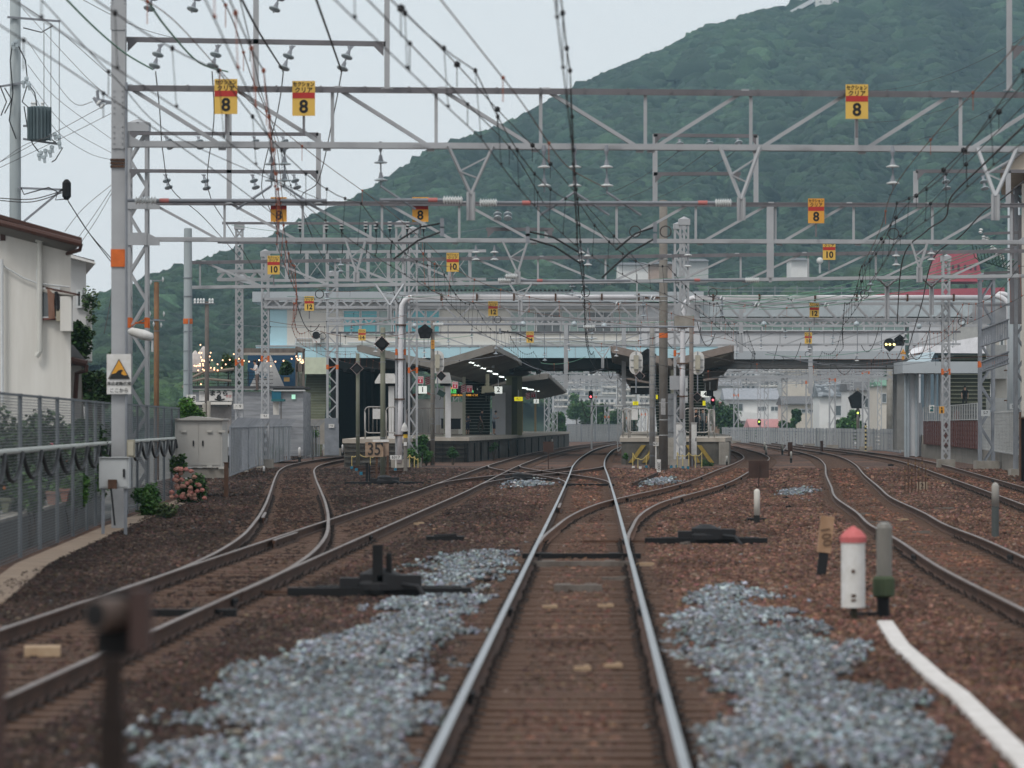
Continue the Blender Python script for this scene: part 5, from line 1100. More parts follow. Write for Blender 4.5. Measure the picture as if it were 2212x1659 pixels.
pannel('platform_number_sign', 982, 1001, 922, 939 - 2, 196, LIT, 'hanging white sign with the number 1 at the left platform', 'sign', '1', .42, bold=.012) if False else pannel('platform_number_sign', 904, 922, 834, 850, 226, LIT, 'hanging white sign with the number 1 at the left platform', 'sign', '1', .42, bold=.01)
pannel('platform_number_sign', 1068, 1085, 835, 850, 240, LIT, 'hanging white sign with the number 2 nearest the lift shaft', 'sign', '2', .42, bold=.01); pannel('platform_number_sign', 1153, 1164, 862, 871.5, 300, LIT, 'small distant white sign with the number 2', 'sign', '2', .3, bold=.008)
pannel('platform_number_sign', 1514, 1532, 845, 858, 232, LIT, 'white sign with a 4 half covered by a black box on the right platform', 'sign', '4', .36, bold=.01); pannel('signal_box', 1526, 1541, 843, 856, 230, BLACK, 'black box in front of the number 4 sign', 'signal box')
pannel('direction_sign', 1111, 1129, 857.5, 866, 262, LITY, 'yellow lit sign hanging beside the green lift wall', 'sign', '出口', .17); pannel('direction_sign', 1367, 1379, 867, 875, 236, LITY, 'yellow lit sign at the left edge of the right platform', 'sign', '旧', .2); pannel('direction_sign', 1518, 1524, 866, 876, 238, LITY, 'narrow yellow lit sign by the brick wall on the right platform', 'sign'); pannel('direction_sign', 1417, 1421, 853, 862, 238, LITY, 'tiny yellow lit sign between the poles on the right platform', 'sign')
k = pannel('departure_board', 969, 1036, 834, 857, 255, BLACK, 'black departure board with green and orange glowing lines over the stairs', 'display')
GRE = mat('green_led', (.05, .4, .1), emit=(.15, .9, .2), estr=1.2); ORE = mat('orange_led', (.5, .2, .02), emit=(1, .45, .05), estr=1.2)
for x0, y, t, mm_ in ((978, 838.5, '普通 阪神', ORE), (978, 843.5, '特急 姫路', GRE), (978, 848, '直通 梅田', GRE), (1017, 846, '12:34 発', GRE), (1003, 854, 'ご利用の際はお近くの係員へどうぞ', ORE), (1031, 840, '2', LIT)): text('glowing_line', t, .15, P(x0, y, 254.97), mm_, k, sx=.75)
def sos(x, y, d, label):
    c = P(x, y, d); k = T('emergency_button_sign', label, 'sign', tuple(c), 'red emergency signs on the platforms'); s = .17; m = MB(); m.box(c, (s * 2, .02, s * 2.35)); part('plate', m, mat('white_enamel', (.6, .55, .55)), k); m = MB(); m.box(c + Vector((0, -.013, 0)), (s * 1.65, .01, s * 2)); part('red_field', m, mat('sos_red', (.42, .03, .06)), k)
    text('lettering', 'SOS', .13, c + Vector((0, -.022, .09)), WHITE, k, bold=.004); m = MB(); m.lathe([(.04, 0), (.04, .006)], c + Vector((0, -.02, -.08)), (0, -1, 0), 10); m.box(c + Vector((0, -.024, -.02)), (.035, .006, .12)); part('hand_symbol', m, WHITE, k)
sos(908, 821, 210, 'red SOS sign above the number 1 sign'); sos(983, 832, 222, 'red SOS sign left of the departure board'); sos(1014, 840, 224, 'red SOS sign in front of the departure board'); sos(1152, 853, 280, 'small dark red SOS sign near the distant number 2')
for x, y, d in ((924, 823, 236), (1001, 840, 234), (1140, 856, 285)): 
    c = P(x, y, d); m = MB(); 
    k = T('striped_plate', ['red and white striped plate right of the top SOS sign', 'red and white striped plate beside the departure board', 'red and white striped plate beside the distant SOS sign'][(x > 1000) + (x > 1100)], 'sign', tuple(c)); m.box(c, (.3, .02, .5)); part('plate', m, mat('white_enamel', (.6, .55, .55)), k); m = MB()
    for i in range(4): m.prism([c + Vector((-.15, -.012, -.25 + i * .12)), c + Vector((.15, -.012, -.13 + i * .12)), c + Vector((.15, -.012, -.07 + i * .12)), c + Vector((-.15, -.012, -.19 + i * .12))], (0, -.004, 0))
    part('red_stripes', m, mat('sos_red', (.42, .03, .06)), k)
c = P(1098 - 0, 870, 300); 
def mirror_hood(x0, x1, y0, y1, d, label, yp):
    k = T('monitor_hood', label, 'monitor hood', (X((x0 + x1) / 2, d), d, PZ)); xa, xb, zt, zb = X(x0, d), X(x1, d), Z(y0, d), Z(y1, d); m = MB(); w_ = xb - xa
    m.prism([(xa, d - .3, zb + .12), (xa + w_ * .22, d - .3, zt), (xb - w_ * .12, d - .3, zt), (xb, d - .3, zb + .12)], (0, .9, 0)); m.b2((xa, d - .31, zb + .02), (xb, d + .6, zb + .12)); part('hood', m, WHITE, k)
    m = MB(); m.b2((xa + w_ * .3, d - .1, zb - .12), (xb - w_ * .05, d + .4, zb + .02)); part('monitor', m, BLACK, k); m = MB(); m.b2((xa + w_ * .62, d, PZ), (xa + w_ * .62 + .3, d + .3, zb - .1)); part('stand', m, mat('white_stand', (.5, .5, .5)), k)
mirror_hood(810, 857, 807, 829, 200, 'white monitor hood on a white stand at the end of platform 1', 0); mirror_hood(940, 975, 805, 829, 207, 'white monitor hood half behind the banded pole', 0)
k = T('monitor_hood', 'cream hanging monitor hood left of the lit number 2 sign', 'monitor hood', tuple(P(1052, 850, 236))); m = MB(); d = 236; m.prism([P(1040, 850, d), P(1041, 834, d), P(1064, 834, d), P(1069, 846, d)], (0, .8, 0)); part('hood', m, mat('cream_hood', (.5, .47, .34)), k); boxP(k, 'monitor', 1047, 1069, 848, 855, d - .1, .6, BLACK); m = MB(); m.tube([P(1053, 834, d + .3), P(1053, 808, d + .3)], .11, 8); part('hanger', m, mat('cream_hood', (.5, .47, .34)), k)
# railings at the platform ends
def railing(x0, x1, yt, yb, d, label, plate=None, rm=None, nb=4):
    rm = rm or mat('steel_rail_tube', (.35, .33, .31), rough=.4, metal=.3); k = T('platform_railing', label, 'railing', (X(x0, d), d, PZ)); xa, xb, zt, zb = X(x0, d), X(x1, d), Z(yt, d), Z(yb, d); r = .22; m = MB(); pts = []
    for (cx_, cz, a0) in ((xa + r, zt - r, 180), (xb - r, zt - r, 90), (xb - r, zb + r, 0), (xa + r, zb + r, -90)):
        for i in range(5): a = math.radians(a0 - i * 22.5); pts.append((cx_ + r * math.cos(a), d, cz + r * math.sin(a)))
    pts.append(pts[0]); m.tube(pts, .03, 8)
    for i in range(nb): xx = xa + (xb - xa) * (i + 1) / (nb + 1); m.tube([(xx, d, zb), (xx, d, zt)], .014, 6)
    for xx in (xa + .02, xb - .02): m.tube([(xx, d + .02, PZ), (xx, d + .02, zt - .3)], .035, 8)
    part('tube_frame', m, rm, k, smooth=True)
    if plate: boxP(k, 'white_plate', *plate, d - .06, .02, WHITE)
railing(788, 832, 879, 935, 193, 'rounded railing with a white plate at the end of the left platform', (805, 822, 883, 905)); railing(834, 862, 879, 935, 193.5, 'narrow rounded railing behind the mossy pole'); railing(878, 972, 882, 936, 220, 'wide dark railing along the left platform end', nb=7, rm=mat('dark_rail_tube', (.1, .085, .08), rough=.4))
railing(1357, 1400, 882, 933, 209, 'rounded railing with a white plate at the left end of the right platform', (1364, 1378, 885, 907)); railing(1340 + 5, 1362, 882, 935, 216, 'short railing at the left edge of the right platform'); railing(1478, 1532, 882, 934, 209, 'rounded railing at the right end of the right platform'); railing(1530, 1544, 884, 934, 212, 'short railing at the right edge of the right platform')
# wrapped mast base, cabinets
k = T('wrapped_equipment', 'grey tarpaulin wrapped around the foot of the platform mast', 'tarpaulin', (X(1455, 209), 209, PZ)); m = MB(); n = 14
for j in range(9):
    for i in range(n): a = 2 * math.pi * i / n; r = (.42 - .02 * j) * (1 + .12 * math.sin(i * 2.3 + j * 1.7)); m.v.append((X(1452, 209) + math.cos(a) * r, 209.3 + math.sin(a) * .4, PZ + j * .3))
for j in range(8):
    for i in range(n): q = j * n + i; t = j * n + (i + 1) % n; m.f.append((q, t, t + n, q + n)); m.m.append(0)
part('cover', m, mat('grey_tarpaulin', (.12, .125, .135), (.2, .21, .22), rough=.6, scale=3, bump=1, bscale=6), k); m = MB()
for j in (1, 4, 7): m.tube([(X(1452, 209) + math.cos(a) * .46, 209.3 + math.sin(a) * .44, PZ + j * .3) for a in [i * math.pi / 8 for i in range(17)]], .012, 4)
part('rope', m, DARK, k)
def cabinet(x0, x1, y0, y1, d, dp, m_, label, legs=None, door=True, name='equipment_cabinet', two=False):
    z1 = Z(y1, d); k = T(name, label, 'cabinet', (X((x0 + x1) / 2, d), d, z1)); boxP(k, 'body', x0, x1, y0, y1, d, dp, m_); w_ = x1 - x0; h_ = y1 - y0
    for a, b in (((.06, .94),) if not two else ((.04, .49), (.51, .96))):
        if door: o = boxP(k, 'door', x0 + w_ * a, x0 + w_ * b, y0 + h_ * .05, y1 - h_ * .05, d - .015, .02, m_); m = MB(); c = P(x0 + w_ * (a + .08 if two and a > .3 else b - .1), (y0 + y1) / 2, d - .03); m.box(c, (.04, .03, .16)); part('handle', m, DARK, o)
    boxP(k, 'top_cover', x0 - 1, x1 + 1, y0 - 1.2, y0, d - .05, dp + .1, m_)
    if legs:
        m = MB(); 
        for q in (.12, .88): m.b2((X(x0 + w_ * q, d) - .03, d + .05, legs), (X(x0 + w_ * q, d) + .03, d + .11, z1))
        part('legs', m, STEELD, k)
    return k
CAB = mat('light_grey_cabinet', (.42, .44, .45), rough=.55, var=.06)
cabinet(1404, 1414, 928, 960, 190, .4, CAB, 'slim pale box between the two poles of the right platform', legs=GZ); cabinet(1461, 1480, 914, 985, 196, .4, WHITE, 'tall white panel behind the hanging grey box', legs=GZ); cabinet(1466, 1482, 931, 962, 194, .3, CAB, 'grey box hanging on a post before the right platform', legs=GZ); cabinet(1493 + 1, 1505, 914, 985, 197, .3, WHITE, 'tall narrow white panel right of the brown slender pole', legs=GZ); cabinet(1472, 1486, 813, 870, 200, .4, CAB, 'tall pale box high on the platform mast'); cabinet(883, 903, 961, 1003, 196, .4, CAB, 'pale grey box standing in the weeds before the left platform', legs=GZ)
cabinet(866 + 10, 884, 960, 990, 202, .3, CAB, 'small pale box behind the bell post')
# bell post
k = T('warning_post', 'post with a white hood and yellow black stripes right of the left railing', 'post', (X(874, 172), 172, GZ)); m = MB(); m.tube([P(876, 1018, 172), P(876, 940, 172)], .09, 10); part('post', m, POLEC, k); m = MB()
for i in range(4): m.lathe([(.1, -.08), (.1, .08)], P(876, 938 - i * 6 + 4, 172), n=10, mi=i % 2)
part('striped_sleeve', m, [mat('black_yellow', (.55, .35, .03)), BLACK], k); m = MB(); m.lathe([(.16, 0), (.12, .2), (.03, .36)], P(874, 930, 172), (0, -.3, 1), 12); part('hood', m, WHITE, k); boxP(k, 'button_box', 872, 879, 955, 963, 171.85, .05, WHITE)
# 35 board
k = T('speed_board', 'rust stained board with the number 35 on dark posts', 'sign', (X(812, 143), 143, GZ)); RB = mat('rust_stained_board', (.2, .13, .085), (.34, .25, .18), rough=.8, scale=2.5); boxP(k, 'board', 789, 828, 955, 987, 143, .03, RB); boxP(k, 'second_board', 805, 840, 950, 986, 143.12, .03, mat('rust_gradient_board', (.12, .06, .035), (.36, .28, .22), scale=1.6)); boxP(k, 'white_edge', 805, 840, 949.5, 954.8, 143.08, .03, WHITE)
text('numeral', '35', .66, P(808, 971, 142.98), mat('dark_numeral', (.035, .03, .028)), k, bold=.006, sx=.78)
m = MB(); m.prism([P(819, 956, 142.98), P(827.5, 956, 142.98), P(827.5, 965, 142.98)], (0, -.01, 0)); part('corner_mark', m, DARK, k); m = MB()
for x, w_, yt, yb in ((811, 5, 987, 1044), (839 - 4, 5, 984, 1036)): m.b2((X(x, 143), 143.05, GZ), (X(x + w_, 143), 143.15, Z(yt, 143)))
part('posts', m, RUST, k)
for x, w_, yt, d, lb in ((789.5, 6, 1000, 137, 'short black square stump left of the 35 board'), (796.5, 3.5, 1002, 138, 'thin black stump just right of the square stump')): m = MB(); m.b2((X(x, d), d, GZ), (X(x + w_, d), d + .12, Z(yt, d))); m.b2((X(x, d) - .03, d - .03, GZ), (X(x + w_, d) + .03, d + .15, GZ + .06)); solo('stump', m, BLACK, lb, 'stump', loc=(X(x, d), d, GZ))
def plate_on_post(x, y, w_, h_, d, txt, label, ts, tm=KANA, pm=WHITE, vert=False, foot=None, post=True):
    c = P(x, y, d); k = T('number_post', label, 'marker post', (c.x, d, GZ)); m = MB(); m.box(c, (w_, .02, h_)); part('plate', m, pm, k); text('numeral', txt, ts, c + Vector((0, -.014, 0)), tm, k, ry=90 if vert else 0, bold=.002)
    if post: m = MB(); m.box((c.x, d + .03, (c.z + GZ) / 2), (.05, .03, c.z - GZ)); part('post', m, WHITE if not foot else foot, k)
plate_on_post(855, 988, .52, .2, 178, '6317', 'white plate 6317 on a slim white post', .19); plate_on_post(1419 - 2, 959, .26, .18, 182, '631', 'white plate partly hidden between the poles of the right platform', .17)
plate_on_post(1423, 1007, .18, .6, 170, '2000', 'white upright plate reading 2000 at the foot of the thick pole', .19, vert=True); plate_on_post(567 - 0, 1105, .14, .5, 120 * 0 + 158, '750', 'tilted white plate reading 750', .17, vert=True) if False else plate_on_post(514 + 0 + 0 * 0 + (567 - 567), 1002, .15, .5, 178, '750', 'white upright plate reading 750 at the foot of column 9', .17, vert=True)
# painted rails, chains at the platform ends
BLU = mat('blue_rail_end', (.02, .14, .22), rough=.5)
for i, (x, y, L, sx, lb, em) in enumerate(((760, 1012, 4.5, 1.3, 'old rail with a blue end lying left of the 35 board', BLU), (770, 1016, 4.5, 1.4, 'second old rail with a blue end lying beside it', BLU), (780, 1024, 4, 1.6, 'old rail with a pale end lying behind the black stump', BLU), (854, 1016, 3.5, .6, 'old rail with a blue end lying right of the 35 board', BLU), (1368, 1011, 2.5, .1, 'short rail piece with a white end before the right platform', WHITE), (1383, 1012, 2.5, .1, 'second rail piece with a white end before the right platform', WHITE), (1396, 1010, 2.2, .1, 'rail piece with a blue end left of the pale pole', BLU), (1450, 1010, 2, .1, 'rail piece with a blue end right of the thick pole', BLU), (1462, 1009, 2, .1, 'second blue ended rail piece right of the thick pole', BLU), (1475, 1012, 2, .1, 'blue ended rail piece under the hanging box', BLU), (1486, 1012, 2, .1, 'last blue ended rail piece near the brown pole', BLU))):
    p = G(x, y, GZ + .1); k = T('spare_rail', lb, 'spare rail', (p.x, p.y, GZ), 'spare rails stored before the platforms'); ys = [p.y, p.y + L / 2, p.y + L]; xs = [p.x, p.x + sx / 2, p.x + sx]; part('rail', rail_mb(xs, ys, .0), [RAILSIDE, RAILSIDE], k); m = MB(); m.box((p.x, p.y - .02, -.077), (.13, .03, .15)); part('painted_end', m, em, k)
p = G(1300, 1078, GZ + .1); q = G(1575 * 0 + 1358, 1058, GZ); 
k = T('spare_rail', 'rust brown rail piece lying alone right of the middle track', 'spare rail', (*G(1369, 1047, GZ)[:2], GZ)); a = G(1366, 1048, -.08); b = G(1421, 1024, -.08); part('rail', rail_mb([a.x, (a.x + b.x) / 2, b.x], [a.y, (a.y + b.y) / 2, b.y], .0), [RAILSIDE, RAILSIDE], k)
ROPE = mat('yellow_rope', (.5, .4, .15), rough=.8)
for i, (pts, lb) in enumerate((([(760, 985), (773, 978), (800, 985), (812, 980)], 'pale rope slung from the thin pole past the 35 board'), ([(1367, 978), (1378, 990), (1396, 984), (1408, 965)], 'yellow rope hanging before the left end of the right platform'), ([(1463, 977), (1475, 983), (1488, 977), (1502, 982), (1516, 977)], 'yellow rope hanging before the right half of the right platform'), ([(875, 985), (885, 982), (895, 985), (903, 990)], 'thin rope over the weeds behind the bell post'))):
    d = 186; k = T('safety_rope', lb, 'rope', tuple(P(*pts[0], d))); q = []
    for (a, b) in zip(pts[:-1], pts[1:]): q += sag(P(*a, d), P(*b, d), .12, 6)[:-1]
    q.append(P(*pts[-1], d)); m = MB(); m.tube(q, .018, 5); part('rope', m, ROPE, k)
    for (a, b) in pts: m = MB(); m.tube([P(a, b, d), (X(a, d), d, GZ)], .018, 5); part('stake', m, ROPE, k)
m = MB(); d = 190
# far platform clutter: distant fences and cream wall of the neighbouring house
k = T('house', 'small cream house with a red roof edge seen behind the left platform railing', 'house', (X(905, 300), 300, GZ)); boxP(k, 'wall', 868, 955, 862, 950, 300, 6, CREAM); m = MB(); d = 299.6; m.prism([P(862, 866, d), P(912, 842, d), P(958, 862, d), P(958, 866, d), P(912, 847, d), P(862, 871, d)], (0, 7, 0)); part('roof', m, mat('dull_red_roof', (.22, .07, .06)), k); win(k, 872, 884, 872, 884, 299.95, GLASSD, n=1)

# ---------------------------------------------------------------- people
SKIN = mat('skin', (.42, .26, .19), rough=.6); HAIR = mat('black_hair', (.012, .01, .009), rough=.5)
def person(x, d, z, h, label, shirt, legs, face=0.0, pose='stand', shoes=(.02, .02, .02), hair='short', extras=None, sleeve=.5, shorts=False, group=None):
    """face: heading in degrees, 0 = toward the camera (-Y). Grown from one skeleton with the Skin modifier."""
    s = h / 1.7; k = T('person', label, 'person', (x, d, z), group); V = []; E = []; R = []
    def v(p, r, par=None): V.append(Vector(p)); R.append(r); i = len(V) - 1; (E.append((par, i)) if par is not None else None); return i
    seat = pose == 'squat'; ph = .92 if not seat else .42; lean = .18 if pose in ('phone', 'walk') else (.3 if seat else .05)
    pe = v((0, 0, ph), .125); wa = v((0, -.01, ph + .17), .11, pe); ch = v((0, -.02 - lean * .3, ph + .4), .135, wa); ne = v((0, -.03 - lean * .4, ph + .55), .05, ch); h1 = v((0, -.05 - lean * .55, ph + .64), .085, ne); v((0, -.05 - lean * .6, ph + .76), .075, h1)
    for sd in (-1, 1):
        sh = v((sd * .17, -.02 - lean * .3, ph + .47), .052, ch)
        if pose == 'phone' or seat: el = v((sd * .22, -.08 - lean * .3, ph + .22), .04, sh); hn = v((sd * .08, -.32, ph + .3), .028, el); v((sd * .05, -.4, ph + .33), .022, hn)
        elif pose == 'walk': el = v((sd * .23, sd * .1, ph + .2), .04, sh); hn = v((sd * .22, sd * .16 - .08, ph - .02), .028, el); v((sd * .21, sd * .17 - .1, ph - .1), .022, hn)
        else: el = v((sd * .24, .0, ph + .2), .04, sh); hn = v((sd * .23, -.06, ph - .03), .028, el); v((sd * .22, -.07, ph - .11), .022, hn)
        st = .16 * sd if pose == 'walk' else .02 * sd
        hp_ = v((sd * .09, 0, ph - .07), .09, pe)
        if seat: kn = v((sd * .11, -.36, .42), .062, hp_); an = v((sd * .1, -.3, .08), .04, kn); v((sd * .11, -.45, .035), .036, an)
        else: kn = v((sd * .1, -.02 - st, .49), .06, hp_); an = v((sd * .1, st * .6 + .01, .09), .04, kn); v((sd * .11, st * .6 - .14, .035), .036, an)
    rot = Matrix.Rotation(math.radians(face), 3, 'Z'); me = bpy.data.meshes.new('body'); me.from_pydata([rot @ (q * s) for q in V], E, []); o = bpy.data.objects.new('body', me); SC.collection.objects.link(o)
    md = o.modifiers.new('s', 'SKIN'); 
    for i, sv in enumerate(me.skin_vertices[0].data): sv.radius = (R[i] * s, R[i] * s); sv.use_root = (i == 0)
    sb = o.modifiers.new('u', 'SUBSURF'); sb.levels = 1; sb.render_levels = 1
    dg = bpy.context.evaluated_depsgraph_get(); nm = bpy.data.meshes.new_from_object(o.evaluated_get(dg)); nm.materials.clear()
    ms = [SKIN, mat('cloth_%d_%d_%d' % tuple(int(c * 999) for c in shirt), shirt, rough=.9, scale=12), mat('cloth_%d_%d_%d' % tuple(int(c * 999) for c in legs), legs, rough=.9, scale=12), mat('shoes_%d' % int(shoes[0] * 99), shoes, rough=.6)]
    for q in ms: nm.materials.append(q)
    inv = rot.inverted()
    for pl in nm.polygons:
        c = inv @ Vector(pl.center) / s; zz = c.z
        if seat: i = 3 if zz < .08 else (0 if zz < .3 else (2 if zz < .5 else 1))
        else: i = 3 if zz < .08 else ((0 if shorts and zz < .45 else 2) if zz < ph + .05 else 1)
        if zz > ph + .53: i = 0
        if abs(c.x) > .2 and zz < ph + .5 - sleeve * .35 and zz > ph - .2: i = 0
        if c.y < -.22 and zz > ph + .1 and (pose == 'phone' or seat): i = 0
        pl.material_index = i; pl.use_smooth = True
    bpy.data.objects.remove(o); o = bpy.data.objects.new('body', nm); SC.collection.objects.link(o); o.parent = k; ORG[o.name] = (x, d, z)
    m = MB(); hc = rot @ (Vector((0, -.03 - lean * .6, ph + .735)) * s); m.ball(Vector((x, d, z)) + hc, (.1 * s, .105 * s, .1 * s), 0, 10)
    if hair == 'long': m.ball(Vector((x, d, z)) + rot @ (Vector((0, .06, ph + .6)) * s), (.085 * s, .06 * s, .16 * s), 0, 8)
    part('hair', m, HAIR, k, smooth=True)
    if extras == 'bag': m = MB(); c = Vector((x, d, z)) + rot @ (Vector((.25, .1, ph + .02)) * s); m.ball(c, (.13, .1, .2), 0, 8); m.tube([c + Vector((0, 0, .15)), Vector((x, d, z)) + rot @ (Vector((.14, 0, ph + .5)) * s)], .02); b = solo('shoulder_bag', m, mat('dark_bag', (.02, .025, .035), rough=.7), 'dark bag on the back of the person with ' + label.split(' in ')[-1][:30], 'bag', loc=tuple(c))
    return k
person(X(1067, 262), 262, PZ, 1.62, 'schoolchild in a grey shirt and dark shorts looking at a phone by the grey column', (.3, .33, .38), (.015, .018, .03), face=70, pose='phone', shorts=True, extras='bag')
person(X(1038, 264), 264, PZ, 1.75, 'man in black with brown trousers walking at the foot of the green stairs', (.012, .012, .018), (.07, .055, .04), face=60, pose='walk', extras='bag')
person(X(1053, 273.2), 273.2, PZ + 2.25, 1.66, 'person in pale trousers and open light shirt coming down the green stairs', (.35, .36, .26), (.45, .47, .38), face=0, pose='walk')
person(X(1001, 256), 256, PZ, 1.3, 'child in a white top standing beside the dark bin', (.6, .58, .58), (.03, .03, .04), face=-20, pose='phone', shorts=True)
person(X(1010, 257), 257, PZ, 1.35, 'child in dark clothes just behind the one in white', (.06, .07, .1), (.02, .025, .05), face=30, pose='phone', hair='long', shorts=True)
person(X(1502, 225), 225, PZ, 1.68, 'person in black standing with a bag on the right platform', (.012, .012, .014), (.015, .015, .02), face=20, pose='phone', hair='long', extras='bag')
person(X(1520, 228), 228, PZ, 1.66, 'person in a grey jacket waiting on the right platform behind the railing', (.12, .14, .15), (.02, .03, .035), face=-40, pose='stand')
# ---------------------------------------------------------------- left side: fence, garden, houses
def mesh_mat(name, ax, sp=0.05, th=.3, c=(.3, .32, .33), diag=False):
    m = bpy.data.materials.new(name); m.use_nodes = True; n = m.node_tree.nodes; l = m.node_tree.links; b = n['Principled BSDF']; b.inputs['Base Color'].default_value = (*c, 1); b.inputs['Roughness'].default_value = .6
    tc = n.new('ShaderNodeTexCoord'); sx = n.new('ShaderNodeSeparateXYZ'); l.new(tc.outputs['Object'], sx.inputs[0])
    outs = []
    for a in (ax, 'Z'):
        mu = n.new('ShaderNodeMath'); mu.operation = 'MULTIPLY'; mu.inputs[1].default_value = 1 / sp; l.new(sx.outputs[a], mu.inputs[0])
        fr = n.new('ShaderNodeMath'); fr.operation = 'FRACT'; l.new(mu.outputs[0], fr.inputs[0]); lt = n.new('ShaderNodeMath'); lt.operation = 'LESS_THAN'; lt.inputs[1].default_value = th * (1 if a != 'Z' else .8); l.new(fr.outputs[0], lt.inputs[0]); outs.append(lt)
    mxx = n.new('ShaderNodeMath'); mxx.operation = 'MAXIMUM'; l.new(outs[0].outputs[0], mxx.inputs[0]); l.new(outs[1].outputs[0], mxx.inputs[1]); l.new(mxx.outputs[0], b.inputs['Alpha']); return m
WMESH = mesh_mat('wire_mesh', 'Y', .05, .3, (.12, .13, .14)); WMESHX = mesh_mat('wire_mesh_across', 'X', .06, .3); SLATM = mesh_mat('dense_slat_mesh', 'X', .3, .82, (.3, .31, .31)); SLATM2 = mesh_mat('dense_slat_mesh_along', 'Y', .16, .35, (.2, .21, .21))
def fence(label, pts, h, step, m_, pw=.07, rails=(0.03, .5, .97), z0=GZ, tip=0.0, pm=STEELD, ov=.0, group=None, name='fence', solidm=None):
    """posts, rails and a mesh sheet along a ground line"""
    k = T(name, label, 'fence', (pts[0][0], pts[0][1], z0), group)
    for i, (a, b) in enumerate(zip(pts[:-1], pts[1:])):
        a = Vector((*a, z0)); b = Vector((*b, z0)); m = MB(); m.v += [a + Vector((0, 0, .05)), b + Vector((0, 0, .05)), b + Vector((0, 0, h - .03)), a + Vector((0, 0, h - .03))]; m.f.append((0, 1, 2, 3)); m.m.append(0); part('mesh_panel', m, m_, k)
        m = MB()
        for r in rails: m.bar(a + Vector((0, 0, h * r)), b + Vector((0, 0, h * r)), .04, .04)
        part('rail', m, pm, k); L = (b - a).length; n = max(1, int(round(L / step)))
        for j in range(n + (1 if i == len(pts) - 2 else 0)):
            p = a + (b - a) * (j / n); m = MB(); m.box(p + Vector((0, -.03, h / 2)), (pw, pw, h))
            if tip: m.bar(p + Vector((0, -.03, h)), p + Vector((tip, -.03, h + abs(tip))), pw * .8, pw * .8)
            part('post', m, pm, k)
    return k
FB = [(-6.75, 46), (-7.9, 59), (-8.8, 79.5), (-9.15, 86), (-10.15, 117)]
k = fence('tall grey mesh fence along the left side with a draped dark cable', FB, 2.85, 3.9, WMESH, pw=.065, rails=(.01, .66, .99), z0=-.35, pm=mat('dull_fence_steel', (.13, .145, .16), rough=.7))
m = MB()
for a, b in zip(FB[:-1], FB[1:]): m.tube([(a[0] + .1, a[1], 1.57), (b[0] + .1, b[1], 1.57)], .045, 8)
part('pale_pipe', m, mat('pale_pipe', (.42, .44, .42)), k)
k = T('draped_cable', 'dark cable draped in loops along the left fence', 'cable', (-7.8, 58, 1.5)); q = []
y = 50.0
while y < 116:
    f = lambda yy: float(np.interp(yy, [p[1] for p in FB], [p[0] for p in FB])) + .16
    for i in range(9): yy = y + 3.9 * i / 8; q.append((f(yy), yy, 1.53 - .42 * math.sin(math.pi * i / 8)**.8))
    y += 3.9
m = MB(); m.tube(q, .035, 6); part('cable', m, DARK, k)
k = T('fence_footing', 'sandy concrete strip at the foot of the left fence', 'kerb', (-8, 62, -.2)); m = MB()
for a, b in zip([(-6.6, 46), (-7.62, 59), (-8.5, 79.5)], [(-7.62, 59), (-8.5, 79.5), (-9.6, 112)]): m.prism([(a[0], a[1], -.3), (a[0] + .5, a[1], -.3), (b[0] + .5, b[1], -.3), (b[0], b[1], -.3)], (0, 0, .16)); 
part('strip', m, mat('sandy_concrete', (.2, .14, .1), (.3, .23, .17), scale=1.5), k)
# garden behind: earth, planters, shrubs, hedge
GARD = .42
m = MB(); m.prism([(-30, 62, -.36), (-8.75, 62, -.36), (-9.7, 84, -.36), (-9.85, 90, -.36), (-30, 90, -.36)], (0, 0, GARD + .36)); solo('path', m, mat('garden_path', (.16, .16, .155), (.25, .25, .24), scale=.7), kind='structure')
def blob(cs, rs): return [c for c in cs], rs
def shrub(x, y, d, r, label, n=900, tint=(1, 1, 1), size=.12, fl=None, stem=True, name='shrub', ry=None):
    c = P(x, y, d); k = T(name, label, 'plant', (c.x, c.y, -.35)); cs = [c + Vector((rnd.uniform(-.5, .5) * r, rnd.uniform(-.4, .4) * r, rnd.uniform(-.6, .5) * r)) for _ in range(7)]; leaves('foliage', [tuple(q) for q in cs], [r * rnd.uniform(.4, .65) for _ in cs], int(n * 1.9), size * .72, LEAF, tint=tint, parent=k)
    m = MB(); 
    for q in cs[:4]: m.tube([(c.x, c.y, -.35), ((c.x + q.x) / 2 + .05, c.y, (q.z - .35) / 2), tuple(q)], [.04, .025, .01], 5)
    part('stems', m, BARK, k)
    if fl:
        m = MB()
        for _ in range(fl[1]): q = cs[rnd.randrange(7)]; a = rnd.uniform(0, 6.28); m.ball((q.x + math.cos(a) * r * .5, q.y - r * .4, q.z + rnd.uniform(-.5, .5) * r), fl[2], 0, 6)
        part('flowers', m, fl[0], k)
    return k
OFL = mat('orange_flower', (.45, .15, .03)); PKF = mat('pink_flower', (.5, .12, .16))
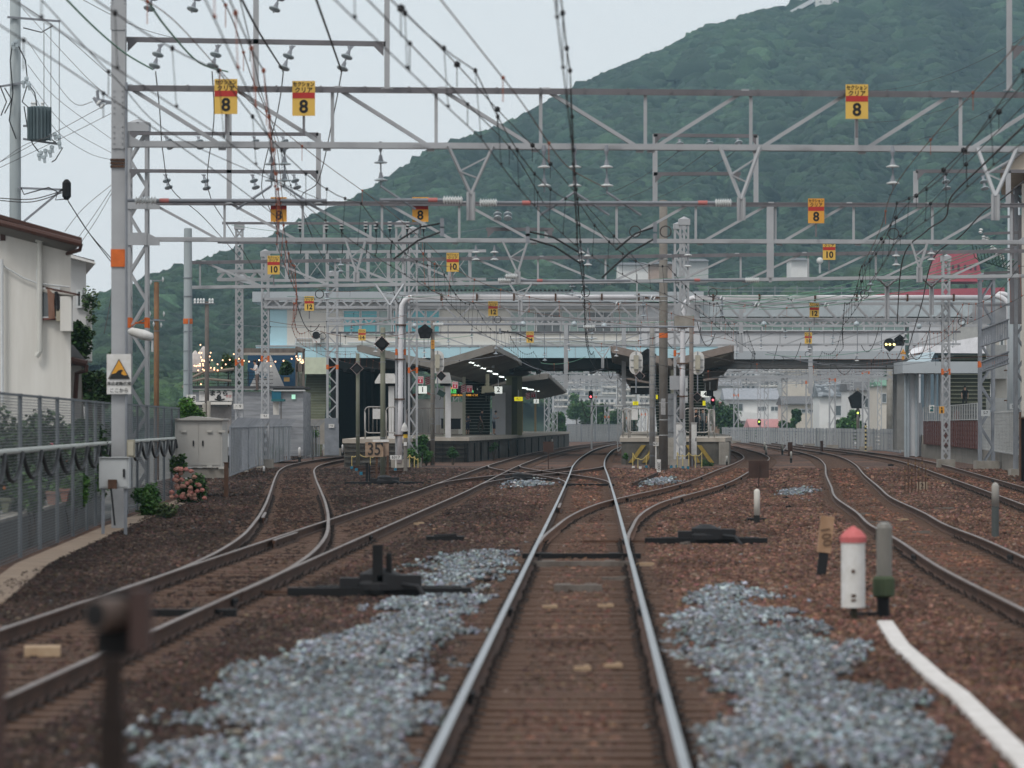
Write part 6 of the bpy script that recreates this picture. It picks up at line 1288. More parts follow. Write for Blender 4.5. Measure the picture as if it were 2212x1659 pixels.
for i, (x, y, d, r, lb, tn, fl) in enumerate(((20, 960, 76, 1.0, 'dark shrub at the left edge behind the fence', (.55, .6, .6), None), (22, 1050, 70, .6, 'shrub with orange flowers low at the left edge', (.6, .7, .55), (OFL, 10, .035)), (100, 1000, 80, .9, 'dark green shrub with orange blossoms behind the second fence post', (.6, .7, .6), (OFL, 12, .03)), (150, 1020, 83, .9, 'leafy green shrub above the pink planters', (.7, .85, .6), None), (160, 960, 84.5, .8, 'dusky shrub in the middle of the garden', (.55, .65, .6), None), (205, 990, 91, .7, 'dark climbing shrub right of the garden middle', (.5, .6, .5), None), (60, 950, 80, .9, 'tall dark garden shrub below the house wall', (.5, .58, .55), (PKF, 3, .06)), (195, 940, 90, .6, 'dark hedge plant below the second house', (.5, .6, .5), None), (64, 1062, 69, .35, 'small plant in the brown pot by the fence', (.9, 1.1, .7), None), (150, 1062, 78.5, .4, 'bright leafy plant in the salmon planter', (1.2, 1.5, .8), None))): shrub(x, y, d, r, lb, tint=tuple(v * 1.35 for v in tn), fl=fl, n=2200)
for i, (x0, x1, y0, y1, d, c, lb) in enumerate(((0, 22, 1075, 1100, 68, (.15, .16, .11), 'olive planter at the left edge behind the fence'), (52, 82, 1073, 1100, 70, (.16, .06, .045), 'rust red flower pot behind the first fence posts'), (98, 126, 1076, 1100, 75, (.25, .15, .12), 'pinkish planter box behind the fence'), (128, 149, 1080, 1105, 78, (.3, .15, .11), 'salmon planter box with a bright plant'))):
    k = T('planter', lb, 'planter', (X(x0, d), d, GARD)); xa, xb = X(x0, d), X(x1, d); zt, zb = Z(y0, d), Z(y1, d) ; m = MB(); zb = GARD; zt = zb + .26; m.prism([(xa + .05, d, zb), (xb - .05, d, zb), (xb, d, zt), (xa, d, zt)], (0, .35, 0)); part('pot', m, mat('pot_%d' % i, c, rough=.8), k); m = MB(); m.b2((xa - .02, d - .03, zt - .05), (xb + .02, d + .38, zt)); part('rim', m, mat('pot_%d' % i, c), k)
k = T('brick_pier', 'old brownish garden post behind the fence', 'pillar', (X(65, 75), 75, -.35)); boxP(k, 'pier', 56, 74, 960, 1090, 79, .3, mat('brown_pier', (.12, .09, .08), (.18, .14, .12), scale=4)); boxP(k, 'pier_cap', 54, 76, 956, 960, 78.97, .36, CONC)
k = T('low_garden_wall', 'dark low block wall along the garden at the left fence', 'wall', (-8.8, 60, -.35)); m = MB(); m.prism([(-8.3, 58, -.35), (-8.6, 58, -.35), (-9.9, 90, -.35), (-9.6, 90, -.35)], (0, 0, .7)); part('wall', m, mat('dark_blocks', (.06, .06, .058), (.1, .1, .095), scale=2), k); m = MB(); m.prism([(-8.27, 58, .352), (-8.63, 58, .352), (-9.93, 90, .352), (-9.57, 90, .352)], (0, 0, .05)); part('wall_coping', m, CONC, k)
# near house (two storeys, brown gutter)
HW = mat('cream_stucco', (.5, .485, .45), (.66, .65, .62), rough=.9, scale=1.6, stretch=(1, 1, .12)); BRN = mat('brown_gutter', (.06, .028, .022), rough=.5); TILE = mat('grey_roof_tile', (.1, .1, .105), (.17, .17, .175), rough=.7, scale=1.5)
d = 86; k = T('house', 'near cream two storey house with a brown gutter and a curtained window', 'house', (X(60, d), d, -.35)); m = MB(); xa, xb = X(-260, d), X(153, d); m.prism([(xa, d, -.35), (xb, d, -.35), (xb, d, Z(537, d)), (X(0, d), d, Z(497, d)), (xa, d, Z(430, d))], (-1.3, 9, 0)); part('wall', m, HW, k)
m = MB(); a = P(-260, 398, d - .6); b = P(177, 522, d - .6); m.prism([a, b, b + Vector((0, 0, .09)), a + Vector((0, 0, .09))], (-1.6, 10.5, 0)); part('roof', m, BRN, k)
m = MB(); m.tube([P(-20, 474 + 2, d - .7), P(176, 527, d - .7)], .075, 8); m.tube([P(175, 527, d - .7), P(172, 540, d - .65), P(145, 548, d - .1)], .045, 7); m.b2(P(0, 500, d - .02), P(12, 520, d)); part('gutter', m, BRN, k)
m = MB(); m.prism([P(-20, 484, d - .5), P(168, 533, d - .5), P(153, 545, d - .02), P(-20, 500, d - .02)], (0, .02, 0)); part('soffit', m, mat('soffit', (.16, .15, .14)), k)
m = MB(); m.tube([P(86, 522, d - .15), P(86, 760, d - .15), P(78, 770, d - .15)], .06, 8); m.box(P(86, 518, d - .17), (.18, .16, .1)); part('downpipe', m, mat('ivory_pipe', (.5, .5, .47)), k)
m = MB(); m.tube([P(4, 560, d - .15), P(5, 870, d - .15)], .04, 6); m.tube([P(80, 580, d - .1), P(83, 700, d - .1)], .02, 5); m.tube([P(0, 570, d - .1), P(50, 600, d - .1), P(82, 612, d - .1), P(150, 620, d - .1)], .018, 5); part('wall_pipes', m, FRM, k)
f = win(k, 88, 128, 624, 687, d - .04, GLASSD, n=2); m = MB(); m.prism([(X(104, d), d - .2, Z(625, d)), (X(121, d), d - .2, Z(625, d)), (X(119, d), d - .2, Z(655, d)), (X(121, d), d - .2, Z(688, d)), (X(107, d), d - .2, Z(690, d)), (X(106, d), d - .2, Z(650, d))], (0, .05, 0)); part('curtain', m, mat('brown_curtain', (.16, .085, .06), (.24, .14, .1), scale=3, stretch=(6, 1, 1)), k)
m = MB(); m.prism([P(87, 617, d - .05), P(167, 634, d - .5), P(165, 638, d - .5), P(87, 622, d - .05)], (0, .6, 0)); part('window_awning', m, BRN, k); m = MB(); m.prism([P(87, 622, d - .1), P(166, 638, d - .5), P(146, 643, d - .1), P(87, 630, d - .05)], (0, .03, 0)); part('awning_underside', m, CREAM, k)
boxP(k, 'sill', 86, 131, 687, 691, d - .12, .12, mat('red_sill', (.15, .05, .04))); boxP(k, 'meter_box', 121, 135, 668, 694, d - .3, .28, mat('beige_box', (.3, .28, .22))); boxP(k, 'water_heater', 130, 154, 640, 715, d - .35, .34, HW); m = MB(); m.tube([P(122, 630, d - .25), P(124, 660, d - .25)], .05, 6); m.b2(P(122, 650, d - .3), P(129, 672, d - .2)); part('cables', m, DARK, k)
# second storey house behind and small outbuilding
d = 106; k = T('house', 'white clad house with a flat sloping eave behind the cream one, ivy on its corner', 'house', (X(170, d), d, -.35)); m = MB(); m.prism([(X(100, d), d, -.35), (X(186, d), d, -.35), (X(186, d), d, Z(566, d)), (X(100, d), d, Z(545, d))], (-1.2, 8, 0)); part('wall', m, mat('white_cladding', (.5, .5, .5), (.56, .56, .56), scale=1, kind='wave', stretch=(0, 0, 1)), k); m = MB(); m.prism([P(120, 540, d - .7), P(206, 566, d - .7), P(206, 570, d - .7), P(120, 548, d - .7)], (-1.3, 9, 0)); part('roof', m, WHITE, k); m = MB(); m.prism([P(120, 540, d - .6), P(204, 562, d - .6), P(204, 565, d - .6), P(120, 544, d - .6)], (-1.2, 8, 0)); part('roof_sheet', m, TILE, k)
win(k, 167, 176, 663 - 35, 663, d - .05, GLASSD, n=1)
leaves('ivy', [tuple(P(193, 640, d - .3)), tuple(P(196, 660, d - .3)), tuple(P(198, 690, d - .3)), tuple(P(201 - 2, 720, d - .3))], [.25, .25, .15, .12], 260, .1, LEAF, parent=k); boxP(k, 'corner_trim', 186, 199, 640, 780, d + .3, 3, WHITE, sk=True)
d = 96; k = T('outbuilding', 'low annex with dark tiled roof and brown gutter below the white clad house', 'house', (X(165, d), d, -.35)); boxP(k, 'wall', 60, 176, 790, 1050, d, 5, mat('dim_plaster', (.34, .33, .31)), sk=True); m = MB(); m.prism([P(143, 742, d - .5), P(158, 745, d - .5), P(190, 783, d - .5), P(190, 790, d - .5), P(143, 778, d - .5)], (-.8, 6, 0)); part('roof', m, TILE, k); m = MB(); m.tube([P(143, 776, d - .6), P(188, 786, d - .6)], .09, 8); m.tube([P(187, 788, d - .6), P(186, 800, d - .6), P(166, 806, d - .3), P(163, 860, d - .2)], .06, 7); part('gutter', m, BRN, k)
boxP(k, 'awning', 88, 150, 868, 880, 84.5 if False else d - 1.2, 1.2, mat('dull_red_awning', (.14, .06, .05))); boxP(k, 'shutter', 88, 130, 880, 915, d - .08, .05, mat('grey_shutter', (.1, .1, .105), (.14, .14, .145), kind='wave', scale=3, stretch=(0, 0, 1)))
k = T('chimney_pipe', 'grey flue pipe standing on the roof of the near cream house', 'chimney', tuple(P(79, 545, 90))); m = MB(); m.tube([P(79, 560, 90), P(79, 508, 90)], .07, 8); part('pipe', m, mat('flue', (.3, .28, .28)), k); m = MB(); m.tube([P(79, 509, 90), P(79, 494, 90)], .14, 10); part('cowl', m, mat('flue', (.3, .28, .28)), k)
# trees left of the square column
def tree(x, yt, yb, d, rw, label, tint=(1, 1, 1), n=2600, size=.22, zb=None, trunk=.14, name='tree'):
    zt, zl = Z(yt, d), Z(yb, d); zb = -.35 if zb is None else zb; xx = X(x, d); k = T(name, label, 'tree', (xx, d, zb)); hh = zt - zl; cs = []; rs = []
    for i in range(11): a = rnd.uniform(0, 6.28); r = rnd.uniform(0, .62) * rw; t = rnd.uniform(.12, .85); cs.append((xx + math.cos(a) * r, d + math.sin(a) * r * .8, zl + hh * t)); rs.append(rnd.uniform(.28, .45) * min(rw, hh * .6) * (1.15 - .5 * abs(t - .45)))
    leaves('crown', cs, rs, n, size, LEAF, tint=tint, parent=k); m = MB(); m.tube([(xx, d, zb), (xx + .1, d, (zb + zl) / 2), (xx, d, zl + hh * .4), (xx, d, zl + hh * .7)], [trunk, trunk * .85, trunk * .6, trunk * .3], 8)
    for c in cs[:6]: m.tube([(xx, d, zl + hh * .25), ((xx + c[0]) / 2, (d + c[1]) / 2, (zl + hh * .25 + c[2]) / 2 + .1), c], [trunk * .4, trunk * .25, .02], 5)
    part('trunk', m, BARK, k); return k
tree(166, 690, 790, 101, .62, 'small dark tree between the two left houses', (.65, .8, .6), size=.12, n=1500); tree(215, 780, 880, 108, 1.0, 'leafy tree behind the fence left of the square column', (.7, .8, .6), size=.13, n=2200); tree(252, 640, 830, 122, .3, 'ivy covered pole half behind the square column', (.9, 1.1, .8), size=.1, n=700, trunk=.08); tree(190, 800, 870, 104, .8, 'bushy tree under the annex gutter', (.6, .7, .5), size=.12, n=1200)
# utility pole with transformer
d = 112; k = T('utility_pole', 'grey utility pole at the far left carrying a ribbed transformer and many cables', 'utility pole', (X(33, d), d, -.35)); m = MB(); m.lathe([(.19, 0), (.145, 19)], (X(33, d), d, -.35), n=16); part('shaft', m, mat('pale_blue_concrete', (.26, .3, .32), (.36, .4, .41), scale=2, stretch=(1, 1, .15)), k, smooth=True)
m = MB(); m.lathe([(.2, -.5), (.27, -.46), (.27, .46), (.2, .5)], P(85, 267, d - .25), n=20); part('transformer_tank', m, mat('transformer_grey', (.12, .16, .175), rough=.5), k); m = MB()
for i in range(20): a = i * math.pi / 10; c = P(85, 267, d - .25); m.box(c + Vector((math.cos(a) * .31, math.sin(a) * .31, 0)), (.09, .012, .95), rz=a)
part('cooling_fins', m, mat('transformer_grey', (.12, .16, .175)), k); m = MB()
for x in (76, 92, 70): m.lathe([(.03, 0), (.06, .04), (.03, .08), (.06, .12), (.03, .16)], P(x, 232, d - .2), n=10)
part('bushings', m, PORC, k); m = MB()
for a, b in (((16, 37), (130, 46)), ((0, 187), (55, 178)), ((50, 272), (70, 272)), ((50, 300), (130, 312)), ((40, 406), (140, 410)), ((52, 478), (140, 405))): m.bar(P(*a, d - .2), P(*b, d - .2), .06, .06)
part('cross_arms', m, STEELD, k); m = MB()
for i, (x, y) in enumerate(((88, 330), (98, 326), (108, 328), (84, 335), (95, 340), (112, 318), (118, 290), (127, 296), (108, 292), (128, 310), (57, 170), (62, 183), (35, 90), (28, 95), (50, 178))): m.ball(P(x, y, d - .3), .075, 0, 7); m.tube([P(x, y, d - .3), P(x + 2, y + 12, d - .3)], .045, 6)
part('cutout_switches', m, PORCB, k); m = MB()
for pts in (((40, 100), (55, 130), (60, 180), (48, 220), (70, 240)), ((28, 90), (22, 130), (28, 200), (20, 260), (35, 300)), ((60, 180), (75, 200), (80, 230)), ((50, 60), (90, 70), (115, 55)), ((85, 330), (70, 310), (60, 280), (52, 230)), ((110, 300), (135, 320), (120, 345), (112, 350)), ((45, 405), (52, 420), (80, 412), (105, 405), (125, 415), (120, 432), (140, 430)), ((95, 50), (95, 235)), ((110, 50), (110, 300)), ((128, 48), (128, 290)), ((10, 190), (25, 215), (10, 245)), ((0, 185), (14, 220), (2, 250))): m.tube([P(a, b, d - .3) for a, b in pts], .018 if pts[0][0] < 90 or len(pts) > 2 else .01, 5)
part('loose_cables', m, DARK, k); m = MB(); m.lathe([(.05, 0), (.13, .1), (.13, .5), (.05, .6)], P(144, 432, d - .3), n=10); part('cable_joint', m, BLACK, k)
WL = [(((50, 20), (180, 160), (232, 206)), (112, 100, 80)), (((60, 90), (150, 215), (200, 220)), (112, 100, 80)), (((40, 5), (120, 60), (240, 165)), (112, 96, 80)), (((60, 140), (120, 210), (240, 300)), (112, 120, 130)), (((62, 175), (140, 270), (240, 330)), (112, 120, 130)), (((62, 185), (120, 280), (190, 330), (240, 345)), (112, 118, 124, 130)), (((145, 430), (190, 500), (242, 560)), (112, 118, 124)), (((148, 436), (196, 508), (242, 568)), (112, 118, 124)), (((240, 220), (130, 280), (0, 350)), (110, 110, 110)), (((240, 245), (130, 300), (0, 362)), (110, 110, 110)), (((240, 410), (200, 470), (150, 540)), (112, 112, 112)), (((244, 412), (206, 478), (160, 545)), (112, 112, 112)), (((240, 400), (180, 450), (140, 500)), (112, 112, 112)), (((0, 428), (70, 430), (135, 412)), (110, 110, 111.5)), (((0, 433), (70, 436), (135, 416)), (110, 110, 111.5)), (((225, 720), (240, 640), (246, 560)), (114, 116, 118)), (((0, 350), (60, 310), (130, 290)), (90, 100, 111)), (((410, 90), (300, 60), (180, 0)), (110, 100, 90))]
NM = ['wire from the pole top sloping down to the square column', 'wire from the pole to the side insulator', 'long wire crossing the upper left sky', 'first sagging service wire right of the transformer', 'second sagging service wire right of the transformer', 'third sagging service wire right of the transformer', 'thick twisted black cable falling to the orange band', 'second strand of the twisted black cable', 'thin wire rising rightward past the transformer', 'second thin wire rising rightward past the transformer', 'fine wire of a fan behind the house ridge', 'second fine wire of the fan behind the house ridge', 'third fine wire of the fan behind the house ridge', 'spiral wrapped cable reaching the pole from the left', 'lower strand of the spiral wrapped cable', 'black cable hanging beside the square column', 'wire rising from the left edge to the pole arm', 'faint wire to the top edge']
for (pts, ds), nm in zip(WL, NM): wire([(*p, dd) for p, dd in zip(pts, ds)], .022 if 'black' in nm or 'spiral' in nm else .012, WIREM, nm)
# box on the square column, small cabinet
cabinet(214, 278, 989, 1055, 74.6, .4, CAB, 'pale grey trackside box on legs before the square column', legs=-.3, name='trackside_box'); kk = [o for o in SC.objects if o.name.startswith('trackside_box')][0]; boxP(kk, 'lower_notch', 233, 252, 1036, 1056, 74.5, .1, RUST); m = MB(); m.tube([P(240, 1055, 74.5), P(248, 1135, 74.5)], .02); m.b2((X(216, 74.6), 74.6, -.3), (X(276, 74.6), 74.66, -.25)); part('cable', m, DARK, kk)
k = T('junction_box', 'beige junction box on the right side of the square column', 'junction box', tuple(P(282, 1000, 78.6))); boxP(k, 'box', 274, 290, 950, 988, 78.5, .2, mat('beige_box', (.3, .28, .22))); boxP(k, 'box_cover', 276, 288, 954, 984, 78.47, .03, mat('beige_light', (.4, .38, .31)))
k = T('street_lamp', 'white elongated lamp head beside the square column', 'street lamp', tuple(P(310, 722, 95))); m = MB(); c = P(303, 722, 95); m.ball(c, (.01, .01, .01)); m.lathe([(.02, 0), (.1, .08), (.13, .4), (.1, .62), (.02, .66)], P(276, 714, 95), (1, 0, -.28), 12); part('lamp_head', m, WHITE, k, smooth=True); m = MB(); m.tube([P(318, 733, 95), P(329, 737, 95), P(329, 760, 95)], .03, 6); part('arm', m, FRM, k)
pole(338, 610, 865, 150, .1, mat('rust_brown_pole', (.13, .07, .04), (.26, .14, .07), scale=3, stretch=(1, 1, .3)), 'rusty brown pole with small insulators left of the concrete pole', 'utility_pole', 'utility pole', bands=(690, 715)); k = T('pole_insulators', 'white disc insulators and brackets on the rusty brown pole', 'insulator', tuple(P(338, 690, 149.8))); m = MB()
for x, y in ((322, 678), (352, 678), (324, 640 - 40 + 10), (350, 604), (330, 700), (346, 702)): m.lathe([(.03, 0), (.12, .03), (.03, .08)], P(x, y, 149.8), (1, 0, 0), 10)
part('insulators', m, PORC, k); m = MB(); m.bar(P(320, 692, 149.9), P(356, 692, 149.9), .05, .05); m.bar(P(322, 606, 149.9), P(352, 606, 149.9), .04, .04); part('brackets', m, STEELD, k)
pole(447, 652, 880, 200, .11, mat('brown_wood_pole', (.1, .085, .075), (.15, .13, .12)), 'brown pole with white top insulators above the terrace', 'utility_pole', 'utility pole'); k = T('pole_insulators', 'row of white insulators on the brown pole above the terrace', 'insulator', tuple(P(447, 655, 199.8))); m = MB()
for x in (421, 428, 434, 440, 453, 459): m.lathe([(.07, 0), (.05, .08), (.07, .16), (.03, .26)], P(x, 655, 199.8), n=8)
part('insulators', m, PORC, k); m = MB(); m.bar(P(418, 656, 199.9), P(464, 656, 199.9), .08, .06); part('arm', m, STEELD, k)
# big grey cabinet, hydrangea, ivy mound, stumps
cabinet(378, 480, 905, 1010, 113, 2.2, mat('old_beige_steel', (.36, .35, .33), (.42, .41, .39), scale=1.5), 'big beige double door cabinet behind the pink hydrangea', two=True, name='relay_cabinet'); kk = [o for o in SC.objects if o.name.startswith('relay_cabinet')][0]
boxP(kk, 'base', 384, 484, 1013, 1032, 113.05, 2, CONC); m = MB(); m.prism([P(376, 908, 112.9), P(412, 899, 112.9), P(484, 905, 112.9), P(484, 908, 112.9)], (0, 2.4, 0)); part('roof', m, mat('old_beige_steel', (.36, .35, .33)), kk); each('hinge', [(P(x, y + 5, 112.93), P(x + w_, y, 112.97)) for x, y, w_ in ((391, 929, 11), (447, 929, 11), (447, 1005, 11), (472, 929, 14), (472, 1008, 14))], mat('old_beige_light', (.45, .44, .41)), kk)
c = P(404, 1044, 105); k = T('hydrangea', 'hydrangea bush with faded pink flower heads before the beige cabinet', 'bush', (c.x, c.y, -.25)); cs = [(c.x + rnd.uniform(-.38, .42), c.y + rnd.uniform(-.3, .3), -.1 + rnd.uniform(.05, .7)) for _ in range(9)]; leaves('foliage', cs, [rnd.uniform(.22, .32) for _ in cs], 3000, .07, LEAF, tint=(.9, 1.2, .7), parent=k)
PK = [mat('faded_pink_flower', (.3, .15, .12), (.44, .26, .2), scale=12, bump=1, bscale=25), mat('rosy_flower', (.32, .12, .11), (.44, .21, .17), scale=12, bump=1, bscale=25)]
for i in range(42):
    a = rnd.uniform(-1.2, 1.2); zz = rnd.uniform(.05, .95); w_ = .5 * (1.15 - zz * .8); x = c.x + math.sin(a) * w_ + (.1 - .2 * zz); m = MB(); q = (x, c.y - .25 - rnd.uniform(0, .15), -.1 + zz * .95); m.ball(q, (.068, .065, .055), 0, 9); 
    for j in range(16): a1, a2 = rnd.uniform(0, 6.28), rnd.uniform(-.6, 1.4); m.ball((q[0] + math.cos(a1) * math.cos(a2) * .062, q[1] - abs(math.sin(a1) * math.cos(a2)) * .058, q[2] + math.sin(a2) * .05), .022, 0, 5)
    part('flower_head', m, PK[i % 2], k)
shrub(420, 882, 122, .62, 'rounded bright green ivy mound on top of the fence by the beige cabinet', n=2600, tint=(1.6, 2.0, 1.0), size=.12, name='ivy_mound'); shrub(312, 1078, 92, .45, 'green weeds at the fence right of the trackside box', n=900, tint=(1.0, 1.5, .7), size=.1, name='weeds'); shrub(330, 1098, 90, .4, 'low green weeds spreading before the box', n=700, tint=(1.3, 1.7, .8), size=.09, name='weeds'); shrub(365, 1108, 88, .3, 'dry weeds near the sandy strip', n=500, tint=(1.2, 1.0, .9), size=.08, name='weeds'); shrub(385, 1000, 112, .3, 'yellow green plant left of the beige cabinet', n=500, tint=(1, 1.2, .6), size=.1, name='weeds')
for x, y, d, r, n, lb, tn in ((908, 960, 196, .55, 1500, 'tall green weeds before the left platform wall', (1.1, 1.6, 1)), (890, 985, 192, .45, 900, 'grassy weeds behind the bell post', (1.2, 1.7, .9)), (920, 985, 200, .5, 1000, 'green weeds at the foot of the banded pole', (1.1, 1.5, .9)), (977, 980, 206, .35, 700, 'bushy weed against the blackened platform wall', (.8, 1.2, .8)), (1352, 985, 206, .22, 300, 'small weeds at the left corner of the right platform', (1, 1.4, .8)), (1528, 1000, 199, .38, 700, 'weeds at the right corner of the right platform', (1, 1.2, .7)), (1065, 965, 230, .3, 300, 'small weeds along the left platform edge', (1, 1.4, .8)), (596, 980, 215, .5, 600, 'weeds along the far left fence', (.9, 1.2, .8)), (620 - 12, 870 + 75, 232, .5, 500, 'climbing plant on the end of the far left fence', (.8, 1.1, .6)), (700 - 25, 940, 236, .45, 500, 'ivy hanging over the fence beside column 10', (1.0, 1.5, .7))): shrub(x, y, d, r, lb, n=n, tint=tn, size=.1, name='weeds')
for x0, x1, y0, d, lb, m_ in ((484, 493, 1000, 112, 'short rusty post right of the beige cabinet', RUST), (492.5, 497, 985, 160, 'dark post behind the small white box', BLACK), (458 - 0, 466, 860 + 100, 150, 'weathered concrete stump pole beside the ivy', CONC)): m = MB(); m.b2((X(x0, d), d, -.3), (X(x1, d), d + .12, Z(y0, d))); m.b2((X(x0, d) - .02, d - .02, Z(y0, d)), (X(x1, d) + .02, d + .14, Z(y0, d) + .02)); solo('post', m, m_, lb, 'post', loc=(X(x0, d), d, -.3))
for x, y0, d, lb in ((441, 872, 150, 'left one of two pale concrete posts behind the beige cabinet'), (451, 867, 150, 'right one of two pale concrete posts behind the beige cabinet')): pole(x, y0, 960, d, .075, CONC, lb, 'concrete_post', 'post')
cabinet(484, 505, 938, 966, 160, .3, CAB, 'small pale box on a pole left of column 9'); cabinet(525, 531, 950, 968, 170, .2, CAB, 'narrow beige box on the right of column 9', name='meter_box')
def bollard(x, yt, yb, d0, w_, label, top=(.6, .6, .6), low=(.02, .02, .02), frac=.55, rnd_top=True, mm=None, txt=None):
    d = d0 or gd(yb, GZ); k = T('marker_post', label, 'marker post', (X(x, d), d, GZ)); r = w_ * d / F / 2; h = Z(yt, d) - GZ; m = MB(); m.lathe([(r, 0), (r, h * (1 - frac))], (X(x, d), d, GZ), n=12); part('base', m, mat('post_base_%d' % int(low[0] * 99), low), k); m = MB(); m.lathe([(r * 1.02, h * (1 - frac)), (r * 1.02, h * .93), (r * .7, h * .98), (.01, h)], (X(x, d), d, GZ), n=12); part('upper', m, mm or mat('post_top_%d' % int(top[0] * 99), top), k, smooth=True); return k
bollard(647, 966, 994, 205, 6, 'white topped black marker post beside the bending siding'); bollard(514 + 56, 1007, 1027, None, 4.5, 'small white topped marker post by the cabinet base') ; bollard(740, 960, 975, 240, 4, 'small marker post at the siding bend')
# left far fence with slanting tips
fence('grey mesh fence with slanted tips behind columns 9 and 10', [(X(497, 150), 150), (X(545, 180), 182), (X(600, 205), 210), (X(690, 240), 240)], 1.95, 1.6, WMESHX, pw=.05, rails=(.02, .97), z0=-.05, tip=.35)
m = MB(); m.add([(-13.6, 150, -.19), (-11.2, 150, -.19), (-11.6, 200, .06), (-12, 236, .16), (-15.5, 240, .18), (-15.5, 182, 0)], [(0, 1, 2, 3, 4, 5)])
# terrace restaurant
d = 216; k = T('restaurant', 'grey plank restaurant with a roof terrace, string lights and a dark blue wall', 'building', (X(540, d), d, 0)); PLK = mat('grey_planks', (.16, .165, .18), (.34, .35, .37), rough=.8, scale=1.3, stretch=(.4, 1, 4))
boxP(k, 'wall', 405, 655, 846, 985, d, 8, PLK); boxP(k, 'parapet_cap', 400, 590, 838, 842, d - .25, 1, mat('pale_cap', (.5, .5, .5))); boxP(k, 'parapet_cap', 590, 658, 842, 845, d - .25, 1, mat('pale_cap', (.5, .5, .5)))
boxP(k, 'terrace_deck', 400, 655, 834, 839, d - .3, 8, mat('dark_deck', (.07, .07, .075))); boxP(k, 'awning_band', 412, 500, 868, 874, d - .6, .6, CREAM); boxP(k, 'shopfront', 412, 500, 878, 930, d - .03, .05, mat('shop_interior', (.1, .09, .085), (.3, .28, .27), scale=.8)); boxP(k, 'blue_wall', 535, 638, 766, 836, d + 2, .3, mat('navy_boards', (.025, .07, .13), (.035, .09, .16), kind='wave', scale=1.2, stretch=(0, 0, 1))); m = MB(); m.prism([P(574, 762, d + 1.9), P(582, 762, d + 1.9), P(614, 834, d + 1.9), P(540, 834, d + 1.9)], (0, .08, 0)); part('white_gable', m, mat('white_boards', (.5, .5, .5)), k)
text('lettering', 'INU', .5, P(563, 810, d + 1.85), mat('teal_letters', (.03, .12, .17)), k, bold=.01)
m = MB()
for x in (512, 640, 655): m.b2((X(x - 2, d), d, Z(838, d)), (X(x + 3, d), d + .25, Z(756, d)))
m.bar(P(510, 757, d), P(655, 757, d), .2, .25); m.bar(P(640, 752, d), P(657, 757, d - .3), .2, .2); part('pergola_frame', m, WOODB, k); boxP(k, 'awning_sheet', 516, 636, 759, 767, d + .4, .5, mat('cream_sheet', (.5, .47, .43))); m = MB()
for i in range(8): m.b2((X(644 + i * 1.6, d), d + .1, Z(836, d)), (X(645 + i * 1.6, d), d + .2, Z(800, d)))
m.b2(P(640, 803, d), P(656, 785, d + .2)); part('plank_screen', m, WOODB, k)
m = MB(); 
for y in (804, 812, 820, 828): m.bar(P(400, y, d - .2), P(590, y, d - .2), .03, .03)
for x in range(405, 590, 22): m.bar(P(x, 838, d - .2), P(x, 802, d - .2), .04, .04)
part('terrace_rail', m, DARK, k); m = MB(); m.tube([P(395, 838, d - .5), P(410, 818, d - .5), P(440, 804, d - .5), P(475, 801, d - .5), P(506, 797, d - .5)], .1, 6); m.tube([P(404, 826, d - .5), P(440, 818, d - .5), P(500, 823, d - .5)], .08, 6); part('driftwood_rail', m, mat('driftwood', (.2, .17, .14)), k)
c = P(451, 857, d - .1); kk = T('shop_sign', 'long white shop sign with brushed black characters above the shopfront', 'sign', tuple(c)); boxP(kk, 'board', 430, 502, 844, 866, d - .12, .08, mat('sign_white', (.5, .49, .48))); text('lettering', 'すまうら', .32, P(466, 850, d - .14), KANA, kk, bold=.012, sx=1.1); text('lettering', '須磨海岸', .16, P(443, 850, d - .14), mat('grey_letters', (.2, .2, .2)), kk); text('lettering', 'しらすや', .1, P(441, 855, d - .14), mat('grey_letters', (.2, .2, .2)), kk); text('lettering', '食堂', .18, P(494, 856, d - .14), mat('pink_letters', (.5, .2, .2)), kk)
m = MB(); m.ball(P(473, 859, d - .15), (.14, .02, .14)); m.tube([P(464, 862, d - .15), P(473, 865, d - .15), P(485, 862, d - .15)], .04, 5); part('boat_emblem', m, KANA, kk)
kk = T('hanging_sign', 'teal blue panel sign on the corner of the plank restaurant', 'sign', tuple(P(598, 860, d))); boxP(kk, 'panel', 587, 607, 844, 862, d - .2, .1, mat('teal_panel', (.02, .12, .18))); boxP(kk, 'frame', 585, 609, 842, 844, d - .22, .12, WHITE); kk = T('kiosk', 'small green roofed notice stand in front of the plank restaurant', 'kiosk', (X(598, 210), 210, 0)); boxP(kk, 'roof', 586, 614, 862, 867, 209.5, 1.2, mat('green_roofing', (.03, .12, .13))); boxP(kk, 'poster', 590, 603, 869, 896, 210, .05, mat('poster', (.5, .48, .44), (.6, .58, .55), scale=5)); boxP(kk, 'post', 606, 608, 866, 930, 210, .1, WOODB)
kk = T('exit_sign', 'small green and white lit sign on the plank restaurant wall', 'sign', tuple(P(634, 858, d))); boxP(kk, 'face', 630, 638, 852, 862, d - .1, .08, mat('green_lit', (.3, .6, .45), emit=(.5, .9, .7), estr=.5)); boxP(kk, 'frame', 629, 639, 851, 852, d - .12, .1, DARK)
BULB = mat('warm_bulb', (.8, .5, .3), emit=(1, .55, .32), estr=2.6); kk = T('string_lights', 'warm string lights strung over the terrace', 'string lights', tuple(P(470, 790, d))); m = MB(); strs = [((433, 745), (441, 800)), ((441, 780), (470, 800), (505, 765)), ((420, 790), (436, 780), (455, 762)), ((516, 775), (560, 778), (630, 775)), ((640, 770), (648, 776), (655, 782))]
rb = []
for s_ in strs:
    for (a, b) in zip(s_[:-1], s_[1:]):
        q = sag(P(*a, d - .6), P(*b, d - .6), .12, 8); m.tube(q, .012, 4); rb += q[::2]
part('cord', m, DARK, kk)
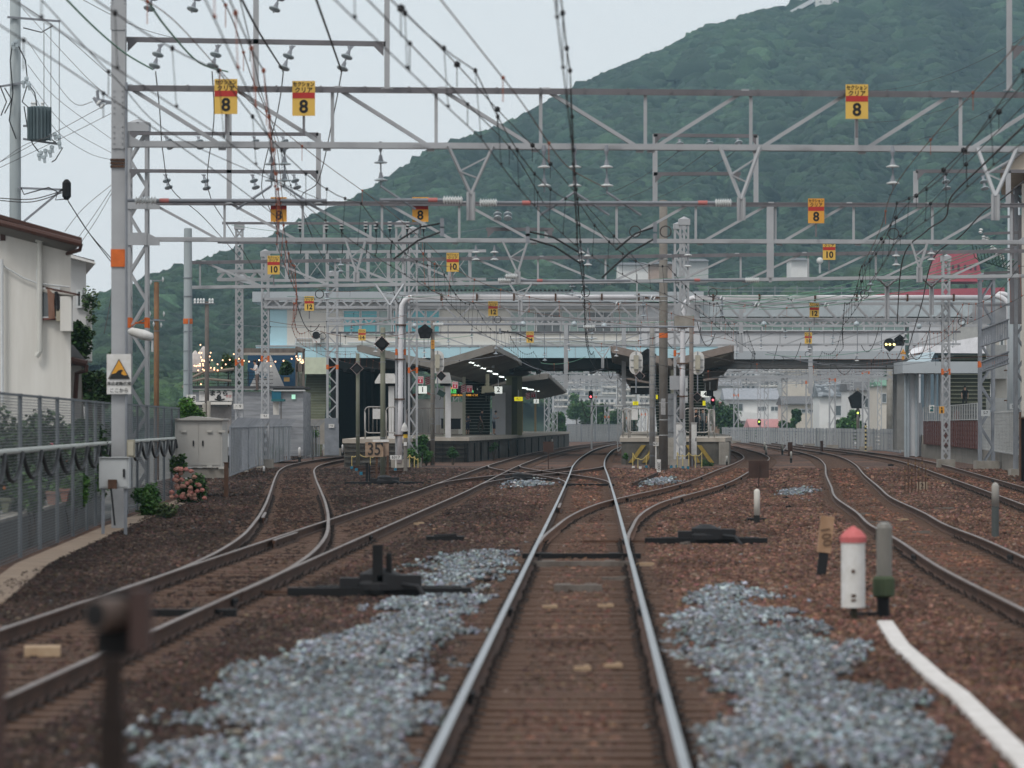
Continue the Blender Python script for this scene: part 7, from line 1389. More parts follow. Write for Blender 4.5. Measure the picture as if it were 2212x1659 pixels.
for q in rb + [P(x, y, d - .7) for x, y in ((430, 762), (434, 772), (438, 786), (444, 793), (432, 790), (449, 783), (453, 770), (458, 778), (447, 797), (463, 795), (470, 787), (481, 778), (446, 768), (438, 798), (428, 800), (585, 791), (648, 770), (654, 778), (434, 830))]: mm = MB(); mm.ball(q, .045, 0, 7); part('bulb', mm, BULB, kk)
def umbrella(x, yt, yb, d, label):
    k = T('closed_parasol', label, 'parasol', (X(x, d), d, Z(838, d)), 'closed white parasols on the terrace'); m = MB(); h = Z(yt, d) - Z(yb, d); n = 10; base = P(x, yb, d)
    for j, (r, t) in enumerate(((.28, 0), (.34, .25), (.26, .6), (.16, .85), (.03, 1))):
        for i in range(n): a = 2 * math.pi * i / n; rr = r * (1 + .25 * (i % 2)); m.v.append((base.x + math.cos(a) * rr, base.y + math.sin(a) * rr, base.z + h * t))
    for j in range(4):
        for i in range(n): q = j * n + i; t = j * n + (i + 1) % n; m.f.append((q, t, t + n, q + n)); m.m.append(0)
    part('cloth', m, mat('off_white_cloth', (.5, .46, .44)), k); m = MB(); m.tube([(base.x, d, Z(838, d)), (base.x, d, Z(yt, d))], .03); part('pole', m, WOODB, k)
umbrella(422, 757, 805, 217, 'closed white parasol at the left of the terrace'); umbrella(432, 764, 800, 219, 'closed white parasol between the two taller ones'); umbrella(440, 748, 790, 218, 'tallest closed white parasol right of the others')
leaves_k = T('palm_plant', 'dark spiky palm in a yellow pot at the right of the terrace', 'plant', tuple(P(618, 825, d))); leaves('fronds', [tuple(P(618, 790, d)), tuple(P(614, 800, d)), tuple(P(622, 800, d))], [.26, .26, .26], 500, .22, LEAF, tint=(.5, .7, .6), parent=leaves_k); boxP(leaves_k, 'pot', 613, 625, 815, 824, d, .4, mat('ochre_pot', (.35, .22, .08)))
shrub(490, 785, d, .55, 'olive bushy plant on the terrace', n=700, tint=(1, 1, .6), size=.16, name='terrace_plant')
person(X(556 - 1, 214), 214.2, Z(845, 214), 1.72, 'woman in a white top and patterned skirt with a white bag standing on the terrace', (.62, .6, .6), (.12, .09, .08), face=-70, pose='phone', hair='long'); 
person(X(447, 217), 217, Z(842, 217), 1.6, 'person in pinkish brown clothes sitting under the terrace lights', (.3, .18, .16), (.12, .1, .12), face=120, pose='phone', hair='long')

# ---------------------------------------------------------------- right side
RB2 = mat('beige_right_wall', (.42, .4, .36), (.48, .46, .42), scale=.6)
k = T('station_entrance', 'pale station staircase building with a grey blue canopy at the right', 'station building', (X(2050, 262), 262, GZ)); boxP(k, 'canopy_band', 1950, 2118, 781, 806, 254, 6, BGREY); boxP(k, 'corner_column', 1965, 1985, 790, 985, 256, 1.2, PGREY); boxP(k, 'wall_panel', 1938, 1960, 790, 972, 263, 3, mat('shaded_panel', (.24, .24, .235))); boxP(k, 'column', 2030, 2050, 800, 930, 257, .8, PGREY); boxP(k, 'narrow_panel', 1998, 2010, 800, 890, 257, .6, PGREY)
m = MB()
for x in (1956, 1962, 1979, 2003, 2020): m.tube([(X(x, 255.8), 255.8, GZ), P(x, 805, 255.8)], .09, 8)
part('rain_pipes', m, mat('blue_grey_pipe', (.3, .34, .37)), k); m = MB(); m.prism([P(1980, 870, 256.6), P(1990, 870, 256.6), P(2010, 985, 256.6), P(1980, 985, 256.6)], (0, 1, 0)); part('sloping_buttress', m, PGREY, k); boxP(k, 'steps_wall', 1992, 2050, 940, 985, 256, 5, CONC)
m = MB(); m.prism([P(1958, 781, 254.5), P(1996, 762, 257), P(2020, 760, 257), P(2010, 781, 254.5)], (0, .3, 0)); part('glass_slope', m, mat('blue_glass_roof', (.36, .44, .48)), k)
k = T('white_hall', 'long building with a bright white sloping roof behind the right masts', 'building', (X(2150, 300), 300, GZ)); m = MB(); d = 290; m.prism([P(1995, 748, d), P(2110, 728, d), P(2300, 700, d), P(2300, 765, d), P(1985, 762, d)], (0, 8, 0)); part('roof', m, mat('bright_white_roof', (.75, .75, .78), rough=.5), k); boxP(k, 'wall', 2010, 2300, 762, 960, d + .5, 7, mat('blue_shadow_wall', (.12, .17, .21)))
k = T('upper_hall', 'tall pale hall behind the bright white roof', 'building', (X(2050, 320), 320, GZ)); boxP(k, 'wall', 1985, 2130, 688, 900, 320, 8, PGREY); boxP(k, 'roof_edge', 1983, 2132, 684, 688, 319.6, 8, BGREY); boxP(k, 'grey_side', 2035, 2130, 690, 760, 319.8, .1, mat('plain_grey', (.36, .36, .35)))
stairs('staircase', 'wide dark staircase at the right with a person walking down', X(2062, 258), X(2230, 258), 257.5, 268, .2, 6.8, 24, mat('olive_black_step', (.03, .032, .022)), mat('stair_line', (.26, .27, .2)))
person(X(2084, 261.5), 261.5, 2.9, 1.66, 'person in a black shirt and dark trousers coming down the right staircase', (.012, .012, .015), (.035, .03, .028), face=0, pose='walk')
person(X(2066, 258), 257.6, 1.55, 1.5, 'person in dull pink half hidden behind the mast on the right stairs', (.3, .13, .1), (.25, .12, .1), face=0, pose='stand')
k = T('yellow_height_plate', 'orange yellow plate with R and 8 on the right lattice mast', 'sign', tuple(P(2034, 932, 188))); boxP(k, 'plate', 2029, 2040, 925 - 47, 893, 188.5, .03, YEL2); text('numeral', 'R', .14, P(2034.5, 882, 188.48), KANA, k, bold=.003); text('numeral', '8', .2, P(2034.5, 889, 188.48), KANA, k, bold=.006)
# concrete base wall, red brown fence, mesh fence at the right
FW = mat('concrete_kerb_wall', (.16, .15, .135), (.24, .225, .2), rough=.9, scale=1.2)
k = T('retaining_wall', 'low concrete wall carrying the right fences', 'wall', (21, 175, GZ)); pts = [(X(2250, 120), 120), (X(2215, 150), 150), (X(2150, 192), 192), (X(2060, 225), 225), (X(1990, 255), 255)]; m = MB()
for a, b in zip(pts[:-1], pts[1:]): m.prism([(a[0], a[1], -.25), (a[0] + .3, a[1], -.25), (b[0] + .3, b[1], -.25), (b[0], b[1], -.25)], (0, 0, .95))
part('wall', m, FW, k)
fence('light grey mesh fence on the wall at the right edge', [(X(2262, 120) + .1, 120), (X(2214, 152) + .1, 152), (X(2117, 196) + .1, 196)], 1.9, 1.5, SLATM2, pw=.07, rails=(.03, .97), z0=.68, pm=mat('light_steel', (.36, .37, .37)))
k = fence('old red brown barred fence with pale mesh above at the right stairs', [(X(2112, 200), 200), (X(2060, 222), 222), (X(1996, 250), 250)], 1.5, 2.2, mesh_mat('red_bars', 'Y', .25, .7, (.09, .03, .025)), pw=.09, rails=(.03, .97), z0=.68, pm=mat('red_brown_bars', (.1, .04, .035)))
fence('pale upper mesh strip above the red brown fence', [(X(2112, 200), 200.2), (X(2060, 222), 222.2), (X(1996, 250), 250.2)], .9, 2.2, WMESH, pw=.06, rails=(.03, .97), z0=2.2, pm=mat('light_steel', (.36, .37, .37)))
m = MB(); 
k = T('direction_plate', 'white and teal notice with an arrow on the right fence', 'sign', tuple(P(2013, 885, 230))); boxP(k, 'plate', 2007, 2018, 875, 892, 228, .05, WHITE); text('symbol', '→', .25, P(2012.5, 880, 227.98), mat('teal_ink', (.02, .12, .13)), k, bold=.01); boxP(k, 'dark_band', 2009, 2016, 884, 888, 227.95, .03, mat('teal_ink', (.02, .12, .13)))
k = T('dark_shed', 'black fence panel at the right edge of the picture', 'wall', (X(2203, 110), 110, GZ)); boxP(k, 'panel', 2206, 2260, 905, 1040, 112, .2, BLACK); boxP(k, 'rusty_post', 2203, 2206, 890, 1035, 111.8, .15, RUST); boxP(k, 'top_rail', 2203, 2260, 902, 905, 111.9, .25, RUST)
d = 150; k = T('apartment_building', 'beige block at the right edge with a slanted roof', 'building', (X(2250, d), d, GZ)); boxP(k, 'wall', 2207, 2420, 396, 900, d, 14, RB2, sk=True); m = MB(); m.prism([P(2160, 368, d - 1), P(2240, 305, d - 1), P(2420, 200, d - 1), P(2420, 372, d - 1)], (2.1, 16, 0)); part('gable_roof', m, mat('light_roof_edge', (.46, .4, .33)), k); m = MB(); m.prism([P(2163, 360, d - 1.3), P(2240, 298, d - 1.3), P(2420, 190, d - 1.3), P(2420, 198, d - 1.3), P(2240, 306, d - 1.3), P(2166, 364, d - 1.3)], (2.2, 17, 0)); part('roof_covering', m, TILE, k)
d = 205; k = T('apartment_building', 'beige apartment wing with balconies behind the pale pipes', 'building', (X(2180, d), d, GZ)); boxP(k, 'wall', 2140, 2420, 700, 1000, d, 14, RB2, sk=True); 
for i, y in enumerate((790, 860, 745)): boxP(k, 'balcony', 2136, 2180, y, y + 28, d - 1.2, 1.2, mat('grey_balcony', (.25, .26, .26))); 
for i, (x, y) in enumerate(((2140, 720), (2160, 722), (2140, 830), (2160, 895), (2146, 905))): win(k, x, x + 8, y, y + 26, d - .04, GLASSD, n=1)
k = T('cable_duct_rack', 'ribbed steel cable racks jutting between the right masts', 'cable rack', (X(2150, 178), 178, 4)); m = MB()
for y0, y1, yy in ((700, 740, 690), (770, 795, 765)):
    a, b = P(2120, y0 + 12, 180), P(2178, y0 - 10, 168); a2, b2 = P(2120, y1 + 8, 180), P(2178, y1 - 10, 168); m.bar(a, b, .1, .06); m.bar(a2, b2, .1, .06)
    for i in range(12): t = (i + .5) / 12; m.bar(a + (b - a) * t, a2 + (b2 - a2) * t, .09, .03)
part('rack', m, STEELD, k); m = MB(); m.bar(P(2120, 800, 180), P(2178, 775, 168), .06, .06); part('support', m, STEELD, k)
k = T('insulator_cluster', 'cluster of dark insulators and curling green cables on the right mast', 'insulator', tuple(P(2170, 540, 150))); m = MB()
for i in range(14): x, y = 2118 + i * 6 + rnd.uniform(-2, 2), 508 + i * 7 + rnd.uniform(-6, 6); m.lathe([(.04, 0), (.09, .05), (.04, .1), (.09, .15), (.04, .2)], P(x, y, 150 + i * .3), (rnd.uniform(-.4, .4), 0, 1), 8)
part('insulators', m, PORC, k); m = MB()
for i in range(9): x = 2100 + i * 8; m.tube([P(x, 528 + i * 3, 150), P(x + 5, 555 + i * 3, 150), P(x + 18, 566 + i * 2, 150), P(x + 34, 556 + i, 150)], .02, 5)
part('cable_loops', m, mat('dark_green_cable', (.03, .06, .05)), k); m = MB()
for y in (505, 545, 590): m.bar(P(2125, y, 150.5), P(2230, y - 4, 150.5), .12, .1)
m.bar(P(2205, 470, 150.5), P(2205, 700, 150.5), .2, .2); m.bar(P(2186, 420, 150.5), P(2186, 700, 150.5), .16, .16); part('frame', m, DSTEEL, k)
pole(2190, 430, 1000, 186, .3, mat('pale_blue_column', (.33, .37, .4), (.42, .46, .48), stretch=(1, 1, .2)), 'pale thick pole behind the twin pipes at the right', 'concrete_pole')
for x, y, w_, t, lb, d in ((2098, 892, .42, 'S-7', 'number plate S-7 on the dark lattice mast', 181), (2191, 878, .45, 'S-6', 'number plate S-6 on the pale twin pipes at the right', 185)): 
    c = P(x, y, d); c.x = X(2129, d) if 'S-7' in t else c.x; k = T('number_plate', lb, 'sign', tuple(c)); m = MB(); m.box(c, (w_, .02, .28)); part('plate', m, CAB, k); text('numeral', t, .2, c + Vector((0, -.014, 0)), KANA, k, sx=.85, bold=.002)
# signals at the right of the bridge
k = T('starting_signal', 'round black signal with three yellow lights at the right end of the bridge', 'signal', tuple(P(1920, 745, 240))); m = MB(); m.lathe([(.36, 0), (.36, .1)], P(1921, 743, 240), (0, -1, 0), 24); m.prism([P(1908, 749, 240), P(1934, 749, 240), P(1921, 760, 240)], (0, -.08, 0)); part('backboard', m, BLACK, k)
for x in (1914, 1922, 1931): m = MB(); m.lathe([(.075, .11), (.06, .13)], P(x, 744, 240), (0, -1, 0), 12); part('lamp', m, mat('yellow_lamp', (.8, .6, .1), emit=(1, .85, .35), estr=2.5), k)
pentagon(1944, 736, 243, .4, 'dark pentagon signal behind the three yellow lights', ()); k = T('warning_plate', 'small black and yellow triangle plate with an orange plate below', 'sign', tuple(P(1951, 765, 240))); m = MB(); m.prism([P(1944, 765, 239.8), P(1951, 753, 239.8), P(1957, 765, 239.8)], (0, -.03, 0)); part('triangle', m, YEL2, k); boxP(k, 'orange_plate', 1948, 1954, 769, 778, 239.9, .03, YEL2); text('mark', 'ト', .12, P(1950.5, 762, 239.7), KANA, k)
def colour_light(x, y, d, ly, col, label, yb=None):
    k = T('colour_light_signal', label, 'signal', (X(x, d), d, GZ)); m = MB(); m.box(P(x, y, d), (.38, .12, .42)); m.lathe([(.19, 0), (.19, .12)], P(x, y, d) + Vector((0, .06, .2)), (0, -1, 0), 14); m.lathe([(.19, 0), (.19, .12)], P(x, y, d) + Vector((0, .06, -.2)), (0, -1, 0), 14); part('head', m, BLACK, k); m = MB(); m.lathe([(.08, 0), (.07, .05)], P(x, ly, d - .1), (0, -1, 0), 12); part('lit_lamp', m, mat(*col), k); m = MB(); m.tube([(X(x + 2, d + .2), d + .2, GZ), P(x + 2, y, d + .2)], .08, 8); part('post', m, STEEL, k)
colour_light(1276, 853, 330, 857, ('red_lamp', (.8, .1, .1), None, .5, 0, .1, 1, 0, 30, (1, .12, .15), 3), 'distant signal showing red under the bridge'); colour_light(1540, 866, 300, 864, ('red_lamp', (.8, .1, .1)), 'signal showing red right of the far platform'); colour_light(1640, 917 - 5, 440, 911, ('green_lamp', (.4, .8, .1), None, .5, 0, .1, 1, 0, 30, (.6, 1, .1), 3), 'small signal showing green before the pink roofed shed'); colour_light(1853, 893, 330, 892, ('green_lamp', (.4, .8, .1)), 'signal showing green near the green roofed house')
pentagon(1852, 865, 330, .85, 'dark pentagon board on a brown pole before the houses'); pole(1853, 838, 970, 330, .12, POLEC, 'brown pole carrying the dark pentagon board'); pole(1922, 770, 930, 345, .28, CONC, 'pale concrete pole before the green roofed house', 'concrete_pole')
# far fence and houses
fence('long grey slatted fence curving behind the right tracks', [(X(1560, 470), 470), (X(1700, 388), 388), (X(1800, 350), 350), (X(1917, 307), 307), (X(1945, 288), 288)], 1.82, 2.5, SLATM, pw=.08, rails=(.03, .8), z0=GZ); fence('grey slatted fence far away between the platforms', [(X(1225, 460), 460), (X(1345, 470), 470)], 2.2, 3, SLATM, pw=.1, rails=(.03, .97), z0=GZ)
def house(x0, x1, yr, ye, d, label, wall, roof, style='gable', wins=(), dp=9, extra=None, balc=(), over=4, z0=-.42):
    d = d * 1.3; dp = dp * 1.2; k = T('house', label, 'house', (X((x0 + x1) / 2, d), d, z0), ); m = MB(); xa, xb = X(x0, d), X(x1, d); ze, zr = Z(ye, d), Z(yr, d); m.b2((xa, d, z0), (xb, d + dp, ze)); 
    if style == 'side': m.prism([(xa, d, ze), (xb, d, ze), ((xa + xb) / 2, d, zr)], (0, dp, 0))
    part('wall', m, wall, k); o = over * d / F; m = MB()
    if style == 'gable': m.prism([(xa - o, d - .6, ze), (xa - o, d + dp / 2, zr), (xa - o, d + dp + .6, ze), (xa - o, d + dp + .6, ze - .12), (xa - o, d - .6, ze - .12)], (xb - xa + 2 * o, 0, 0))
    elif style == 'side':
        mxx = (xa + xb) / 2; m.prism([(xa - o, d - .5, ze - .1), (mxx, d - .5, zr + .05), (mxx, d - .5, zr + .3), (xa - o, d - .5, ze + .15)], (0, dp + 1, 0)); m.prism([(mxx, d - .5, zr + .05), (xb + o, d - .5, ze - .1), (xb + o, d - .5, ze + .15), (mxx, d - .5, zr + .3)], (0, dp + 1, 0))
    else: m.b2((xa - o, d - .4, ze), (xb + o, d + dp, zr))
    part('roof', m, roof, k)
    for w_ in wins: win(k, *w_, d - .05, GLASSD, n=2 if w_[1] - w_[0] > 12 else 1, fw=.08)
    for (a, b, c, e) in balc: boxP(k, 'balcony', a, b, c, e, d - 1.1, 1.1, wall)
    return k
BG = mat('beige_plaster', (.5, .46, .4), (.57, .53, .47), scale=.5); WH = mat('white_plaster', (.58, .58, .57), (.68, .68, .67), scale=.5); GR = mat('grey_plaster', (.36, .37, .37), (.44, .45, .45), scale=.5); TD_ = mat('dark_roof_tile', (.09, .09, .095), (.15, .15, .155), scale=2); TL = mat('light_grey_roof', (.24, .255, .28), (.32, .33, .36), scale=1, stretch=(3, 1, 1)); TCK = mat('checkered_roof_tile', (.08, .09, .1), (.26, .28, .3), kind='voronoi', scale=1.4); TG = mat('green_roof', (.14, .26, .19)); PINK = mat('pink_roof', (.48, .24, .24))
house(1568, 1680, 838, 862, 420, 'white two storey house with a light grey roof and long balcony', WH, TL, wins=((1575, 1605, 872, 888), (1637, 1655, 878, 888), (1665, 1681, 878, 888), (1575, 1604, 911, 930)), balc=((1568, 1622, 890, 909), (1622, 1680, 892, 906)))
house(1622, 1695, 905, 922, 400, 'low shed with a pink roof by the far fence', GR, PINK, wins=((1640, 1652, 926, 934),)); house(1693, 1776, 855, 872, 395, 'beige house with a dark sloping roof and a boxy front', BG, TD_, wins=((1723, 1740, 884, 892), (1744, 1760, 884, 892)), balc=((1728, 1776, 898, 925),)); house(1770, 1830, 822, 855, 380, 'white house with a checkered grey roof', WH, TCK, wins=((1805, 1829, 876, 898),), balc=((1790, 1830, 912, 925),)); house(1834, 1910, 795, 842, 360, 'white house with a tall dark grey roof', WH, TD_, wins=((1868, 1890, 860, 880),)); house(1897, 1965, 812, 832, 345, 'beige house with a green roof partly behind the station wall', BG, TG, wins=((1905, 1915, 850, 870), (1930, 1945, 850, 862))); house(1700, 1785, 795, 803, 440, 'tall plain beige block behind the roofs', BG, BG, style='flat', wins=()); house(1690, 1760, 800, 806, 470, 'tall plain grey block left of the beige one', GR, GR, style='flat'); house(1530, 1600, 820, 830, 480, 'grey house behind the far platform mast', GR, TL); house(1780, 1900, 795, 815, 430, 'dark roofed row of houses behind the checkered roof', WH, TD_); house(1545, 1575, 868, 878, 450, 'brown house with a dull red roof behind the red signal', mat('brown_wall', (.22, .15, .11)), mat('dull_red_roof', (.22, .07, .06)))
for i, (x0, x1, yt, d, lb, nw) in enumerate(((1222, 1262, 812, 560, 'white apartment block left under the bridge', 5), (1262, 1300, 800, 640, 'tall white apartment block in the middle under the bridge', 7), (1300, 1345, 806, 600, 'white apartment block right under the bridge', 6), (1335, 1375, 826, 520, 'pale house block next to the right canopy', 4), (1195, 1228, 835, 520, 'pale block behind the lower left canopy', 3), (1380, 1440, 800, 560, 'pale block behind the right canopy', 5), (1545, 1640, 798, 600, 'grey apartment block behind the houses at the left', 5), (1640, 1700, 790, 620, 'light apartment block behind the grey one', 5), (1240, 1330, 856, 470, 'low beige building behind the dark trees', 2))):
    d = d * 1.35; k = T('apartment_block', lb, 'building', (X(x0, d), d, -.42)); boxP(k, 'wall', x0, x1, yt, 945, d, 12, WH if i % 2 else PGREY)
    for r in range(nw):
        y = yt + 7 + r * 14; m = MB(); 
        for c in range(int((x1 - x0) / 11)): m.b2((X(x0 + 2 + c * 11, d), d - .06, Z(y + 6, d)), (X(x0 + 8 + c * 11, d), d + .05, Z(y, d)))
        boxP(k, 'balcony', x0 + 1, x1 - 1, y + 6.5, y + 10, d - 1, 1, CREAM)
        part('window', m, GLASSD, k)
    boxP(k, 'roof', x0 - 1, x1 + 1, yt - 2, yt, d - .3, 12.6, GR)
for x, yt, yb, d, rw, lb, tn in ((1270, 868, 925, 455, 1.9, 'dark green tree left under the bridge', (.7, .8, .6)), (1300, 872, 925, 450, 2.4, 'dark green tree in the middle under the bridge', (.6, .7, .55)), (1325, 880, 925, 445, 2.0, 'dark green tree right under the bridge', (.55, .65, .5)), (1350, 885, 930, 440, 1.6, 'dark tree at the edge of the right platform', (.5, .6, .5)), (1555, 855, 935, 400, 2.2, 'tall dark tree behind the right platform', (.55, .7, .5)), (1576, 885, 940, 395, 1.2, 'narrow dark tree left of the white house', (.5, .62, .5)), (1840, 886, 935, 335, 1.5, 'grey green tree beside the green signal', (.9, 1, .9)), (1833, 900, 940, 330, .9, 'leafy shrub tree before the white house', (.8, 1.1, .7)), (1700, 905, 935, 380, 1.0, 'small garden tree between pink shed and beige house', (.6, .8, .6)), (1717, 885, 905, 385, .7, 'round clipped tree on a balcony wall', (.5, .7, .5)), (1245, 850, 900, 480, 1.5, 'green tree behind the distant catenary', (.8, 1, .8)), (1215, 890, 930, 420, 1.3, 'tree at the end of the left platform', (.7, .9, .7)), (1610, 925, 940, 395, 1.8, 'low hedge before the white house', (.8, 1.2, .6))): tree(x, yt, yb + 8, d * 1.3, rw * 1.7, lb, tint=tuple(v * 1.55 for v in tn), n=5200, size=.26, zb=-.42)
# mid distance: red building, hillside houses, trees at the foot
RW_ = mat('red_wall', (.32, .05, .07), (.4, .075, .095), rough=.8, scale=.3); d = 860; k = T('red_building', 'big crimson building with a tower above the right part of the bridge', 'building', (X(2060, d), d, 0)); m = MB(); m.prism([P(2032, 546, d), P(2108, 544, d), P(2124, 608, d), P(2015, 608, d)], (0, 16, 0)); part('tower', m, RW_, k); m = MB(); m.prism([P(1850, 640, d - 6), P(2000, 625, d - 6), P(2170, 621, d - 6), P(2170, 640, d - 6)], (0, 22, 0)); m.b2((X(1858, d), d - 5, Z(668, d)), (X(2165, d), d + 12, Z(641, d))); part('lower_roof', m, RW_, k)
m = MB()
for x in (2036, 2046, 2056, 2068, 2082, 2094, 2104): m.b2((X(x, d), d - .15, Z(584, d)), (X(x + 5, d), d, Z(572, d)))
part('window', m, mat('dark_red_opening', (.06, .015, .02)), k)
FC = [(1335, 570, 1400, 582), (1400, 568, 1455, 582), (1462, 562, 1530, 585), (1885, 615 - 0, 1920, 630), (1708, 560, 1745, 574), (1900, 570, 1925, 590)]
for i, (x0, y0, x1, y1) in enumerate(FC[:3] + FC[4:5]):
    d = 690; k = T('hillside_building', ['pale flat building among the trees above the bridge centre', 'brownish flat building beside the pale one above the bridge', 'grey roofed building above the right platform masts', 'small white building with a tank on the right slope'][i], 'building', (X(x0, d), d, Z(y1 + 20, d))); boxP(k, 'wall', x0, x1, y0, y1 + 25, d, 10, [WH, mat('brownish', (.36, .28, .24)), GR, WH][i]); m = MB(); m.prism([P(x0 - 2, y0 + 2, d - .8), P(x0 + 6, y0 - 3, d - .8), P(x1 - 6, y0 - 3, d - .8), P(x1 + 2, y0 + 2, d - .8)], (0, 11, 0)); part('roof', m, TL, k)
m = MB(); m.ball(P(1790 - 0 - 0, 562, 690), .1); k = T('water_tank', 'small white ball shaped tank on the right slope', 'tank', tuple(P(1776 - 0, 570, 690))); m = MB(); m.ball(P(1771, 563, 688), .6, 0, 12); part('sphere', m, WHITE, k, smooth=True); m = MB(); m.tube([P(1771, 569, 688), P(1771, 590, 688)], .2); part('stand', m, GR, k)
# building with the slanting ramp near the summit
d = 1960; k = T('summit_station', 'white station with a long slanting tunnel roof near the mountain top', 'building', tuple(P(1760, 15, d))); m = MB(); m.prism([P(1690, 38, d - 10), P(1694, 30, d - 10), P(1745, 2, d - 10), P(1800, -30, d - 10), P(1800, -22, d - 10), P(1752, 8, d - 10), P(1700, 36, d - 10)], (0, 12, 0)); part('ramp_roof', m, mat('pale_ramp', (.6, .6, .62)), k); m = MB(); m.b2((X(1757, d), d - 16, Z(21, d)), (X(1790, d), d + 5, Z(-40, d))); m.b2((X(1792, d), d - 15, Z(16, d)), (X(1806, d), d + 5, Z(-40, d))); part('wall', m, WHITE, k); m = MB()
for x, y in ((1765, 10), (1778, -2), (1797, 2)): m.b2((X(x, d), d - 16.2, Z(y + 3, d)), (X(x + 4, d), d - 15.9, Z(y, d)))
part('window', m, GLASSD, k)
# ---------------------------------------------------------------- small posts and boards on the ballast
bollard(1635, 1056, 1135, None, 13, 'white rounded marker post standing on a black foot right of the middle track', top=(.62, .6, .55), frac=.72)
p = G(1635, 1130, GZ); m = MB(); m.box((p.x, p.y + .1, GZ + .06), (.42, .3, .1)); solo('foot_block', m, BLACK, 'black foot block under the white marker post', 'block', loc=(p.x, p.y, GZ))
d = gd(1250, GZ); k = T('marker_post', 'leaning orange brown marker post with faded digits', 'marker post', (X(1778, d), d, GZ)); LW = mat('orange_brown_wood', (.28, .17, .1), (.4, .26, .17), scale=5, stretch=(1, 1, .3)); m = MB(); a = Vector((X(1773, d), d, GZ)); b = P(1788, 1115, d); m.bar(a + (b - a) * .42, b, .19, .14); part('upper', m, LW, k); m = MB(); m.bar(a, a + (b - a) * .42, .13, .1); part('base', m, DARK, k); text('numeral', '100', .19, (a + (b - a) * .68) + Vector((0, -.085, 0)), mat('faded_digit', (.1, .06, .04)), k, ry=80)
d = gd(1345, GZ); k = T('marker_post', 'white post with a red pointed cap, the biggest one at the right', 'marker post', (X(1845, d), d, GZ)); r = 26 * d / F; m = MB(); m.lathe([(r, Z(1312, d) - GZ), (r, Z(1172, d) - GZ)], (X(1843, d), d, GZ), n=20); part('body', m, WHITE, k, smooth=False); m = MB(); m.lathe([(r * 1.08, Z(1172, d) - GZ), (r * 1.12, Z(1160, d) - GZ), (r * .75, Z(1148, d) - GZ), (.01, Z(1136, d) - GZ)], (X(1843, d), d, GZ), n=20); part('red_cap', m, mat('cap_red', (.42, .1, .1), (.55, .17, .17), rough=.8, scale=9), k); m = MB(); m.tube([(X(1845, d), d, GZ), (X(1845, d), d, Z(1312, d))], .035, 8); part('stem', m, mat('dark_olive_stem', (.05, .045, .03)), k); m = MB(); m.lathe([(.022, 0), (.022, .01)], P(1843, 1234, d - r), (0, -1, 0), 10); m.box(P(1844, 1287, d - r), (.05, .01, .03)); m.box(P(1844, 1297, d - r), (.05, .01, .025)); part('dark_marks', m, RUST, k)
d = gd(1340, GZ); k = T('marker_post', 'translucent grey tube post with a green collar beside the red capped one', 'marker post', (X(1908, d), d, GZ)); r = 17 * d / F; m = MB(); m.lathe([(r, Z(1245, d) - GZ), (r, Z(1140, d) - GZ), (r * .8, Z(1131, d) - GZ), (.01, Z(1128, d) - GZ)], (X(1910, d), d, GZ), n=16); part('tube', m, mat('smoky_tube', (.13, .125, .11), (.22, .21, .19), rough=.3, scale=3, stretch=(1, 1, .4)), k); m = MB(); m.lathe([(r * 1.1, Z(1290, d) - GZ), (r * 1.4, Z(1286, d) - GZ), (r * 1.4, Z(1250, d) - GZ), (r * 1.1, Z(1244, d) - GZ)], (X(1909, d), d, GZ), n=16); part('collar', m, mat('olive_green_collar', (.06, .08, .045)), k); m = MB(); m.lathe([(r * .8, 0), (r * .8, Z(1290, d) - GZ)], (X(1908, d), d, GZ), n=12); part('stem', m, BLACK, k); m = MB(); m.bar((X(1835, d), d, GZ + .06), (X(1912, d), d, GZ + .06), .06, .06); part('foot_bar', m, DARK, k)
bollard(2150, 1042, 1125, 73, 16, 'grey marker post between the right tracks', top=(.3, .29, .27), low=(.07, .08, .08), frac=.42)
# white hose
q = [G(x, y, -.12) for x, y in ((1912, 1341), (1945, 1390), (1984, 1424), (2022, 1459), (2069, 1493), (2112, 1536), (2163, 1587), (2212, 1634), (2270, 1700))]; k = T('cable_cover', 'flat dusty white cable cover running from the tube post to the lower right corner', 'cable cover', tuple(q[0])); m = MB()
for i, v in enumerate(q):
    t = (q[min(i + 1, 8)] - q[max(i - 1, 0)]).normalized(); nn = Vector((t.y, -t.x, 0)); m.v += [tuple(v + nn * a_ + Vector((0, 0, b_))) for a_, b_ in ((-.09, -.05), (-.085, -.005), (-.07, .003), (.07, .003), (.085, -.005), (.09, -.05))]
for i in range(8):
    for j in range(5): a_ = i * 6 + j; m.f.append((a_, a_ + 6, a_ + 7, a_ + 1)); m.m.append(0)
part('cover_strip', m, mat('dusty_white_rubber', (.44, .42, .4), (.62, .6, .59), rough=.8, scale=4, bump=.5, bscale=9), k)
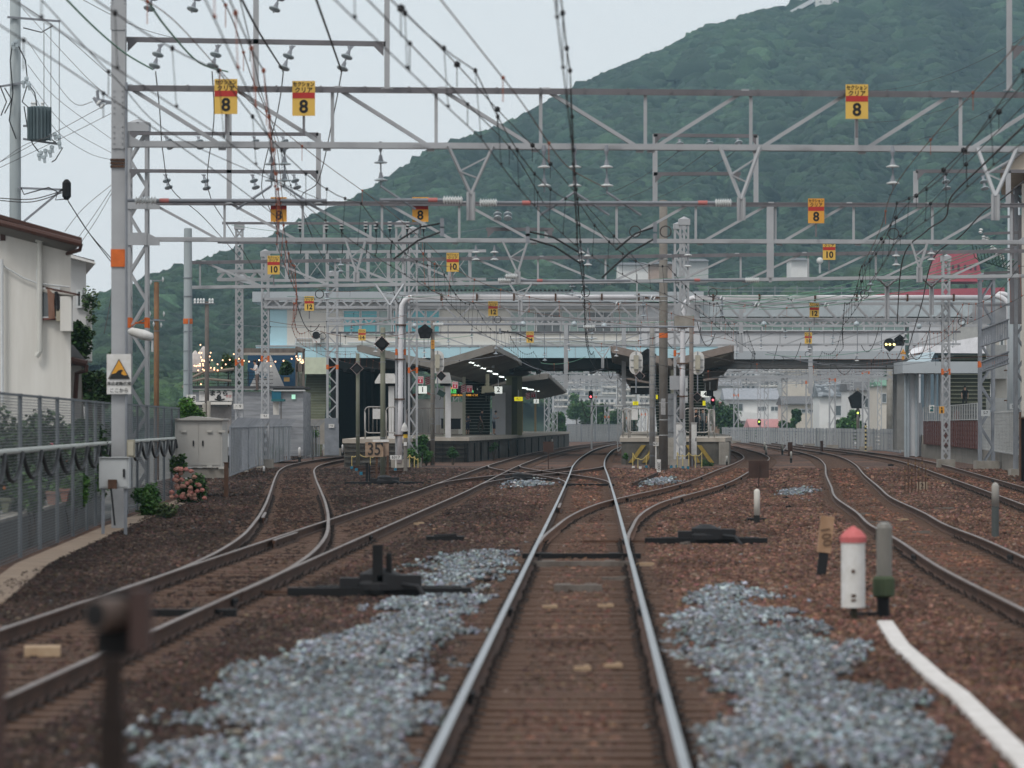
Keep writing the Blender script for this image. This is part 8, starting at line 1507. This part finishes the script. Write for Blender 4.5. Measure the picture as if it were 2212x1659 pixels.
# near brown lamp with a cylinder, far lower left
d = 13.3; k = T('shunting_lamp', 'blurred dark brown trackside lamp on a post in the near left foreground', 'trackside lamp', (X(240, d), d, GZ - .4)); BL = mat('dark_brown_iron', (.01, .007, .006), (.02, .013, .011), rough=.7, scale=6); m = MB(); m.b2((X(222, d), d, GZ - .5), (X(262, d), d + .06, Z(1420, d))); m.b2((X(215, d), d - .01, GZ - .5), (X(268, d), d + .08, Z(1545, d))); part('post', m, BL, k); m = MB(); m.lathe([(.055, 0), (.058, .09), (.058, .14), (.05, .14)], P(262, 1325, d + .1), (-.55, -.8, 0), 18); part('lamp_tube', m, mat('brown_lamp_tube', (.09, .065, .055), rough=.6), k, smooth=False); m = MB(); m.lathe([(.048, .141), (.04, .145)], P(262, 1325, d + .1), (-.55, -.8, 0), 18); part('lens', m, BLACK, k); m = MB(); m.b2((X(200, d), d + .1, Z(1420, d)), (X(285, d), d + .2, Z(1285, d))); part('back_box', m, BLACK, k); m = MB(); m.b2((X(278, d), d + .02, Z(1410, d)), (X(322, d), d + .14, Z(1275, d))); part('side_plate', m, mat('reddish_plate', (.055, .035, .032)), k)
d = 15; m = MB(); m.b2((X(-25, d), d, GZ - .3), (X(8, d), d + .06, Z(1410, d))); m.b2((X(-25, d), d - .01, Z(1425, d)), (X(9, d), d + .07, Z(1405, d))); solo('post', m, mat('reddish_plate', (.055, .035, .032)), 'blurred reddish post at the left edge beside the near lamp', 'post', loc=(X(-20, d), d, GZ - .3))
# rust brown back boards
def back_board(x0, x1, y0, y1, yb, label, m_=RUST):
    d = gd(yb, GZ); k = T('back_board', label, 'sign back', (X((x0 + x1) / 2, d), d, GZ), 'rust brown boards seen from behind'); boxP(k, 'board', x0, x1, y0, y1, d, .02, m_); m = MB(); c = X((x0 + x1) / 2, d); m.b2((c - .025, d - .05, GZ), (c + .025, d - .01, Z(y0 + 3, d))); part('post', m, m_, k)
BRB = mat('dark_brown_board', (.045, .025, .02), (.065, .038, .03), rough=.7); back_board(1617, 1661, 995, 1032, 1058, 'brown rectangular board on a post between the right tracks', BRB); back_board(1173, 1196, 954, 976, 1018, 'dark small board near the end of the left platform', BRB); back_board(1875 - 0, 1893, 1056 - 54 - 50, 978, 990, 'red brown double board far between the right tracks', BRB) if False else back_board(1702, 1712, 955, 985, 998, 'narrow red brown board far between the right tracks', BRB)
back_board(1772, 1778, 952, 975, 980, 'far thin brown board beside the outer track', BRB); back_board(1643, 1648, 1060 - 70, 1010, 1016, 'tiny brown board near the red tinted ballast', BRB) if False else None
for x, y, t, lb in ((1992, 1046 + 4, '2', 'small wooden plate with a 2 in the ballast at the right'),): plate_on_post(x, y, .33, .28, gd(1062, GZ), t, lb, .24, pm=mat('wood_plate', (.3, .24, .18)), foot=mat('wood_plate', (.3, .24, .18)))
for i, (x, yt, yb, lb) in enumerate(((1186, 950, 975, 'small dark post beside the far end of the left platform'), (1192, 950 - 2, 972, 'whitish small post beside the far end of the left platform'), (1652, 1000 - 45, 972, 'white tipped post before the far fence'), (1832, 946, 960, 'tiny white post at the outer track'), (1690, 958, 982, 'small pale post left of the red brown board'), (1655, 962, 988, 'dotted little post near the right platform'), (1709, 975, 1000, 'dotted little post right of the red brown board'), (1570, 985, 1005, 'small grey bolt post on the ballast'))): bollard(x, yt, yb, None, 4.5, lb, top=(.4, .4, .37) if i != 0 else (.05, .05, .05), frac=.6)
for i, (x, y, w_) in enumerate(((1698, 1017, 8), (1697, 1045, 10), (1696, 1058, 11), (1697, 1079, 12), (1703, 1099, 12), (1924, 1006, 12), (1667, 1018, 9))): p = G(x, y, GZ + .02); m = MB(); m.box((p.x, p.y, GZ + .05), (w_ * p.y / F, .18, .09)); m.box((p.x + .02, p.y, GZ + .1), (.05, .05, .03)); solo('duct_lid', m, BLACK, ['black lid farthest in the row right of the middle track', 'black lid second in the row in the ballast', 'black lid in the middle of the row in the ballast', 'black lid fourth in the row in the ballast', 'black lid nearest in the row in the ballast', 'black lid beside the outer right track', 'black lid near the brown rectangular board'][i], 'lid', loc=(p.x, p.y, GZ))
# thin rusty rods at the right
for i in range(10): x = 1955 + i * 5 + (i % 3) * 2; d = 118 + i * .6; k = T('rusty_rod', 'thin rusty rod of the row standing between the two right tracks', 'rod', (X(x, d), d, GZ), 'thin rusty rods between the right tracks'); m = MB(); m.tube([(X(x, d), d, GZ), (X(x, d), d, GZ + .9 + .25 * math.sin(i * 2.1))], .016, 5); part('rod', m, RUST, k); m = MB(); m.box((X(x, d), d, GZ + .75 + .25 * math.sin(i * 2.1)), (.05, .05, .06)); part('clip', m, mat('ochre_clip', (.2, .13, .07)), k)
k = T('yellow_hazard_pole', 'thin pole with yellow and black stripes before the far fence', 'pole', (X(1886 - 15, 300), 300, GZ)); m = MB(); 
for i in range(14): m.tube([(X(1870, 300), 300, GZ + i * .16), (X(1870, 300), 300, GZ + .16 + i * .16)], .07, 8, i % 2)
part('striped_pole', m, [mat('hazard_yellow', (.6, .5, .25)), BLACK], k); m = MB(); m.box((X(1870, 300), 300, GZ + .05), (.3, .3, .1)); part('foot', m, CONC, k)
for i, (x, y, l, r_) in enumerate(((1950, 1125, .25, .2), (1900, 1130, .4, .05), (1865, 1112, .3, .1), (2040, 1100, .5, .0), (1990, 1152, .35, .1), (1385, 1222, .4, .3), (1340, 1253, .5, .0), (780, 1010, .3, .3), (905, 1133, .22, .1), (1480, 1176, .2, .9))): p = G(x, y, GZ + .05); m = MB(); m.box((p.x, p.y, GZ + .06), (l, .1, .06), rz=r_); m.box((p.x + l * .2, p.y + .05, GZ + .075), (l * .5, .08, .05), rz=r_ + .2); solo('wood_offcut', m, PALEW if i in (0, 8, 5) else WOODB, ['pale block between the rails of the curving right track', 'grey offcut beside the curving right track', 'thin offcut left of the curving right track', 'offcut lying on the outer right track', 'small offcut near the outer right track', 'pale wooden stick left of the near switch', 'flat plank across the switch of the middle track', 'piece of wood by the siding', 'pale chip before the point machine', 'grey slab beside the right point machine'][i], 'piece of wood', loc=(p.x, p.y, GZ))
# ---------------------------------------------------------------- haze
hm = bpy.data.materials.new('haze_air'); hm.use_nodes = True; n = hm.node_tree.nodes; n.remove(n['Principled BSDF']); pv = n.new('ShaderNodeVolumePrincipled'); pv.inputs['Color'].default_value = (.5, .78, .95, 1); pv.inputs['Density'].default_value = .00016; hm.node_tree.links.new(pv.outputs[0], n['Material Output'].inputs['Volume'])
m = MB(); m.b2((-3150, -80, -1.5), (3150, 2700, 470)); solo('haze', m, hm, kind='stuff')
